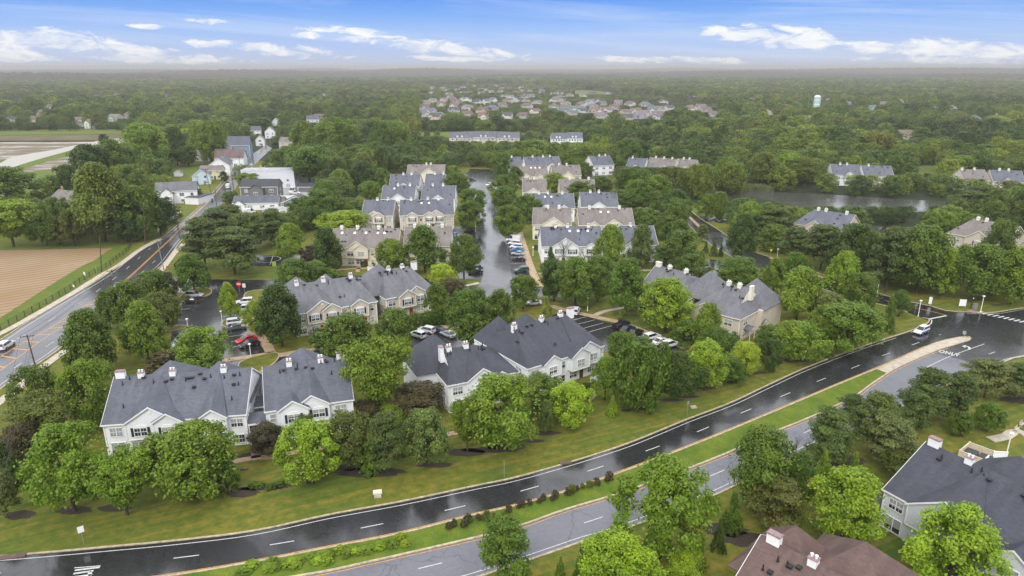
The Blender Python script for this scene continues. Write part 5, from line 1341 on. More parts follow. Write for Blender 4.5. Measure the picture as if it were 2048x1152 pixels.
def make_trees():
    A = [
     (192, 618, 752, 118, 'oval', 'mid', 'big dark tree on the left road verge, above the bright smaller tree'),
     (192, 720, 856, 100, 'round', 'fresh', 'bright green tree left of the chimney end of the lowest white townhouse block'),
     (84, 732, 838, 92, 'round', 'mid', 'dark leafy tree beside the pavement, at the foot of the leaning utility pole'),
     (98, 786, 892, 118, 'spread', 'olive', 'wide olive green tree between the pavement and the lowest white townhouse block'),
     (52, 848, 935, 78, 'round', 'brown', 'dull brownish tree low at the left edge, above the dark conifers'),
     (24, 880, 978, 78, 'cone', 'dark', 'dark conifer at the left edge above the pale blue green pine'),
     (16, 940, 1035, 66, 'pine', 'silver', 'pale blue green pine in a mulch circle at the left edge'),
     (150, 848, 1022, 150, 'round', 'fresh', 'large tree with glossy leaves directly left of the lowest white townhouse block'),
     (255, 898, 1030, 120, 'spread', 'fresh', 'low layered tree with drooping tiers between two large trees on the front lawn'),
     (392, 846, 995, 168, 'round', 'fresh', 'largest yellow green tree in front of the lowest white townhouse block'),
     (325, 868, 960, 60, 'round', 'olive', 'small olive tree tucked behind the layered tree'),
     (458, 905, 985, 46, 'bush', 'mid', 'round low shrub at the right foot of the largest yellow green tree'),
     (298, 602, 722, 92, 'oval', 'fresh', 'upright bright tree between the left verge and the car park'),
     (262, 562, 655, 92, 'round', 'mid', 'dense dark tree at the roadside below the silver car'),
     (222, 582, 660, 48, 'oval', 'mid', 'narrow dark tree overhanging the road edge near the silver car'),
     (312, 541, 612, 74, 'round', 'mid', 'rounded tree at the corner of the left road and the estate entrance'),
     (342, 545, 604, 36, 'round', 'brown', 'small greyish brown tree at the estate entrance corner'),
     (328, 584, 665, 72, 'round', 'olive', 'feathery olive tree at the left side of the car park'),
     (270, 640, 700, 50, 'bush', 'mid', 'low bushy tree under the upright bright tree'),
     (390, 507, 588, 76, 'oval', 'mid', 'single tree with visible trunk on the car park corner island'),
     (463, 566, 641, 46, 'oval', 'bright', 'bright narrow tree on the small island of the car park'),
     (411, 654, 772, 108, 'round', 'fresh', 'bright round tree overlapping the left car park'),
     (335, 700, 745, 76, 'bush', 'brown', 'reddish brown shrub behind the roof of the lowest white block'),
     (565, 568, 693, 104, 'oval', 'dark', 'tall dark tree before the left end of the tan block with three gables'),
     (521, 600, 668, 60, 'round', 'bright', 'light green tree at the left foot of the tall dark tree'),
     (700, 626, 722, 122, 'round', 'mid', 'large rounded tree before the tan block with three gables'),
     (795, 616, 702, 88, 'round', 'mid', 'dark rounded tree left of the white car in the middle car park'),
     (648, 655, 705, 60, 'bush', 'dark', 'dark low tree against the wall of the tan block with three gables'),
     (762, 678, 832, 122, 'spread', 'fresh', 'broad fresh green tree with tiered branches between two white blocks'),
     (838, 764, 828, 112, 'round', 'brown', 'brown purple leaved tree at the left end of the white block with gablet chimney'),
     (737, 800, 846, 76, 'round', 'brown', 'low brown leaved tree right of the second white block'),
     (782, 812, 860, 60, 'round', 'fresh', 'fresh green shrubby tree between two brown leaved trees'),
     (622, 842, 965, 118, 'round', 'bright', 'bright green tree in a mulch ring in front of the second white block'),
     (618, 828, 900, 46, 'pine', 'pine', 'small pine top rising behind the bright tree in the mulch ring'),
     (533, 848, 905, 78, 'round', 'brown', 'thin brown tree beside the path between the two lowest white blocks'),
     (700, 822, 935, 100, 'round', 'olive', 'mottled olive tree with a pale leaning trunk in the long mulch bed'),
     (775, 822, 945, 92, 'pine', 'dark', 'dark pine in the middle of the long mulch bed'),
     (742, 880, 944, 56, 'bush', 'mid', 'low green tree at the foot of the dark pine in the long mulch bed'),
     (855, 818, 932, 98, 'round', 'silver', 'rounded grey green tree at the right end of the long mulch bed'),
     (1002, 750, 896, 156, 'round', 'fresh', 'very large yellow green tree in front of the white block with gablet chimney'),
     (935, 800, 903, 66, 'spread', 'fresh', 'light open tree at the left side of the very large yellow green tree'),
     (1080, 748, 830, 100, 'round', 'mid', 'dark tree under the windows of the largest white block'),
     (1142, 766, 853, 86, 'round', 'lime', 'yellow lime tree in a mulch circle, lowest on the open front lawn'),
     (1092, 800, 866, 36, 'oval', 'silver', 'thin grey green sapling left of the yellow lime tree'),
     (1170, 765, 800, 26, 'bush', 'dark', 'dark shrub behind the yellow lime tree by the front door'),
     (1224, 790, 831, 27, 'cone', 'bright', 'small bright cone shaped conifer alone on the lawn'),
     (1210, 712, 800, 66, 'oval', 'fresh', 'slim fresh green tree right of the largest white block'),
     (1280, 682, 818, 124, 'willow', 'mid', 'large drooping tree in the middle of the front tree row'),
     (1242, 664, 770, 76, 'round', 'mid', 'dark leafy tree at the right end of the largest white block'),
     (1252, 760, 822, 34, 'oval', 'mid', 'small sapling at the left foot of the large drooping tree'),
     (1352, 702, 800, 86, 'round', 'dark', 'dark tree right of the large drooping tree'),
     (1408, 682, 780, 88, 'round', 'bright', 'bright green tree below the three white parked cars'),
     (1463, 712, 766, 62, 'oval', 'mid', 'olive green tree left of the yellow topped one in the front row'),
     (1488, 683, 752, 60, 'round', 'lime', 'yellow topped tree in the front row below the tan block with porches'),
     (1538, 678, 744, 50, 'round', 'dark', 'small dark rounded tree right of the yellow topped one'),
     (1592, 642, 722, 104, 'round', 'fresh', 'fresh green tree right below the tan block with porches'),
     (1530, 650, 705, 50, 'round', 'mid', 'mid green tree at the right wall of the tan block with porches'),
     (1690, 606, 700, 134, 'round', 'fresh', 'broad bright tree crown right of the tan block with porches'),
     (1640, 610, 690, 60, 'round', 'fresh', 'rounded fresh tree left of the broad bright crown'),
     (1740, 618, 672, 54, 'spread', 'fresh', 'low light branches left of the dark conifer by the junction'),
     (1660, 690, 716, 24, 'cone', 'mid', 'tiny conifer at the foot of the fresh green tree in the front row'),
     (1773, 590, 662, 38, 'cone', 'mid', 'dark upright conifer on the junction lawn'),
     (1797, 580, 632, 42, 'oval', 'mid', 'small sapling in a mulch ring on the junction lawn'),
     (1592, 534, 640, 98, 'oval', 'fresh', 'large bright tree behind the broad bright crown'),
     (1680, 503, 610, 72, 'oval', 'bright', 'bright pointed tree beside the side road'),
     (1718, 545, 628, 72, 'round', 'mid', 'mottled green tree beside the side road above the dark conifer'),
     (1650, 585, 650, 80, 'round', 'silver', 'grey green low trees below the bright pointed tree'),
     (1546, 516, 585, 50, 'oval', 'fresh', 'narrow bright tree by the side road bend'),
     (1740, 600, 650, 22, 'cone', 'mid', 'slim upright conifer between the mottled tree and the side road'),
     (1330, 558, 664, 112, 'round', 'bright', 'large light green tree hiding the front of the far east tan block'),
     (1412, 606, 706, 62, 'oval', 'fresh', 'light open tree at the left corner of the tan block with porches'),
     (1432, 655, 728, 84, 'round', 'mid', 'dark green tree behind the bright one below the three white cars'),
     (1370, 640, 690, 60, 'bush', 'mid', 'low green mass at the foot of the large light green tree'),
     (1250, 518, 630, 88, 'oval', 'mid', 'tree with visible trunk on the lawn above the east car park'),
     (1195, 512, 602, 78, 'round', 'mid', 'dark tree beside the inner road, second from the lawn tree with visible trunk'),
     (1150, 514, 612, 92, 'round', 'mid', 'tree in front of the blue roofed block, with trunk on the small lawn'),
     (1108, 520, 603, 70, 'round', 'dark', 'dark tree nearest to the pink pavement beside the central road'),
     (1092, 592, 648, 40, 'cone', 'gold', 'golden green cone shaped conifer behind the largest white block'),
     (1046, 551, 618, 66, 'round', 'mid', 'round tree on the corner beside the end of the central road'),
     (940, 578, 694, 98, 'round', 'mid', 'tall dark tree left of the end of the central road'),
     (1000, 580, 672, 66, 'round', 'mid', 'tree directly at the foot of the central road'),
     (905, 558, 605, 54, 'round', 'brown', 'reddish brown leaved tree by the end wall of the tan block'),
     (876, 566, 645, 62, 'oval', 'mid', 'dark upright tree at the right wall of the tan block with two shuttered windows'),
     (885, 528, 578, 60, 'round', 'lime', 'yellow green tree behind the tan block with two shuttered windows'),
     (928, 470, 556, 68, 'round', 'mid', 'tree with visible trunk beside the lower end of the central road'),
     (850, 452, 545, 88, 'oval', 'mid', 'tall tree before the brown roofed block beside the central road'),
     (786, 478, 545, 64, 'round', 'fresh', 'fresh green tree right of the red door house'),
     (656, 456, 548, 74, 'oval', 'dark', 'dark glossy tree left of the red door house'),
     (634, 490, 545, 66, 'round', 'purple', 'dark purple leaved tree left of the red door house'),
     (583, 447, 524, 66, 'oval', 'fresh', 'bright upright tree behind the round marking of the small car park'),
     (470, 452, 548, 116, 'pine', 'pine', 'big spreading pine above the car park entrance'),
     (412, 432, 538, 92, 'pine', 'pine', 'big pine right beside the left road'),
     (440, 414, 490, 84, 'pine', 'pine', 'pine behind the two big pines at the road, half hidden'),
     (500, 424, 505, 84, 'pine', 'pine', 'pine at the right of the pine group'),
     (548, 416, 490, 74, 'pine', 'dark', 'dark pine behind the bright upright tree'),
     (462, 408, 460, 66, 'pine', 'pine', 'rearmost pine of the roadside group'),
     (590, 518, 590, 84, 'round', 'mid', 'rounded tree above the roof peak of the tan block with three gables'),
     (634, 522, 575, 66, 'round', 'mid', 'smaller rounded tree left of the path to the red door'),
     (660, 537, 568, 50, 'bush', 'fresh', 'low fresh shrub before the red door house'),
     (600, 560, 600, 40, 'bush', 'bright', 'light low tree at the left end of the tan block with three gables'),
     (540, 590, 650, 50, 'round', 'fresh', 'light tree right of the island tree in the car park'),
     (688, 421, 466, 96, 'round', 'lime', 'wide lime green tree left of the tan block with two gables'),
     (645, 380, 450, 76, 'round', 'mid', 'dark green tree at the left of the blue roofed column, upper'),
     (698, 395, 445, 70, 'round', 'mid', 'round dark tree just left of the tan block by the narrow gap'),
     (665, 355, 410, 80, 'round', 'mid', 'large round tree above the lime green one'),
     (742, 362, 402, 48, 'round', 'fresh', 'small round tree left of the third row of blue roofs'),
     (762, 336, 378, 44, 'round', 'mid', 'round tree left of the fourth row of blue roofs'),
     (824, 377, 408, 50, 'round', 'mid', 'round tree between the two third row blocks'),
     (868, 344, 373, 22, 'oval', 'dark', 'thin tree before the half hidden fourth row block'),
     (608, 395, 450, 70, 'round', 'mid', 'tree below the yard of the white trailer'),
     (570, 425, 470, 70, 'round', 'mid', 'tree between the pines and the white trailer'),
     (940, 403, 465, 60, 'round', 'mid', 'round tree left of the central road, nearest of the left row'),
     (945, 378, 432, 58, 'round', 'mid', 'round tree left of the central road, second of the left row'),
     (914, 346, 392, 56, 'round', 'mid', 'round tree left of the central road, third of the left row'),
     (906, 331, 368, 44, 'round', 'fresh', 'round tree left of the central road, fourth of the left row'),
     (1018, 411, 478, 64, 'round', 'mid', 'round tree right of the central road, nearest of the right row'),
     (1054, 390, 445, 64, 'round', 'mid', 'round tree in front of the third row blue roof, right of the road'),
     (1010, 372, 420, 60, 'round', 'mid', 'round tree right of the central road, second of the right row'),
     (1006, 350, 398, 50, 'round', 'mid', 'round tree right of the central road, third of the right row'),
     (1002, 306, 358, 48, 'round', 'mid', 'round tree at the upper end of the central road'),
     (1030, 333, 375, 40, 'oval', 'mid', 'tree at the left end of the fifth row'),
     (1108, 346, 392, 52, 'round', 'fresh', 'bright round tree between the fourth row brown roofs'),
     (1160, 363, 410, 64, 'round', 'mid', 'round tree behind the third row right block, left'),
     (1200, 352, 395, 54, 'round', 'mid', 'round tree behind the third row right block, right'),
     (1150, 316, 348, 40, 'round', 'mid', 'round tree right of the sixth row blue roof, upper'),
     (1168, 325, 362, 40, 'round', 'mid', 'round tree right of the fifth row brown roof'),
     (1126, 462, 532, 46, 'round', 'brown', 'leafless grey tree before the double gable of the blue roofed block'),
     (1101, 494, 540, 30, 'cone', 'dark', 'dark cone shaped conifer at the corner of the blue roofed block'),
     (1168, 488, 545, 52, 'round', 'mid', 'dark leafy tree right of the leafless one'),
     (1220, 450, 548, 66, 'oval', 'fresh', 'tall light tree before the blue roofed block'),
     (1280, 450, 535, 58, 'oval', 'silver', 'tall grey green tree at the right end of the blue roofed block'),
     (1322, 490, 548, 48, 'pine', 'dark', 'dark layered pine right of the tall grey green tree'),
     (1362, 461, 540, 84, 'round', 'mid', 'large round tree behind the dark layered pine'),
     (1380, 508, 560, 68, 'round', 'mid', 'round tree behind the chimneys of the far east tan block'),
     (1288, 416, 470, 70, 'round', 'mid', 'round tree right of the second row brown roofs'),
     (1238, 380, 432, 68, 'round', 'mid', 'round tree right of the third row right block'),
     (1335, 432, 480, 56, 'round', 'mid', 'tree behind the right end of the blue roofed block'),
     (1404, 448, 484, 30, 'pine', 'silver', 'blue green spruce beside the side road'),
     (1411, 483, 506, 14, 'cone', 'dark', 'little conifer by the side road, left of three'),
     (1427, 481, 512, 20, 'cone', 'silver', 'little conifer by the side road, middle and tallest of three'),
     (1441, 487, 513, 13, 'cone', 'dark', 'little conifer by the side road, right of three'),
     (1482, 428, 520, 68, 'oval', 'dark', 'tall dark tree at the bend of the side road'),
     (1474, 514, 588, 88, 'round', 'mid', 'large round tree right of the far east tan block'),
     (1436, 385, 440, 40, 'willow', 'fresh', 'small willow on the lawn by the pond, right'),
     (1412, 388, 436, 36, 'round', 'fresh', 'small round tree on the lawn by the pond, left'),
     (1700, 448, 560, 98, 'round', 'dark', 'big dark tree left of the double trunk beyond the side road'),
     (1770, 450, 585, 90, 'pine', 'dark', 'big dark spreading pine beyond the side road'),
     (1832, 452, 588, 110, 'round', 'mid', 'very large dark tree opposite the junction lawn'),
     (1882, 498, 592, 60, 'oval', 'bright', 'bright upright tree opposite the junction'),
     (1946, 488, 600, 108, 'round', 'mid', 'large tree directly behind the junction signs'),
     (2022, 496, 608, 90, 'oval', 'fresh', 'tall tree with visible trunk at the right edge above the crossing'),
     (1640, 448, 540, 90, 'pine', 'pine', 'spreading pine behind the bright pointed tree'),
     (1588, 452, 525, 76, 'pine', 'dark', 'dark pine above the side road street lamp'),
     (1985, 440, 560, 70, 'round', 'mid', 'tree behind the right edge row, above the crossing'),
     # near right
     (1322, 918, 1118, 172, 'round', 'fresh', 'largest tree beside the lower carriageway, partly covering the road'),
     (1384, 1000, 1128, 74, 'cone', 'gold', 'tall golden green cedar at the right foot of the largest roadside tree'),
     (1232, 1064, 1195, 152, 'round', 'bright', 'bright round tree cut by the lower edge, left of the golden cedar'),
     (1012, 1030, 1168, 112, 'pine', 'mid', 'dark green pine standing alone at the lower edge over the road'),
     (1436, 1036, 1102, 34, 'cone', 'dark', 'dark slim spruce right of the golden green cedar'),
     (1462, 980, 1062, 50, 'cone', 'mid', 'pointed green conifer on the slope right of the golden cedar'),
     (1292, 1060, 1150, 50, 'cone', 'mid', 'mid green cone conifer left of the golden cedar'),
     (1368, 1098, 1170, 80, 'round', 'bright', 'light green tree at the lower edge below the golden cedar'),
     (1120, 1112, 1158, 26, 'cone', 'mid', 'little conifer in the grass at the lower edge'),
     (1162, 1086, 1162, 40, 'cone', 'mid', 'narrow conifer left of the bright round tree at the lower edge'),
     (1515, 856, 1020, 134, 'round', 'mid', 'large dark tree at the roadside, upper of the overlapping pair'),
     (1545, 950, 1062, 130, 'pine', 'olive', 'layered olive green tree in front of the large dark roadside tree'),
     (1592, 905, 1010, 70, 'round', 'mid', 'mid green tree right of the overlapping pair'),
     (1682, 936, 1085, 146, 'round', 'bright', 'bright green tree between the white block and the rust brown roof'),
     (1890, 1012, 1190, 176, 'round', 'bright', 'bright tree in front of the near white block at the right edge'),
     (1645, 900, 955, 40, 'cone', 'fresh', 'upright conifer before the big pine, left of a pair'),
     (1706, 904, 950, 34, 'cone', 'fresh', 'upright conifer before the big pine, right of a pair'),
     (1652, 812, 925, 106, 'pine', 'dark', 'big pine with a visible leaning trunk beside the lower carriageway'),
     (1742, 782, 905, 100, 'pine', 'dark', 'wide dark pine second along the lower carriageway'),
     (1775, 832, 938, 90, 'pine', 'paleine', 'pale grey green pine standing forward of the row'),
     (1852, 734, 838, 96, 'pine', 'pine', 'dark pine with rounded top in the middle of the roadside row'),
     (1815, 776, 868, 84, 'pine', 'dark', 'dark pine below the middle of the roadside row'),
     (1908, 742, 842, 74, 'pine', 'pine', 'dark pine right of the middle of the roadside row'),
     (1968, 716, 796, 98, 'pine', 'paleine', 'light green pine with flat layered top at the right'),
     (2036, 722, 796, 76, 'pine', 'pine', 'dark pine at the right edge'),
     (1700, 786, 850, 60, 'pine', 'dark', 'small dark pine leaning over the lane behind the row'),
     (1916, 824, 872, 46, 'round', 'mid', 'small round tree in a mulch ring near the rubbish enclosure'),
     (1974, 806, 862, 62, 'round', 'mid', 'low spreading tree on the lawn near the rubbish enclosure'),
     (1808, 905, 966, 92, 'spread', 'olive', 'shrubby light tree beside the near white block roof'),
     (1592, 862, 905, 26, 'round', 'brown', 'leafless reddish sapling by the lower carriageway'),
     (1720, 1068, 1110, 30, 'bush', 'dark', 'shrub at the left wall of the near white block'),
     # left wood beyond the field
     (28, 400, 494, 112, 'spread', 'bright', 'wide bright tree at the left edge beyond the ploughed field'),
     (22, 334, 420, 118, 'round', 'mid', 'large dark tree at the left edge above the wide bright one'),
     (212, 328, 484, 124, 'oval', 'tan', 'tallest yellow green tree in the wood beyond the ploughed field'),
     (120, 395, 488, 66, 'round', 'mid', 'thin tree in front of the cream house by the field'),
     (150, 420, 492, 66, 'round', 'olive', 'olive tree at the field edge below the cream house'),
     (95, 425, 492, 70, 'round', 'mid', 'mid green tree at the field edge, second from the left'),
     (288, 372, 478, 86, 'round', 'mid', 'dark tree right of the tallest yellow green tree'),
     (322, 392, 470, 58, 'round', 'dark', 'dark tree behind the poles at the white guard rail'),
     (255, 420, 484, 70, 'round', 'dark', 'low dark tree at the field corner'),
     (186, 290, 385, 90, 'round', 'dark', 'dark round tree beside the muddy channel'),
     (235, 280, 375, 80, 'round', 'mid', 'rounded tree behind the dark one by the muddy channel'),
     (142, 330, 400, 60, 'round', 'dark', 'dark tree left of the tallest yellow green one'),
     (210, 268, 296, 22, 'round', 'dark', 'small lone dark tree at the end of the muddy channel'),
     (300, 248, 345, 86, 'round', 'fresh', 'tall fresh tree behind the village green'),
     (320, 318, 362, 58, 'round', 'mid', 'rounded tree at the left edge of the village green'),
     (425, 243, 330, 66, 'round', 'fresh', 'tall bright tree left of the tall blue house'),
     (378, 292, 332, 40, 'round', 'mid', 'round tree at the far edge of the village green'),
     (356, 255, 330, 50, 'oval', 'dark', 'tall dark tree behind the village green'),
     (268, 330, 400, 60, 'round', 'mid', 'mid green tree above the long white house'),
     (497, 346, 382, 46, 'spread', 'fresh', 'light tree between the street and the dark grey house'),
     (462, 382, 408, 38, 'round', 'mid', 'small dark tree by the street below the dark grey house'),
     (448, 343, 362, 20, 'bush', 'dark', 'dark round bush right of the white gabled house'),
     (970, 240, 270, 46, 'round', 'fresh', 'single spreading tree standing on the far bright meadow'),
     (386, 375, 402, 34, 'round', 'mid', 'small tree between the white garage and the street'),
     (620, 292, 372, 100, 'spread', 'mid', 'wide layered tree behind the lavender building'),
     (560, 300, 350, 54, 'round', 'mid', 'tree at the bend of the village street'),
     (676, 235, 318, 84, 'round', 'fresh', 'tall bright tree crowning the wood above the village'),
     (610, 243, 320, 60, 'oval', 'fresh', 'bright tree above the street bend'),
     (800, 246, 318, 50, 'round', 'fresh', 'bright tree in front of the far meadow, right of a pair'),
     (768, 244, 322, 50, 'round', 'mid', 'tree in front of the far meadow, left of a pair'),
     (1462, 328, 388, 66, 'willow', 'gold', 'yellow green willow behind the pond reeds, right'),
     (1392, 330, 396, 60, 'willow', 'gold', 'yellow green willow left of the pond reeds'),
     (1340, 335, 395, 60, 'willow', 'tan', 'yellow green tree beside the tan apartment building'),
    ]
    dead = ('leafless',)
    for a in A:
        lab = a[6]
        T(*a[:7], cat='dead tree' if any(d in lab for d in dead) else 'tree', group='planted trees around the houses and roads' if a[1] > 420 else 'trees behind the estate')
    # hedge and shrubs
    for (x, y, w, h, c, lab) in [(622, 668, 2.0, 1.5, 'dark', 'clipped shrub at the corner window of the tan block with three gables'), (1192, 748, 1.6, 1.3, 'brown', 'dark red shrub beside the white front steps'),
                                 (729, 532, 2.2, 1.8, 'dark', 'dark shrub left of the red front door'), (750, 531, 1.6, 1.4, 'mid', 'green shrub right of the red front door'), (1470, 668, 2.2, 2.2, 'dark', 'round shrub at the corner of the tan block with porches'),
                                 (507, 973, 1.7, .8, 'mid', 'little green shrub, left of four in the front lawn bed'), (520, 974, 1.7, .8, 'mid', 'little green shrub, second of four in the front lawn bed'), (542, 977, 1.7, .8, 'mid', 'little green shrub, third of four in the front lawn bed'), (562, 970, 1.7, .9, 'mid', 'little green shrub, right of four in the front lawn bed'),
                                 (1065, 566, 2, 1.5, 'mid', 'low shrub beside the pink pavement of the central road'), (1072, 500, 2, 2, 'mid', 'shrub beside the left wall of the blue roofed block')]:
        tree(G(x, y), w, h, 'bush', c, lab, 'clipped shrubs')
    hg = G(838, 655); h = thing('hedge', 'long clipped hedge between the tan block and the middle car park lawn', 'hedge', hg, R(25))
    h.scale = (1, 1, 1); rs = np.random.RandomState(4); n = 9000
    C = np.stack([rs.uniform(-7, 7, n), rs.uniform(-1, 1, n), rs.uniform(0.1, 3.1, n)], 1); f = rs.randint(0, 5, n)
    C[f == 0, 1] = -1; C[f == 1, 1] = 1; C[f == 2, 2] = 3.1; C[f == 3, 2] = 3.05; C[f == 4, 1] = -1.0; C += rs.normal(0, .1, C.shape)
    o = obj('foliage', np_mesh('foliage', leaves(rs, C, unit(C), unit(C), .3, .4, .6), M['foliage']), h); o.color = (*TC['mid'], 1)
make_trees()
print('manual trees', N_TREES[0])

# ------------------------------------------------------------------ woods around the estate
EXB = [(min(p[0] for p in P), min(p[1] for p in P), max(p[0] for p in P), max(p[1] for p in P), P) for P in EXCL]
CENTRE = [(p.x, p.y) for p in (G(*q) for q in [(695, 560), (690, 445), (745, 350), (800, 330), (900, 318), (1120, 306), (1240, 350), (1250, 420), (1340, 450), (1345, 560), (1330, 720), (700, 760)])]
SUBDIV = [(p.x, p.y) for p in (G(*q) for q in [(838, 246), (850, 196), (850, 172), (1060, 170), (1240, 186), (1440, 214), (1445, 240), (1330, 250), (1190, 248), (980, 244)])]
LOWTREE = [(p.x, p.y) for p in (G(*q) for q in [(825, 262), (1060, 262), (1200, 300), (1190, 312), (1040, 310), (900, 305), (860, 296)])]
VISR = VIS + [(1404, 383, 1520, 396, G(0, 384)[1]), (1530, 390, 1600, 404, 500), (1600, 396, 1700, 412, 500), (1700, 398, 1890, 412, 480), (830, 264, 985, 272, 640), (0, 264, 245, 330, 900), (0, 300, 120, 350, 500), (938, 352, 990, 585, 420), (1376, 418, 1440, 440, 330),
               (1826, 334, 1872, 346, 560), (338, 334, 410, 350, 480), (545, 370, 612, 396, 380), (1742, 452, 1832, 462, 290), (1150, 180, 1225, 188, 2000), (1385, 425, 1446, 492, 330), (1500, 505, 1535, 535, 250), (1623, 190, 1640, 214, 1500), (490, 270, 545, 330, 620)]
VISR = [r for r in VISR if r[2] > -100 and r[0] < 2150]


def blocked(x, y, mg):
    for (a, b, c, d, P) in EXB:
        if a - mg < x < c + mg and b - mg < y < d + mg:
            if inpoly(x, y, P): return True
            if mg > 0:
                for q in ((mg, 0), (-mg, 0), (0, mg), (0, -mg)):
                    if inpoly(x + q[0], y + q[1], P): return True
    return False


def make_woods():
    rng = random.Random(31); cand = []
    cell = {}
    for (x, y, r) in TREE_XY: cell.setdefault((int(x // 14), int(y // 14)), []).append((x, y, r))
    def close(x, y, r):
        i, j = int(x // 14), int(y // 14)
        for a in (-1, 0, 1):
            for b in (-1, 0, 1):
                for (u, v, q) in cell.get((i + a, j + b), ()):
                    if (u - x) ** 2 + (v - y) ** 2 < (0.70 * (r + q)) ** 2: return True
        return False
    bands = [(150, 330, 8.0), (330, 520, 9.4), (520, 800, 10.6), (800, 1150, 11.6), (1150, 1700, 13.0), (1700, 2600, 16), (2600, 3800, 22)]
    for (ya, yb, sp) in bands:
        y = ya
        while y < yb:
            xm = y * 0.80 + 60; x = -xm
            while x < xm:
                px_ = x + rng.uniform(-.42, .42) * sp; py_ = y + rng.uniform(-.42, .42) * sp; x += sp
                u, v, dep = PX((px_, py_, 0))
                if u < -120 or u > 2170: continue
                if py_ < 420:
                    if inpoly(px_, py_, CENTRE): continue
                    if v > 590 or (v > 535 and u < 1500) or (v > 470 and u < 700): continue
                    if u < 345 and v > 485: continue
                    if v > 395 and 345 < u < 560: continue
                    if 700 < u < 1345 and v > 470: continue
                if u < 262 and 262 < v < 352 and py_ < 800: continue
                if 335 < u < 650 and 330 < v < 440 and rng.random() < .75: continue
                sub_ = inpoly(px_, py_, SUBDIV); low = inpoly(px_, py_, LOWTREE)
                pn = mnoise.noise(Vector((px_ * .011, py_ * .011, 4.0))); r = sp * rng.uniform(.46, .78) * (1 + .35 * pn)
                if sub_: 
                    if rng.random() < .3: continue
                    r *= .6
                elif low: r *= .6
                w = 2 * r; h = w * rng.uniform(.95, 1.3) + 3.5 * pn if py_ < 1200 else rng.uniform(11, 18) + 5 * pn; h = max(h, w * .7)
                if sub_ or low: h = min(h, rng.uniform(5.0, 8.5))
                h = min(h, 21)
                if blocked(px_, py_, r * .45): continue
                if close(px_, py_, r): continue
                ok = True; _, vt, _ = PX((px_, py_ + r * .3, h))
                wp = r * F / dep
                for (x0, y0, x1, y1, dd) in VISR:
                    if py_ < dd and u + wp * .75 > x0 and u - wp * .75 < x1 and vt < y1 and v > y0:
                        # shrink until its top clears the thing to be seen
                        hn = h * (v - y1) / max(1e-3, v - vt)
                        if hn > 4.0 and hn > .38 * h and v > y1: h = hn; vt = y1; r = min(r, h * .6); w = 2 * r
                        else: ok = False; break
                if not ok: continue
                cell.setdefault((int(px_ // 14), int(py_ // 14)), []).append((px_, py_, r))
                cand.append((px_, py_, w, h, dep))
            y += sp
    return cand
CAND = make_woods()
print('wood candidates', len(CAND))


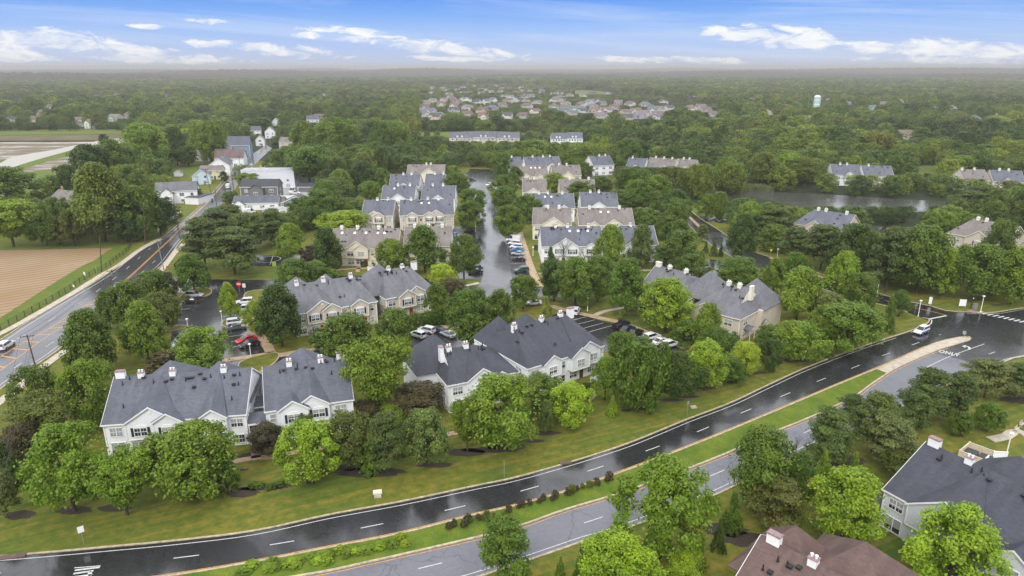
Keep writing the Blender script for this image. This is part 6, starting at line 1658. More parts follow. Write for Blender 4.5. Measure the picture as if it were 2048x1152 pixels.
def make_wild():
    rng = random.Random(8); n_ind = max(0, 296 - N_TREES[0])
    C = sorted(CAND, key=lambda c: -(c[3] * c[2]) ** .5 / c[4])
    vis = [c for c in C if -20 < PX((c[0], c[1], c[3] * .7))[0] < 2068]
    ind = vis[:n_ind]; s = set(ind); rest = [c for c in C if c not in s]
    zones = {}
    for c in ind:
        u, v, _ = PX((c[0], c[1], 0))
        if u < 340: z = 'beyond the field'
        elif u < 700: z = 'right of the village' if v > 330 else 'behind the village'
        elif u < 1350: z = 'behind the estate'
        elif v < 400 and u > 1350: z = 'beyond the pond'
        elif u < 1700: z = 'left of the pond'
        else: z = 'above the junction'
        zones.setdefault(z, []).append((u, v, c))
    rowname = ['front row', 'second row', 'third row', 'fourth row', 'fifth row', 'sixth row', 'seventh row', 'eighth row', 'ninth row']
    ordn = ['first', 'second', 'third', 'fourth', 'fifth', 'sixth', 'seventh', 'eighth', 'ninth', 'tenth', 'eleventh', 'twelfth']
    for z, L in zones.items():
        L.sort(key=lambda q: -q[1]); k = 10
        for i in range(0, len(L), k):
            row = sorted(L[i:i + k], key=lambda q: q[0])
            for j, (u, v, c) in enumerate(row):
                kind = rng.choices(['round', 'oval', 'spread', 'pine', 'willow'], [6, 3, 1, 2 if u > 1500 or u < 700 else .6, .4])[0]
                col = 'pine' if kind == 'pine' else rng.choices(['mid', 'dark', 'fresh', 'bright', 'olive', 'tan'], [6, 4, 4, 1.4, 1.2, 1])[0]
                ad = {'mid': 'mid green', 'dark': 'dark green', 'fresh': 'fresh green', 'bright': 'bright green', 'olive': 'olive green', 'tan': 'yellow green', 'pine': 'dull green'}[col]
                kd = {'round': 'round tree', 'oval': 'upright tree', 'spread': 'spreading tree', 'pine': 'pine', 'willow': 'drooping tree'}[kind]
                lab = f"{ad} {kd}, {ordn[j]} from left, {rowname[min(8, i // k)]} {z}"
                tree((c[0], c[1], 0), c[2] * 1.12, c[3], kind, col, lab, 'wild trees ' + z)
    # everything else is one mass of woodland, instanced on points
    nv = len(rest); me = bpy.data.meshes.new('woodland'); me.vertices.add(nv)
    me.vertices.foreach_set('co', np.array([(c[0], c[1], 0.0) for c in rest], dtype=np.float32).reshape(-1))
    a = me.attributes.new('tsc', 'FLOAT_VECTOR', 'POINT'); a.data.foreach_set('vector', np.array([(c[2] * 1.15, c[2] * 1.15, c[3]) for c in rest], dtype=np.float32).reshape(-1))
    a = me.attributes.new('trot', 'FLOAT', 'POINT'); a.data.foreach_set('value', np.array([rng.uniform(0, 6.28) for c in rest], dtype=np.float32))
    a = me.attributes.new('tidx', 'INT', 'POINT')
    idx = []
    for c in rest: idx.append(rng.choices(range(6), [5, 5, 3, 3, 1.5, 1.5])[0] + (6 if c[4] > 900 else 0))
    a.data.foreach_set('value', np.array(idx, dtype=np.int32))
    me.update()
    pc = bpy.data.collections.new('woodland_crowns'); k = 0
    for lod in range(2):
        for (kd, sd) in (('round', 101), ('round', 102), ('oval', 103), ('spread', 104), ('pine', 105), ('willow', 106)):
            K, N, lf, z0 = SPEC[kd]
            if lod: K, N, lf = 26, 34, lf * 2.3
            else: K, N, lf = 38, 75, lf * 1.55
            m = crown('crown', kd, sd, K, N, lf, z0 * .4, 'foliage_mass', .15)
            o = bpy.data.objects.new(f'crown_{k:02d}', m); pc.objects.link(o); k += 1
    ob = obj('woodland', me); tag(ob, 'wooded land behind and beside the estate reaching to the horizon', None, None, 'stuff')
    ng = bpy.data.node_groups.new('woodland', 'GeometryNodeTree')
    ng.interface.new_socket('Geometry', in_out='INPUT', socket_type='NodeSocketGeometry'); ng.interface.new_socket('Geometry', in_out='OUTPUT', socket_type='NodeSocketGeometry')
    N = ng.nodes; Lk = ng.links
    gi = N.new('NodeGroupInput'); go = N.new('NodeGroupOutput'); ci = N.new('GeometryNodeCollectionInfo'); ci.inputs[0].default_value = pc; ci.inputs['Separate Children'].default_value = True; ci.inputs['Reset Children'].default_value = True
    ip = N.new('GeometryNodeInstanceOnPoints'); ip.inputs['Pick Instance'].default_value = True
    def attr(nm, ty):
        n = N.new('GeometryNodeInputNamedAttribute'); n.data_type = ty; n.inputs[0].default_value = nm; return n.outputs[0]
    Lk.new(gi.outputs[0], ip.inputs['Points']); Lk.new(ci.outputs[0], ip.inputs['Instance']); Lk.new(attr('tidx', 'INT'), ip.inputs['Instance Index'])
    cx = N.new('ShaderNodeCombineXYZ'); Lk.new(attr('trot', 'FLOAT'), cx.inputs[2]); Lk.new(cx.outputs[0], ip.inputs['Rotation']); Lk.new(attr('tsc', 'FLOAT_VECTOR'), ip.inputs['Scale'])
    Lk.new(ip.outputs[0], go.inputs[0])
    md = ob.modifiers.new('woodland', 'NODES'); md.node_group = ng
make_wild()


def make_far_canopy():
    """the continuous far woodland: a rolling sheet of crowns out to low hills on the horizon"""
    rs = np.random.RandomState(3)
    rad = [900.0]
    while rad[-1] < 13000: rad.append(rad[-1] * (1.012 if rad[-1] < 4000 else 1.02))
    rad = np.array(rad); th = np.radians(np.linspace(-48, 48, 620))
    Rr, Th = np.meshgrid(rad, th, indexing='ij')
    X = Rr * np.sin(Th); Y = Rr * np.cos(Th)
    Z = np.zeros_like(X)
    base = np.vectorize(lambda x, y: mnoise.noise(Vector((x * .0009, y * .0005, 2.0))))(X[::4, ::4], Y[::4, ::4])
    base = np.kron(base, np.ones((4, 4)))[:X.shape[0], :X.shape[1]]
    # smooth the blocky upsample
    for _ in range(3):
        base[1:-1] = (base[:-2] + base[1:-1] + base[2:]) / 3; base[:, 1:-1] = (base[:, :-2] + base[:, 1:-1] + base[:, 2:]) / 3
    td = np.degrees(Th); gs = lambda v, c, w: np.exp(-((v - c) / w) ** 2)
    hill = np.clip((Rr - 3500) / 7500, 0, 1) ** 1.2 * (40 + 30 * base)
    hill += gs(td, -34, 9) * gs(Rr, 4200, 700) * 32 + gs(td, -20, 8) * gs(Rr, 5600, 800) * 36 + gs(td, 3, 7) * gs(Rr, 4300, 600) * 16 + gs(td, -7, 6) * gs(Rr, 6800, 900) * 34
    hill += gs(td, 31, 11) * gs(Rr, 8200, 1500) * 34 + gs(td, 18, 8) * gs(Rr, 5800, 900) * 26 + gs(td, 35, 8) * gs(Rr, 4700, 700) * 20
    hill = np.minimum(hill * (1 + .12 * base), 72 + 6 * base)
    d = rs.normal(0, 1, X.shape); bump = 5.0 * np.clip(np.abs(d), 0, 2.2)
    Z = 3.0 + bump * (0.5 + .7 * np.clip(Rr / 3000, 0, 1)) + hill
    fade = np.clip((Rr - 900) / 500, 0, 1); Z = Z * fade - 0.6 * (1 - fade)
    # keep the subdivision and clearings open
    keep = np.ones_like(Z)
    sx = np.array(SUBDIV)
    for i in range(X.shape[0]):
        if Rr[i, 0] > 3000: break
        for j in range(X.shape[1]):
            if inpoly(X[i, j], Y[i, j], SUBDIV): keep[i, j] = 0
    Z = np.where(keep > 0, Z, -0.6)
    n, m = X.shape; V = np.stack([X, Y, Z], -1).reshape(-1, 3)
    i = np.arange(n - 1)[:, None] * m + np.arange(m - 1)[None, :]
    Fc = np.stack([i, i + 1, i + m + 1, i + m], -1).reshape(-1, 4)[:, ::-1]
    me = bpy.data.meshes.new('far_forest'); me.vertices.add(len(V)); me.vertices.foreach_set('co', V.reshape(-1).astype(np.float32))
    me.loops.add(Fc.size); me.loops.foreach_set('vertex_index', Fc.reshape(-1).astype(np.int32)); me.polygons.add(len(Fc)); me.polygons.foreach_set('loop_start', np.arange(0, Fc.size, 4, dtype=np.int32))
    me.materials.append(M['canopy_sheet']); me.update(); me.validate()
    o = obj('far_forest', me); tag(o, 'hazy forest rolling up to low hills along the horizon', None, None, 'stuff')
make_far_canopy()

# ------------------------------------------------------------------ vehicles
def loft(mb, st, m=0, cap=True):
    """st: stations (x, zbot, ztop, halfwidth bottom, halfwidth top)"""
    rows = []
    for (x, zb, zt, hb, ht) in st:
        zm = zb + (zt - zb) * .45
        rows.append([(x, -hb * .93, zb), (x, -hb, zm), (x, -ht, zt), (x, ht, zt), (x, hb, zm), (x, hb * .93, zb)])
    i = len(mb.v)
    for r in rows: mb.v += r
    for a in range(len(rows) - 1):
        for k in range(6):
            k2 = (k + 1) % 6
            mb.f.append((i + a * 6 + k, i + a * 6 + k2, i + (a + 1) * 6 + k2, i + (a + 1) * 6 + k)); mb.mi.append(m)
    mb.f.append(tuple(i + k for k in reversed(range(6)))); mb.mi.append(m)
    j = i + (len(rows) - 1) * 6; mb.f.append(tuple(j + k for k in range(6))); mb.mi.append(m)


CAR = {}


def car_proto(kind):
    if kind in CAR: return CAR[kind]
    L, W, Hh = {'sedan': (4.7, 1.84, 1.45), 'suv': (4.75, 1.94, 1.74), 'pickup': (5.7, 2.0, 1.88), 'van': (5.6, 2.1, 2.45), 'jeep': (4.3, 1.9, 1.85)}[kind]
    h = L / 2; w = W / 2
    sh = {'sedan': .92, 'suv': 1.08, 'pickup': 1.15, 'van': 1.25, 'jeep': 1.15}[kind]; zb = .28 if kind == 'sedan' else .36
    body = MB(); glass = MB(); roof = MB()
    hood = sh - (.14 if kind != 'jeep' else .04)
    loft(body, [(-h, zb + .15, sh - .12, w * .90, w * .84), (-h + .18, zb, sh, w, w * .93), (-h + 1.1, zb, sh, w, w * .94), (h * .28, zb, sh, w, w * .94), (h * .42, zb, hood + .06, w, w * .92), (h - .25, zb, hood - .05, w * .97, w * .84), (h, zb + .12, hood - .22, w * .86, w * .74)])
    if kind == 'sedan': g = [(-h * .78, sh - .02, sh + .02, w * .84, w * .7), (-h * .42, sh - .02, Hh - .04, w * .92, w * .70), (h * .05, sh - .02, Hh - .03, w * .92, w * .71), (h * .46, sh - .06, sh, w * .86, w * .7)]; rt = (-h * .40, h * .06)
    elif kind == 'suv': g = [(-h * .96, sh - .02, sh + .08, w * .86, w * .74), (-h * .84, sh - .02, Hh - .06, w * .93, w * .74), (h * .10, sh - .02, Hh - .04, w * .93, w * .75), (h * .46, sh - .08, sh, w * .87, w * .72)]; rt = (-h * .86, h * .11)
    elif kind == 'jeep': g = [(-h * .93, sh - .02, sh + .08, w * .86, w * .80), (-h * .90, sh - .02, Hh - .06, w * .9, w * .82), (h * .22, sh - .02, Hh - .04, w * .9, w * .82), (h * .34, sh - .06, sh, w * .86, w * .8)]; rt = (-h * .92, h * .24)
    elif kind == 'pickup': g = [(-h * .14, sh - .02, sh + .08, w * .88, w * .76), (-h * .10, sh - .02, Hh - .06, w * .92, w * .76), (h * .22, sh - .02, Hh - .04, w * .92, w * .76), (h * .48, sh - .08, sh, w * .87, w * .74)]; rt = (-h * .11, h * .23)
    else: g = [(-h * .97, sh - .02, sh + .08, w * .93, w * .86), (-h * .95, sh - .02, Hh - .08, w * .95, w * .86), (h * .42, sh - .02, Hh - .06, w * .95, w * .85), (h * .76, sh - .12, sh - .04, w * .88, w * .8)]; rt = (-h * .96, h * .44)
    loft(glass, g)
    tw = w * (.76 if kind not in ('van', 'jeep') else .87)
    loft(roof, [(rt[0] - .04, Hh - .07, Hh - .02, tw * .98, tw * .9), ((rt[0] + rt[1]) / 2, Hh - .06, Hh + .02, tw, tw * .93), (rt[1] + .04, Hh - .07, Hh - .02, tw * .98, tw * .9)])
    for s in (-1, 1):   # pillars
        for xx in np.linspace(rt[0] + .05, rt[1] - .05, 3 if kind != 'pickup' else 2):
            roof.cyl((xx + (.12 if xx > 0 else 0), s * w * .935, sh - .03), (xx, s * tw * .97, Hh - .05), .045, .04, 5)
        roof.cyl((g[-1][0], s * w * .85, sh - .04), (rt[1], s * tw * .95, Hh - .04), .04, .04, 5)
        if kind in ('suv', 'van', 'sedan'): roof.cyl((g[0][0], s * w * .83, sh - .02), (rt[0], s * tw * .95, Hh - .05), .05, .05, 5)
    if kind == 'van':
        for s in (-1, 1): roof.box((-h * .42, s * w * .925, (sh + Hh) / 2), (h * 1.05, .05, Hh - sh - .05))
        roof.box((-h * .965, 0, (sh + Hh) / 2), (.05, 1.7, Hh - sh - .1))
    if kind == 'pickup':
        for s in (-1, 1): body.box((-h * .57, s * (w * .94 - .04), sh + .05), (h * .82, .1, .14))
        body.box((-h + .06, 0, sh + .05), (.1, W * .9, .14))
    if kind == 'jeep': body.cyl((-h - .12, 0, 1.0), (-h + .05, 0, 1.0), .36, .36, 12)
    for mb in (body,): mb.box((h - .03, 0, zb + .12), (.1, W * .8, .16)); mb.box((-h + .03, 0, zb + .14), (.1, W * .86, .18))
    wr = .33 if kind == 'sedan' else .38
    wh = MB().cyl((0, -.11, 0), (0, .11, 0), wr, wr, 16); rm = MB().cyl((0, -.118, 0), (0, .118, 0), wr * .62, wr * .62, 10)
    hl = MB().box((0, 0, 0), (.12, .36, .16)); tl = MB().box((0, 0, 0), (.1, .26, .26))
    CAR[kind] = dict(L=L, w=w, h=h, sh=sh, hood=hood, wr=wr, body=body.mesh('body', M['car_paint']), glass=glass.mesh('window', M['car_glass']), roof=roof.mesh('roof', M['car_paint']), wheel=wh.mesh('wheel', M['tyre']), rim=rm.mesh('rim', M['rim']), hl=hl.mesh('headlight', M['lamp_white']), tl=tl.mesh('taillight', M['lamp_red']))
    return CAR[kind]


PAINT = {'white': (.78, .78, .80), 'silver': (.42, .44, .47), 'grey': (.10, .11, .125), 'black': (.012, .012, .015), 'red': (.52, .01, .02), 'blue': (.02, .17, .42), 'navy': (.02, .035, .07), 'green': (.01, .08, .05), 'orange': (.55, .12, .02)}


def vehicle(kind, paint, rear, front, label, group='parked cars', z=0.055):
    c = car_proto(kind); a, b = G(*rear), G(*front); P = (a + b) / 2; P.z = z; d = b - a
    nm = {'sedan': 'car', 'suv': 'car', 'jeep': 'car', 'pickup': 'pickup_truck', 'van': 'van'}[kind]
    r = thing(nm, label, {'car': 'car', 'pickup_truck': 'pickup truck', 'van': 'van'}[nm], P, math.atan2(d.y, d.x), group)
    col = (*PAINT[paint], 1)
    o = obj('body', c['body'], r); o.color = col
    o = obj('roof', c['roof'], r); o.color = col if not (kind == 'jeep' and paint == 'white') else (.7, .7, .72, 1)
    obj('window', c['glass'], r)
    for x in (-c['h'] * .62, c['h'] * .62):
        for s in (-1, 1):
            w = obj('wheel', c['wheel'], r, (x, s * (c['w'] - .08), c['wr'])); obj('rim', c['rim'], w)
    for s in (-1, 1):
        obj('headlight', c['hl'], r, (c['h'] - .12, s * c['w'] * .66, c['hood'] - .24), (0, 0, -s * .3)); obj('taillight', c['tl'], r, (-c['h'] + .03, s * c['w'] * .78, c['sh'] - .2))
    return r


def make_vehicles():
    V = vehicle
    V('suv', 'white', (0, 704), (26, 687), 'white car with black roof driving along the left road, cut by the left edge', 'cars on the move', .04)
    V('sedan', 'silver', (232, 579), (246, 568), 'silver white car driving on the left road beside the double yellow line', 'cars on the move', .04)
    V('suv', 'white', (1856, 660), (1828, 672), 'white car with blue lower sides driving past the junction lawn', 'cars on the move', .045)
    s = [o for o in COL.objects if o.get('label', '').startswith('white car with blue lower')][0]
    st = MB()
    for sg in (-1, 1): st.box((-.1, sg * .975, .68), (3.9, .05, .34))
    o = obj('stripe', st.mesh('stripe', M['car_paint']), s); o.color = (.02, .10, .45, 1)
    V('suv', 'silver', (374, 594), (405, 594), 'silver SUV at the top left of the car park, above the black sedan')
    V('sedan', 'black', (399, 605.5), (368, 606.5), 'black sedan parked just below the silver SUV')
    V('suv', 'white', (503, 607), (476, 609), 'white SUV mostly hidden behind the island tree, upper of two')
    V('suv', 'white', (501, 621), (474, 623), 'white SUV behind the island tree, lower of two')
    V('suv', 'white', (456, 651), (490, 647), 'white SUV with dark sunroof parked below the island tree')
    V('sedan', 'grey', (456, 661), (491, 656), 'dark grey sedan parked right below the white SUV with sunroof')
    V('sedan', 'red', (510, 679), (475, 688), 'red car parked above the dark sedan')
    V('sedan', 'black', (517, 688), (481, 697), 'dark sedan parked below the red car')
    V('jeep', 'white', (374, 690), (343, 699), 'white boxy off-roader at the left side of the car park')
    V('sedan', 'grey', (376, 681), (346, 689), 'grey car behind the white boxy off-roader')
    V('suv', 'white', (867, 668), (839, 662), 'white SUV in the middle car park')
    V('sedan', 'navy', (888, 667), (865, 660), 'dark blue car right of the white SUV in the middle car park')
    V('suv', 'white', (846, 678), (824, 671), 'white car under the tree left of the white SUV in the middle car park')
    V('sedan', 'silver', (905, 676), (888, 669), 'silver car under the trees of the middle car park')
    V('jeep', 'white', (1148, 633), (1155, 622), 'white boxy off-roader with grey roof at the top of the east car park')
    V('pickup', 'black', (1230, 660), (1255, 649), 'black pickup, first from the left of the three dark vehicles in the east car park')
    V('sedan', 'navy', (1243, 667), (1268, 656), 'dark blue car, middle of the three dark vehicles in the east car park')
    V('sedan', 'black', (1258, 674), (1284, 663), 'black sedan, last of the three dark vehicles beside the white ones')
    V('suv', 'white', (1289, 683), (1318, 674), 'white SUV, left of the three white cars in the east car park')
    V('sedan', 'white', (1307, 692), (1337, 682), 'white sedan, middle of the three white cars in the east car park')
    V('suv', 'white', (1324, 698), (1356, 689), 'white SUV with dark sunroof, right of the three white cars in the east car park')
    g = 'cars parked along the central road'
    V('van', 'white', (1040, 484), (1015, 482), 'white van, first from the top in the row beside the central road', g)
    V('suv', 'white', (1042, 491), (1016, 489), 'white SUV, second from the top in the row beside the central road', g)
    V('suv', 'white', (1046, 498), (1020, 496), 'white car just above the blue car in the row beside the central road', g)
    V('sedan', 'blue', (1048, 503.5), (1022, 501.5), 'bright blue car in the row beside the central road', g)
    V('sedan', 'silver', (1049, 511), (1023, 509), 'silver sedan below the blue car in the row beside the central road', g)
    V('sedan', 'black', (1052, 521.5), (1024, 520), 'black sedan below the silver one in the row beside the central road', g)
    V('suv', 'green', (1058, 542), (1028, 545), 'dark green car, lowest in the row beside the central road', g)
    V('suv', 'grey', (950, 462), (929, 463), 'grey SUV left of the central road under the roadside tree', g)
    V('sedan', 'blue', (908, 476), (910, 469), 'bright blue car at the end wall of the brown roofed block', g)
    V('sedan', 'grey', (962, 538), (941, 539), 'grey car left of the central road, upper of two below the big tree', g)
    V('sedan', 'black', (962, 546), (940, 547), 'black car left of the central road, lower of two below the big tree', g)
    V('sedan', 'white', (1075, 609), (1058, 610), 'white car half hidden at the corner tree by the end of the central road', g)
    V('sedan', 'black', (941, 360), (949, 361), 'small dark car at the upper left end of the central road', g)
    for i, (x, y) in enumerate([(977, 371), (981, 375), (985, 379), (990, 383)]):
        V('suv' if i % 2 else 'sedan', 'white' if i != 1 else 'silver', (x + 6, y - 1), (x - 3, y + 1), f"{['white', 'silver', 'white', 'white'][i]} car, {['top', 'second', 'third', 'lowest'][i]} of four at the upper right of the central road", g)
    g = 'vehicles in the village'
    V('pickup', 'white', (578, 389), (601, 388), 'white pickup on the gravel yard in front of the black shed', g)
    V('van', 'white', (592, 382), (580, 386), 'white van just behind the pickup on the gravel yard', g)
    V('van', 'white', (571, 370), (575, 373), 'small white van against the lavender building', g)
    V('suv', 'navy', (579, 356), (592, 357), 'dark car at the right end of the lavender building', g)
    V('van', 'white', (453, 382), (460, 371), 'white box van driving down the village street', g)
    V('sedan', 'white', (493, 340), (501, 333), 'white car at the kerb of the village street, lower of two', g)
    V('sedan', 'white', (500, 334), (507, 328), 'white car at the kerb of the village street, upper of two', g)
    V('sedan', 'blue', (420, 404), (426, 397), 'blue car on the village street beside the garage', g)
    V('suv', 'white', (521, 338), (530, 336), 'white car at the upper left corner of the lavender building', g)
    V('van', 'white', (490, 429), (507, 426), 'white camper van in the lower yard', g)
    V('pickup', 'white', (468, 424), (478, 420), 'white truck at the lower yard entrance', g)
    V('sedan', 'black', (1437, 444), (1422, 443), 'black car in the small lot by the pond, left of two', g := 'cars near the pond')
    V('sedan', 'black', (1453, 446), (1439, 445), 'black car in the small lot by the pond, right of two', g)
    V('sedan', 'red', (1842, 352), (1851, 352), 'red car in the clearing beyond the pond', g)
    V('sedan', 'orange', (1779, 462), (1788, 461), 'orange car in the lot behind the dark trees', g)
    V('sedan', 'white', (1170, 362), (1182, 361), 'white car, left of two in the small parking area behind the estate', g)
    V('suv', 'silver', (1186, 363), (1198, 362), 'silver car, right of two in the small parking area behind the estate', g)
make_vehicles()


# ------------------------------------------------------------------ street furniture
def hpx(x, yt, yb, back=0.0):
    P = G(x, yb); v = (yt - 576) / F; s = (SP + v * CP) / (CP - v * SP); return P, max(.6, HC - s * (P.y + back))


def street_lamp(x, yt, yb, label, arm=0.0):
    P, h = hpx(x, yt, yb); h = max(3.2, min(7.5, h)); r = thing('street_lamp', label, 'street lamp', P, 0, 'street lamps of the estate')
    MB().cyl((0, 0, -.05), (0, 0, .35), .16, .13, 10).cyl((0, 0, .3), (0, 0, h - .25), .095, .075, 8).build('pole', M['sign_white'], r)
    MB().cyl((0, 0, h - .3), (0, 0, h - .1), .12, .34, 10).cyl((0, 0, h - .1), (0, 0, h + .08), .36, .30, 10).build('lamp_head', M['sign_white'], r)


def sign(name, label, x, yt, yb, w, hh, m, rz=0.0, shape='rect', post='galvanised', cat='sign', back='galvanised', deco=None):
    P, h = hpx(x, yt, yb); h = max(h, hh + .6); r = thing(name, label, cat, P, rz, 'road signs')
    MB().cyl((0, 0.03, -.05), (0, 0.03, h - .05), .045, .045, 6).build('post', M[post], r)
    p = MB(); zc = h - hh / 2
    if shape == 'rect': p.box((0, -.03, zc), (w, .03, hh)); 
    elif shape == 'round': p.cyl((0, -.045, zc), (0, -.015, zc), w / 2, w / 2, 20)
    elif shape == 'oct': p.cyl((0, -.045, zc), (0, -.015, zc), w / 2, w / 2, 8)
    elif shape == 'diamond': p.cyl((0, -.045, zc), (0, -.015, zc), w / 2, w / 2, 4)
    p.build('panel', M[m], r)
    if deco: 
        d = MB(); deco(d, zc); d.build('symbol', M['sign_white'], r)
    return r


def make_furniture():
    for a in [(1836, 601, 633, 'white street lamp on the corner of the junction lawn'), (1961, 592, 624, 'white street lamp beside the zebra crossing'), (1755, 555, 584, 'slim street lamp beside the side road above the junction'), (1175, 595, 622, 'white street lamp on the lawn above the east car park'),
              (377, 647, 662, 'street lamp at the left edge of the car park island'), (445, 622, 646, 'street lamp beside the island tree in the car park'), (502, 690, 714, 'street lamp at the lower end of the car park beside the dark sedan'),
              (2013, 866, 908, 'white street lamp beside the rubbish enclosure'), (951, 449, 463, 'street lamp left of the central road'), (1373, 407, 420, 'street lamp on the lawn by the pond'), (1554, 499, 516, 'street lamp under the dark pine at the side road'), (1584, 533, 548, 'street lamp half hidden by the narrow bright tree'),
              (1066, 497, 512, 'street lamp beside the pink pavement of the central road')]:
        street_lamp(*a)
    sign('road_sign', 'white framed road sign on a leaning post at the bottom left verge', 168, 1053, 1089, .75, .95, 'sign_white', R(38))
    sign('road_sign', 'grey back of a diamond shaped sign on the front lawn', 1374, 801, 832, .95, .95, 'galvanised', R(35), 'diamond')
    P, h = hpx(1008.5, 922, 954); tag(MB().cyl((P.x, P.y, -.05), (P.x, P.y, h), .06, .06, 6).build('post', M['galvanised']), 'bare grey metal post on the front lawn beside the road', 'post')
    sign('no_entry_sign', 'round red no entry sign with white bar at the car park entrance', 479.5, 563, 586, 1.5, 1.5, 'sign_red', 0, 'round', deco=lambda d, z: d.box((0, -.055, z), (1.05, .02, .26)))
    sign('road_sign', 'pale yellow sign right of the no entry sign', 490, 567, 588, .9, 1.2, 'cream_paint', 0)
    sign('road_sign', 'lime green upright sign beside the small car park', 549, 523, 536, 1.3, 1.6, 'sign_green', 0)
    sign('road_sign', 'small grey sign on the tip of the paved median', 1927, 662, 675, .7, .85, 'galvanised', R(-40))
    sign('stop_sign', 'grey back of an octagonal sign beside the corner lamp', 1829, 608, 628, .8, .8, 'galvanised', R(140), 'oct', cat='sign')
    sign('road_sign', 'tall narrow white sign on the verge opposite the junction lawn', 1859, 595, 612, .75, 2.0, 'sign_white', R(-30))
    sign('road_sign', 'small yellow sign beside the side road bend', 1541, 498, 512, .8, .8, 'sign_yellow', R(10))
    sign('road_sign', 'small white sign at the edge of the ploughed field fence', 171, 544, 558, .9, 1.1, 'sign_white', R(-30))
    sign('road_sign', 'low white sign at the field fence, nearer one', 149, 570, 580, .9, .6, 'sign_white', R(-30))
    sign('marker_post', 'thin yellow green guy wire marker beside the pole at the fence', 194, 534, 549, .16, 1.2, 'sign_green', R(-30), cat='marker')
    sign('road_sign', 'small red sign at the estate entrance corner', 336, 532, 545, .8, .6, 'sign_red', R(-20))
    # board, cabinets, pedestrian signal at the crossing
    r = thing('notice_board', 'white notice board beside the crossing', 'sign', G(1923.5, 616), R(-10)); MB().box((0, 0, 1.5), (1.7, .08, 1.9)).build('panel', M['sign_white'], r); MB().box((-.8, .02, .9), (.1, .1, 1.8)).box((.8, .02, .9), (.1, .1, 1.8)).build('post', M['galvanised'], r)
    tag(MB().box((*G(1949, 617).xy, .7), (1.1, .7, 1.4), R(20)).box((*G(1949, 617).xy, 1.44), (1.2, .8, .08), R(20)).build('utility_cabinet', M['galvanised']), 'grey metal utility cabinet beside the crossing', 'cabinet')
    r = thing('traffic_signal', 'black pedestrian signal post at the start of the zebra crossing', 'traffic signal', G(1941, 619), 0)
    MB().cyl((0, 0, 0), (0, 0, 3.4), .07, .07, 8).build('pole', M['fence_dark'], r); MB().box((0, -.1, 3.1), (.45, .3, 1.1)).box((0, -.1, 1.5), (.3, .25, .4)).build('signal_head', M['fence_dark'], r); MB().cyl((0, -.27, 3.3), (0, -.25, 3.3), .16, .16, 10).build('lamp', M['sign_white'], r)
    sheet('tactile_paving', [(1930, 621.5), (1941, 619.5), (1958, 624), (1950, 628)], .135, 'cap_pink', 1.0, False, excl=False)
    # utility covers and drains on the verge
    for x, y, w, d, m, lab in [(755, 985, 1.35, .9, 'cream_paint', 'pale concrete utility cover on the front lawn, upper of two'), (755.5, 993.5, 1.1, .7, 'walk_concrete', 'pale concrete utility cover on the front lawn, lower of two'), (1387, 815, 1.2, .9, 'walk_concrete', 'beige utility cover beside the diamond sign'), (1661, 713, .9, .7, 'walk_concrete', 'small beige utility cover on the verge near the junction'),
                               (489, 938, 1.1, .8, 'bare_soil', 'brown utility cover on the lawn below the path junction'), (1131, 927, 2.0, .8, 'rust_roof', 'rusty brown storm drain inlet in the kerb of the dark carriageway'), (20, 1115, 4.0, .9, 'rust_roof', 'rusty brown storm drain inlet at the left edge kerb')]:
        P = G(x, y); o = MB().box((P.x, P.y, .10), (w, d, .26), R(12), top=.96).build('utility_cover' if 'cover' in lab else 'storm_drain', M[m]); tag(o, lab, 'utility cover' if 'cover' in lab else 'storm drain')
    # utility poles and cables -------------------------------------------------
    tops = {}
    def pole(key, x0, y0, xt, yt, label, arms=1, m='wood_pole', a=0.0):
        B = G(x0, y0); v = (yt - 576) / F; s = (SP + v * CP) / (CP - v * SP); h = HC - s * B.y
        h = max(6, min(14, h)); Tt = G(xt, yt, h); lean = Vector((max(-1.5, min(1.5, Tt.x - B.x)), 0, h))
        r = thing('utility_pole', label, 'utility pole', B, a, 'utility poles along the left road')
        d = MB().cyl((0, 0, -.1), tuple(lean), .17, .12, 8); d.build('pole', M[m], r)
        for k in range(arms):
            z = h - .35 - k * 1.0; x = lean.x * z / h
            c = MB().box((x, -.16, z), (2.6, .12, .14))
            for q in (-1.15, -.6, .6, 1.15): c.cyl((x + q, -.16, z + .05), (x + q, -.16, z + .28), .05, .04, 6)
            c.build('crossarm', M[m], r)
        if arms: MB().cyl((lean.x * .8 + .0, -.34, h * .8 - .5), (lean.x * .8, -.34, h * .8 + .4), .22, .22, 10).build('transformer', M['galvanised'], r) if key in ('b', 'd') else None
        Rm = Matrix.Rotation(a, 3, 'Z'); tops[key] = (B + Rm @ lean, Rm, h); return r
    A = R(38)
    pole('a', 71, 734, 54, 669, 'brown leaning utility pole with a crossarm in front of the left road, nearest of all', a=R(20))
    pole('b', 219, 580, 215, 556, 'utility pole with double crossarm beside the silver white moving car', 2, a=A)
    pole('c', 328, 541, 316, 486, 'grey utility pole on the right side of the left road', 0, 'galvanised', a=A)
    pole('d', 203, 544, 198, 472, 'tall wooden pole behind the field fence', 0, a=A)
    pole('e', 290, 487, 291, 416, 'wooden pole at the corner of the wood beyond the field', 1, a=A)
    pole('f', 352, 440, 346, 386, 'wooden pole beside the white guard rail', 1, a=A)
    pole('g', 396, 403, 394, 358, 'pale wooden pole beside the white garage', 0, a=A)
    pole('h', 424, 392, 419, 330, 'utility pole at the cottages, left side of the street', 1, a=A)
    pole('i', 433, 410, 430, 378, 'dark pole at the right edge of the village street', 0, a=A)
    pole('j', 468, 384, 464, 356, 'dark pole right of the white box van', 0, a=A)
    pole('k', 479, 347, 478, 312, 'utility pole before the white barn', 1, a=A)
    pole('l', 361, 481, 354, 442, 'dark pole at the right kerb of the left road near the pines', 0, a=A)
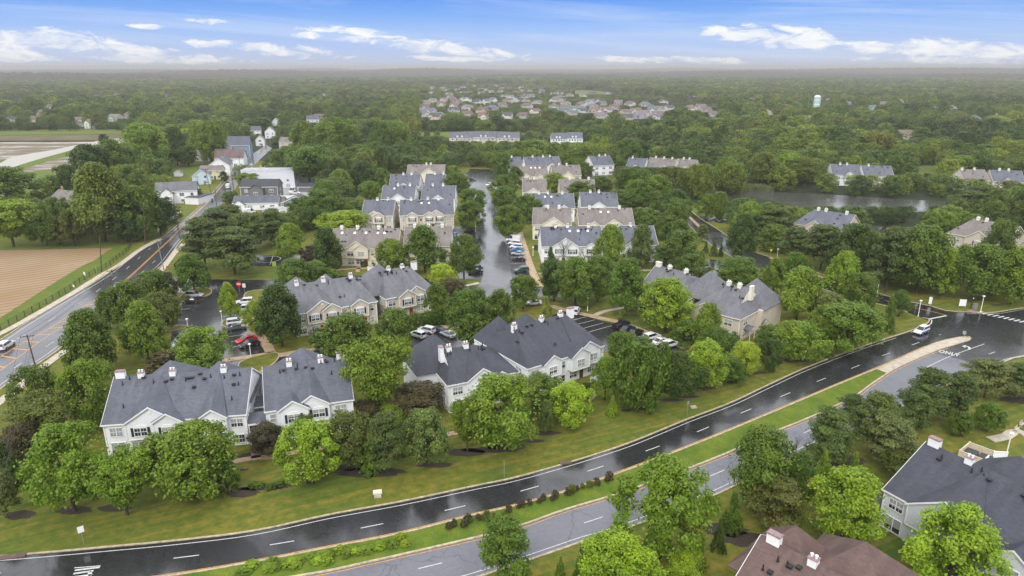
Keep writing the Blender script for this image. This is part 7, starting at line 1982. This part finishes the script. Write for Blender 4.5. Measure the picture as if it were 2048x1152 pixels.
    pole('m', 440, 352, 437, 320, 'thin pole in front of the white gabled house', 0, a=A)
    near = (Vector((-62, 66, 10.2)), Matrix.Rotation(R(20), 3, 'Z'), 10)
    tops['0'] = near
    def cable(p, q, r=.03, sag=.9, name='overhead cable'):
        pts = []
        for i in range(13):
            t = i / 12; c = p.lerp(q, t); c.z -= sag * 4 * t * (1 - t); pts.append(tuple(c))
        return pts
    names = {'0': 'the lower left edge', 'a': 'the nearest leaning pole', 'b': 'the double crossarm pole', 'c': 'the grey pole', 'd': 'the tall field pole', 'e': 'the pole at the wood corner', 'f': 'the guard rail pole', 'g': 'the garage pole', 'h': 'the cottage pole', 'k': 'the barn pole', 'l': 'the dark pole near the pines'}
    for p, q, n in (('0', 'a', 3), ('a', 'b', 3), ('b', 'e', 2), ('b', 'c', 1), ('d', 'e', 1), ('e', 'f', 2), ('f', 'h', 2), ('h', 'k', 2), ('c', 'l', 1)):
        for k in range(n):
            off = ((-1.15, 1.15, .6)[k] if n > 1 else 0)
            u = tops[p][0] + tops[p][1] @ Vector((off, -.16, -.05)); w = tops[q][0] + tops[q][1] @ Vector((off, -.16, -.05))
            mb = MB().tube(cable(u, w, sag=(u - w).length * .018), .028, 4)
            which = {1: 'single', 2: ('left', 'right')[k] if k < 2 else '', 3: ('left', 'right', 'middle')[k]}[n]
            tag(mb.build('cable', M['cable']), f"{which} overhead cable from {names[p]} to {names[q]}", 'cable', 'overhead cables')
    # fence beside the ploughed field
    fl = gp([(-160, 752), (-40, 685), (0, 662), (47, 635), (96, 607), (137, 582), (174, 556.5), (211, 537), (234, 519.5), (256, 502), (262, 492)], 1.0)
    L = plen(fl); n = int(L / 3.2); P = resample(fl, n)
    r = thing('fence', 'long dark wire fence between the ploughed field and the left road', 'fence', (P[0].x, P[0].y, 0), 0)
    o0 = Vector((P[0].x, P[0].y, 0)); pm = MB().cyl((0, 0, -.05), (0, 0, 1.65), .085, .085, 6).mesh('post', M['fence_dark'])
    for p in P[:100]: obj('post', pm, r, (p.x - o0.x, p.y - o0.y, 0))
    w = MB()
    for z in (.25, .6, .95, 1.3, 1.58): w.tube([(p.x - o0.x, p.y - o0.y, z) for p in P], .022 if z < 1.5 else .035, 4)
    for i in range(len(P) - 1):
        for j in range(1, 8):
            q = P[i].lerp(P[i + 1], j / 8); w.cyl((q.x - o0.x, q.y - o0.y, .1), (q.x - o0.x, q.y - o0.y, 1.58), .012, .012, 3, caps=False)
    w.build('mesh', M['fence_dark'], r)
    # white guard rail on the bridge
    gl = resample(gp([(316, 464), (330, 450), (346, 438), (362, 427)], 1.0), 14); o0 = Vector((gl[0].x, gl[0].y, 0)); r = thing('guard_rail', 'white wooden guard rail along the left side of the left road', 'guard rail', o0, 0)
    pm = MB().box((0, 0, .6), (.18, .18, 1.3)).mesh('post', M['white_paint'])
    for p in gl: obj('post', pm, r, (p.x - o0.x, p.y - o0.y, 0))
    w = MB()
    for z in (.55, 1.1): w.tube([(p.x - o0.x, p.y - o0.y, z) for p in gl], .09, 5)
    w.build('rail', M['white_paint'], r)
    # short black fence at the estate entrance
    a, b = G(350, 540), G(362, 526); r = thing('fence', 'short solid black fence behind the entrance corner', 'fence', a, math.atan2((b - a).y, (b - a).x)); Lf = (b - a).length
    MB().box((Lf / 2, 0, 1.0), (Lf, .08, 1.9)).build('panel', M['fence_dark'], r)
    for k in range(4): obj('post', MB().box((0, 0, 1.05), (.14, .16, 2.1)).mesh('post', M['fence_dark']), r, (Lf * k / 3, 0, 0))
    # rubbish enclosure
    a = G(1915, 921); b = G(1964, 940); d = (b - a).normalized(); L = (b - a).length; D = 4.2
    r = thing('rubbish_enclosure', 'beige fenced rubbish enclosure with white gates behind the near white block', 'enclosure', a, math.atan2(d.y, d.x))
    def panel(nm, c, sz, rz, m):
        mb = MB().box((0, 0, 0), sz); n = int(sz[0] / .35)
        for i in range(n + 1): mb.box((-sz[0] / 2 + i * sz[0] / n, -.035, 0), (.05, .04, sz[2]))
        mb.box((0, 0, sz[2] / 2 + .05), (sz[0] + .08, .16, .08)); obj(nm, mb.mesh(nm, M[m]), r, c, (0, 0, rz))
    panel('fence_panel', (L / 2, 0, .95), (L, .08, 1.8), 0, 'beige_fence'); panel('fence_panel', (L / 2, D, .95), (L, .08, 1.8), 0, 'beige_fence'); panel('fence_panel', (0, D / 2, .95), (D, .08, 1.8), math.pi / 2, 'beige_fence')
    panel('gate', (L + .8, D + .6, 1.0), (2.2, .07, 1.8), math.pi / 4, 'white_paint'); panel('gate', (L, 1.0, 1.0), (1.9, .07, 1.8), math.pi / 2, 'white_paint')
    for x, y in ((0, 0), (L, 0), (0, D), (L, D)): obj('post', MB().box((0, 0, 1.0), (.2, .2, 2.1)).mesh('post', M['beige_fence']), r, (x, y, 0))
    for k, (m, lab) in enumerate((('dumpster_red', 'dark red rubbish container inside the enclosure'), ('dumpster_dark', 'black rubbish container inside the enclosure'))):
        q = a + d * (1.1 + k * 2.0) + Vector((-d.y, d.x, 0)) * 2.2; t = thing('rubbish_container', lab, 'rubbish container', q, math.atan2(d.y, d.x), 'rubbish containers')
        MB().box((0, 0, .65), (1.6, 1.5, 1.1), top=1.08).build('bin', M[m], t); MB().face([(-.9, -.85, 1.22), (.9, -.85, 1.22), (.9, .85, 1.5), (-.9, .85, 1.5)]).box((0, 0, 1.22), (1.7, 1.6, .06)).build('lid', M['dumpster_dark'], t)
    # benches by the right edge path
    for k, (x, y) in enumerate([(2033, 862), (2043, 852)]):
        t = thing('bench', f"pale bench beside the path at the right edge, {['lower', 'upper'][k]} of two", 'bench', G(x, y), R(40), 'benches')
        MB().box((0, 0, .45), (1.6, .45, .06)).build('seat', M['walk_concrete'], t); MB().box((0, .22, .75), (1.6, .06, .4)).build('backrest', M['walk_concrete'], t)
        lm = MB().box((0, 0, .22), (.08, .4, .44)).mesh('leg', M['walk_concrete'])
        for s in (-.65, .65): obj('leg', lm, t, (s, 0, 0))
    # low white screen walls by the front doors
    for (x, y, rz, L, lab) in [(1198, 760, 30, 4.5, 'curved white screen wall beside the front steps of the largest white block'), (752, 541, 0, 5.5, 'low white screen wall right of the red front door')]:
        P = G(x, y); mb = MB(); n = 12
        for i in range(n): mb.box((-L / 2 + L * (i + .5) / n, 0, .65 + (.35 * math.sin(i / n * 1.5) if rz else 0)), (L / n, .12, 1.3 + (.7 * math.sin(i / n * 1.5) if rz else 0)))
        o = mb.build('screen_wall', M['white_paint']); o.location = P; o.rotation_euler = (0, 0, R(rz)); tag(o, lab, 'wall')
    # water tower
    Y = 905; dep = Y * CP + (HC - 15) * SP; r = thing('water_tower', 'pale teal and white cylindrical water tower rising from the far woods', 'water tower', ((1632.5 - 1024) / F * dep, Y, 0), 0)
    mb = MB(); rr = 3.9
    mb.cyl((0, 0, 0), (0, 0, 27.5), rr, rr, 28, 0).cyl((0, 0, 27.5), (0, 0, 29.6), rr, rr * .55, 28, 1); mb.cyl((0, 0, 18), (0, 0, 19), rr + .04, rr + .04, 28, 1, False).cyl((0, 0, 23.4), (0, 0, 24.2), rr + .04, rr + .04, 28, 1, False)
    mb.build('tank', [M['teal_tank'], M['white_paint']], r)
    w = MB()
    for k in range(16):
        an = k / 16 * 6.283; w.cyl((rr * math.cos(an), rr * math.sin(an), 27.4), (rr * math.cos(an), rr * math.sin(an), 28.7), .06, .06, 4)
    w.tube([(rr * math.cos(k / 24 * 6.283), rr * math.sin(k / 24 * 6.283), 28.7) for k in range(25)], .07, 4); w.build('railing', M['white_paint'], r)
    w = MB().tube([(rr + .3, -1, 0), (rr + .3, -1, 27.6)], .08, 4).tube([(rr + .3, -.4, 0), (rr + .3, -.4, 27.6)], .08, 4); w.build('ladder', M['white_paint'], r)
    # median planting
    rng = random.Random(12)
    a = resample(gp([(895, 1060), (960, 1042), (1030, 1022), (1080, 1004), (1150, 985), (1222, 963)], 1.0), 24)
    for k, p in enumerate(a):
        s = rng.uniform(.8, 1.5); q = Vector((p.x + rng.uniform(-.5, .5), p.y + rng.uniform(-.5, .5), .1))
        tree(q, s, s * rng.uniform(.8, 1.15), 'bush', 'brown' if rng.random() < .7 else 'olive', 'dark reddish brown ornamental shrub in the row along the grass median', 'brown shrubs on the median')
    a = resample(gp([(500, 1143), (560, 1132), (650, 1116), (740, 1097), (812, 1080)], 1.0), 30)
    for k, p in enumerate(a):
        s = rng.uniform(1.3, 2.3); q = Vector((p.x + rng.uniform(-1, 1), p.y + rng.uniform(-.9, .9), .1))
        tree(q, s, rng.uniform(.45, .8), 'bush', 'bright' if rng.random() < .6 else 'fresh', 'low bright green shrub in the dense row at the left end of the median', 'green shrubs on the median')
    # reeds at the pond
    rs = np.random.RandomState(6); n = 3500; B = []
    pl = resample(gp([(1425, 384), (1455, 381), (1500, 380), (1540, 384)], 1.0), 60)
    for i in range(n):
        p = pl[rs.randint(60)]; x = p.x + rs.uniform(-1.5, 1.5); y = p.y + rs.uniform(-3, 9); hh = rs.uniform(2.0, 3.4); a = rs.uniform(0, 3.14); w_ = .12; dx, dy = math.cos(a) * w_, math.sin(a) * w_; lx = rs.uniform(-.3, .3)
        B.append([(x - dx, y - dy, 0), (x + dx, y + dy, 0), (x + dx * .3 + lx, y + dy * .3, hh), (x - dx * .3 + lx, y - dy * .3, hh)])
    noisy('reed', (.13, .15, .05), .4, .3, .8); me = np_mesh('reeds', np.array(B), M['reed']); tag(obj('reeds', me), 'band of tall reeds along the far shore of the pond', None, None, 'stuff')
make_furniture()


# ------------------------------------------------------------------ air
def make_haze():
    m = bpy.data.materials.new('haze'); m.use_nodes = True; t = NT(m.node_tree)
    v = t.n('ShaderNodeVolumePrincipled', ins={'Color': (0.62, 0.595, 0.58, 1), 'Density': 0.00017, 'Anisotropy': 0.1})
    t.n('ShaderNodeOutputMaterial', ins={1: v.outputs[0]})
    mb = MB().box((0, 7900, 47.5), (28600, 17600, 97.0)); o = mb.build('haze', m); o['kind'] = 'stuff'; o['label'] = 'pale haze hanging over the distant woods'
make_haze()
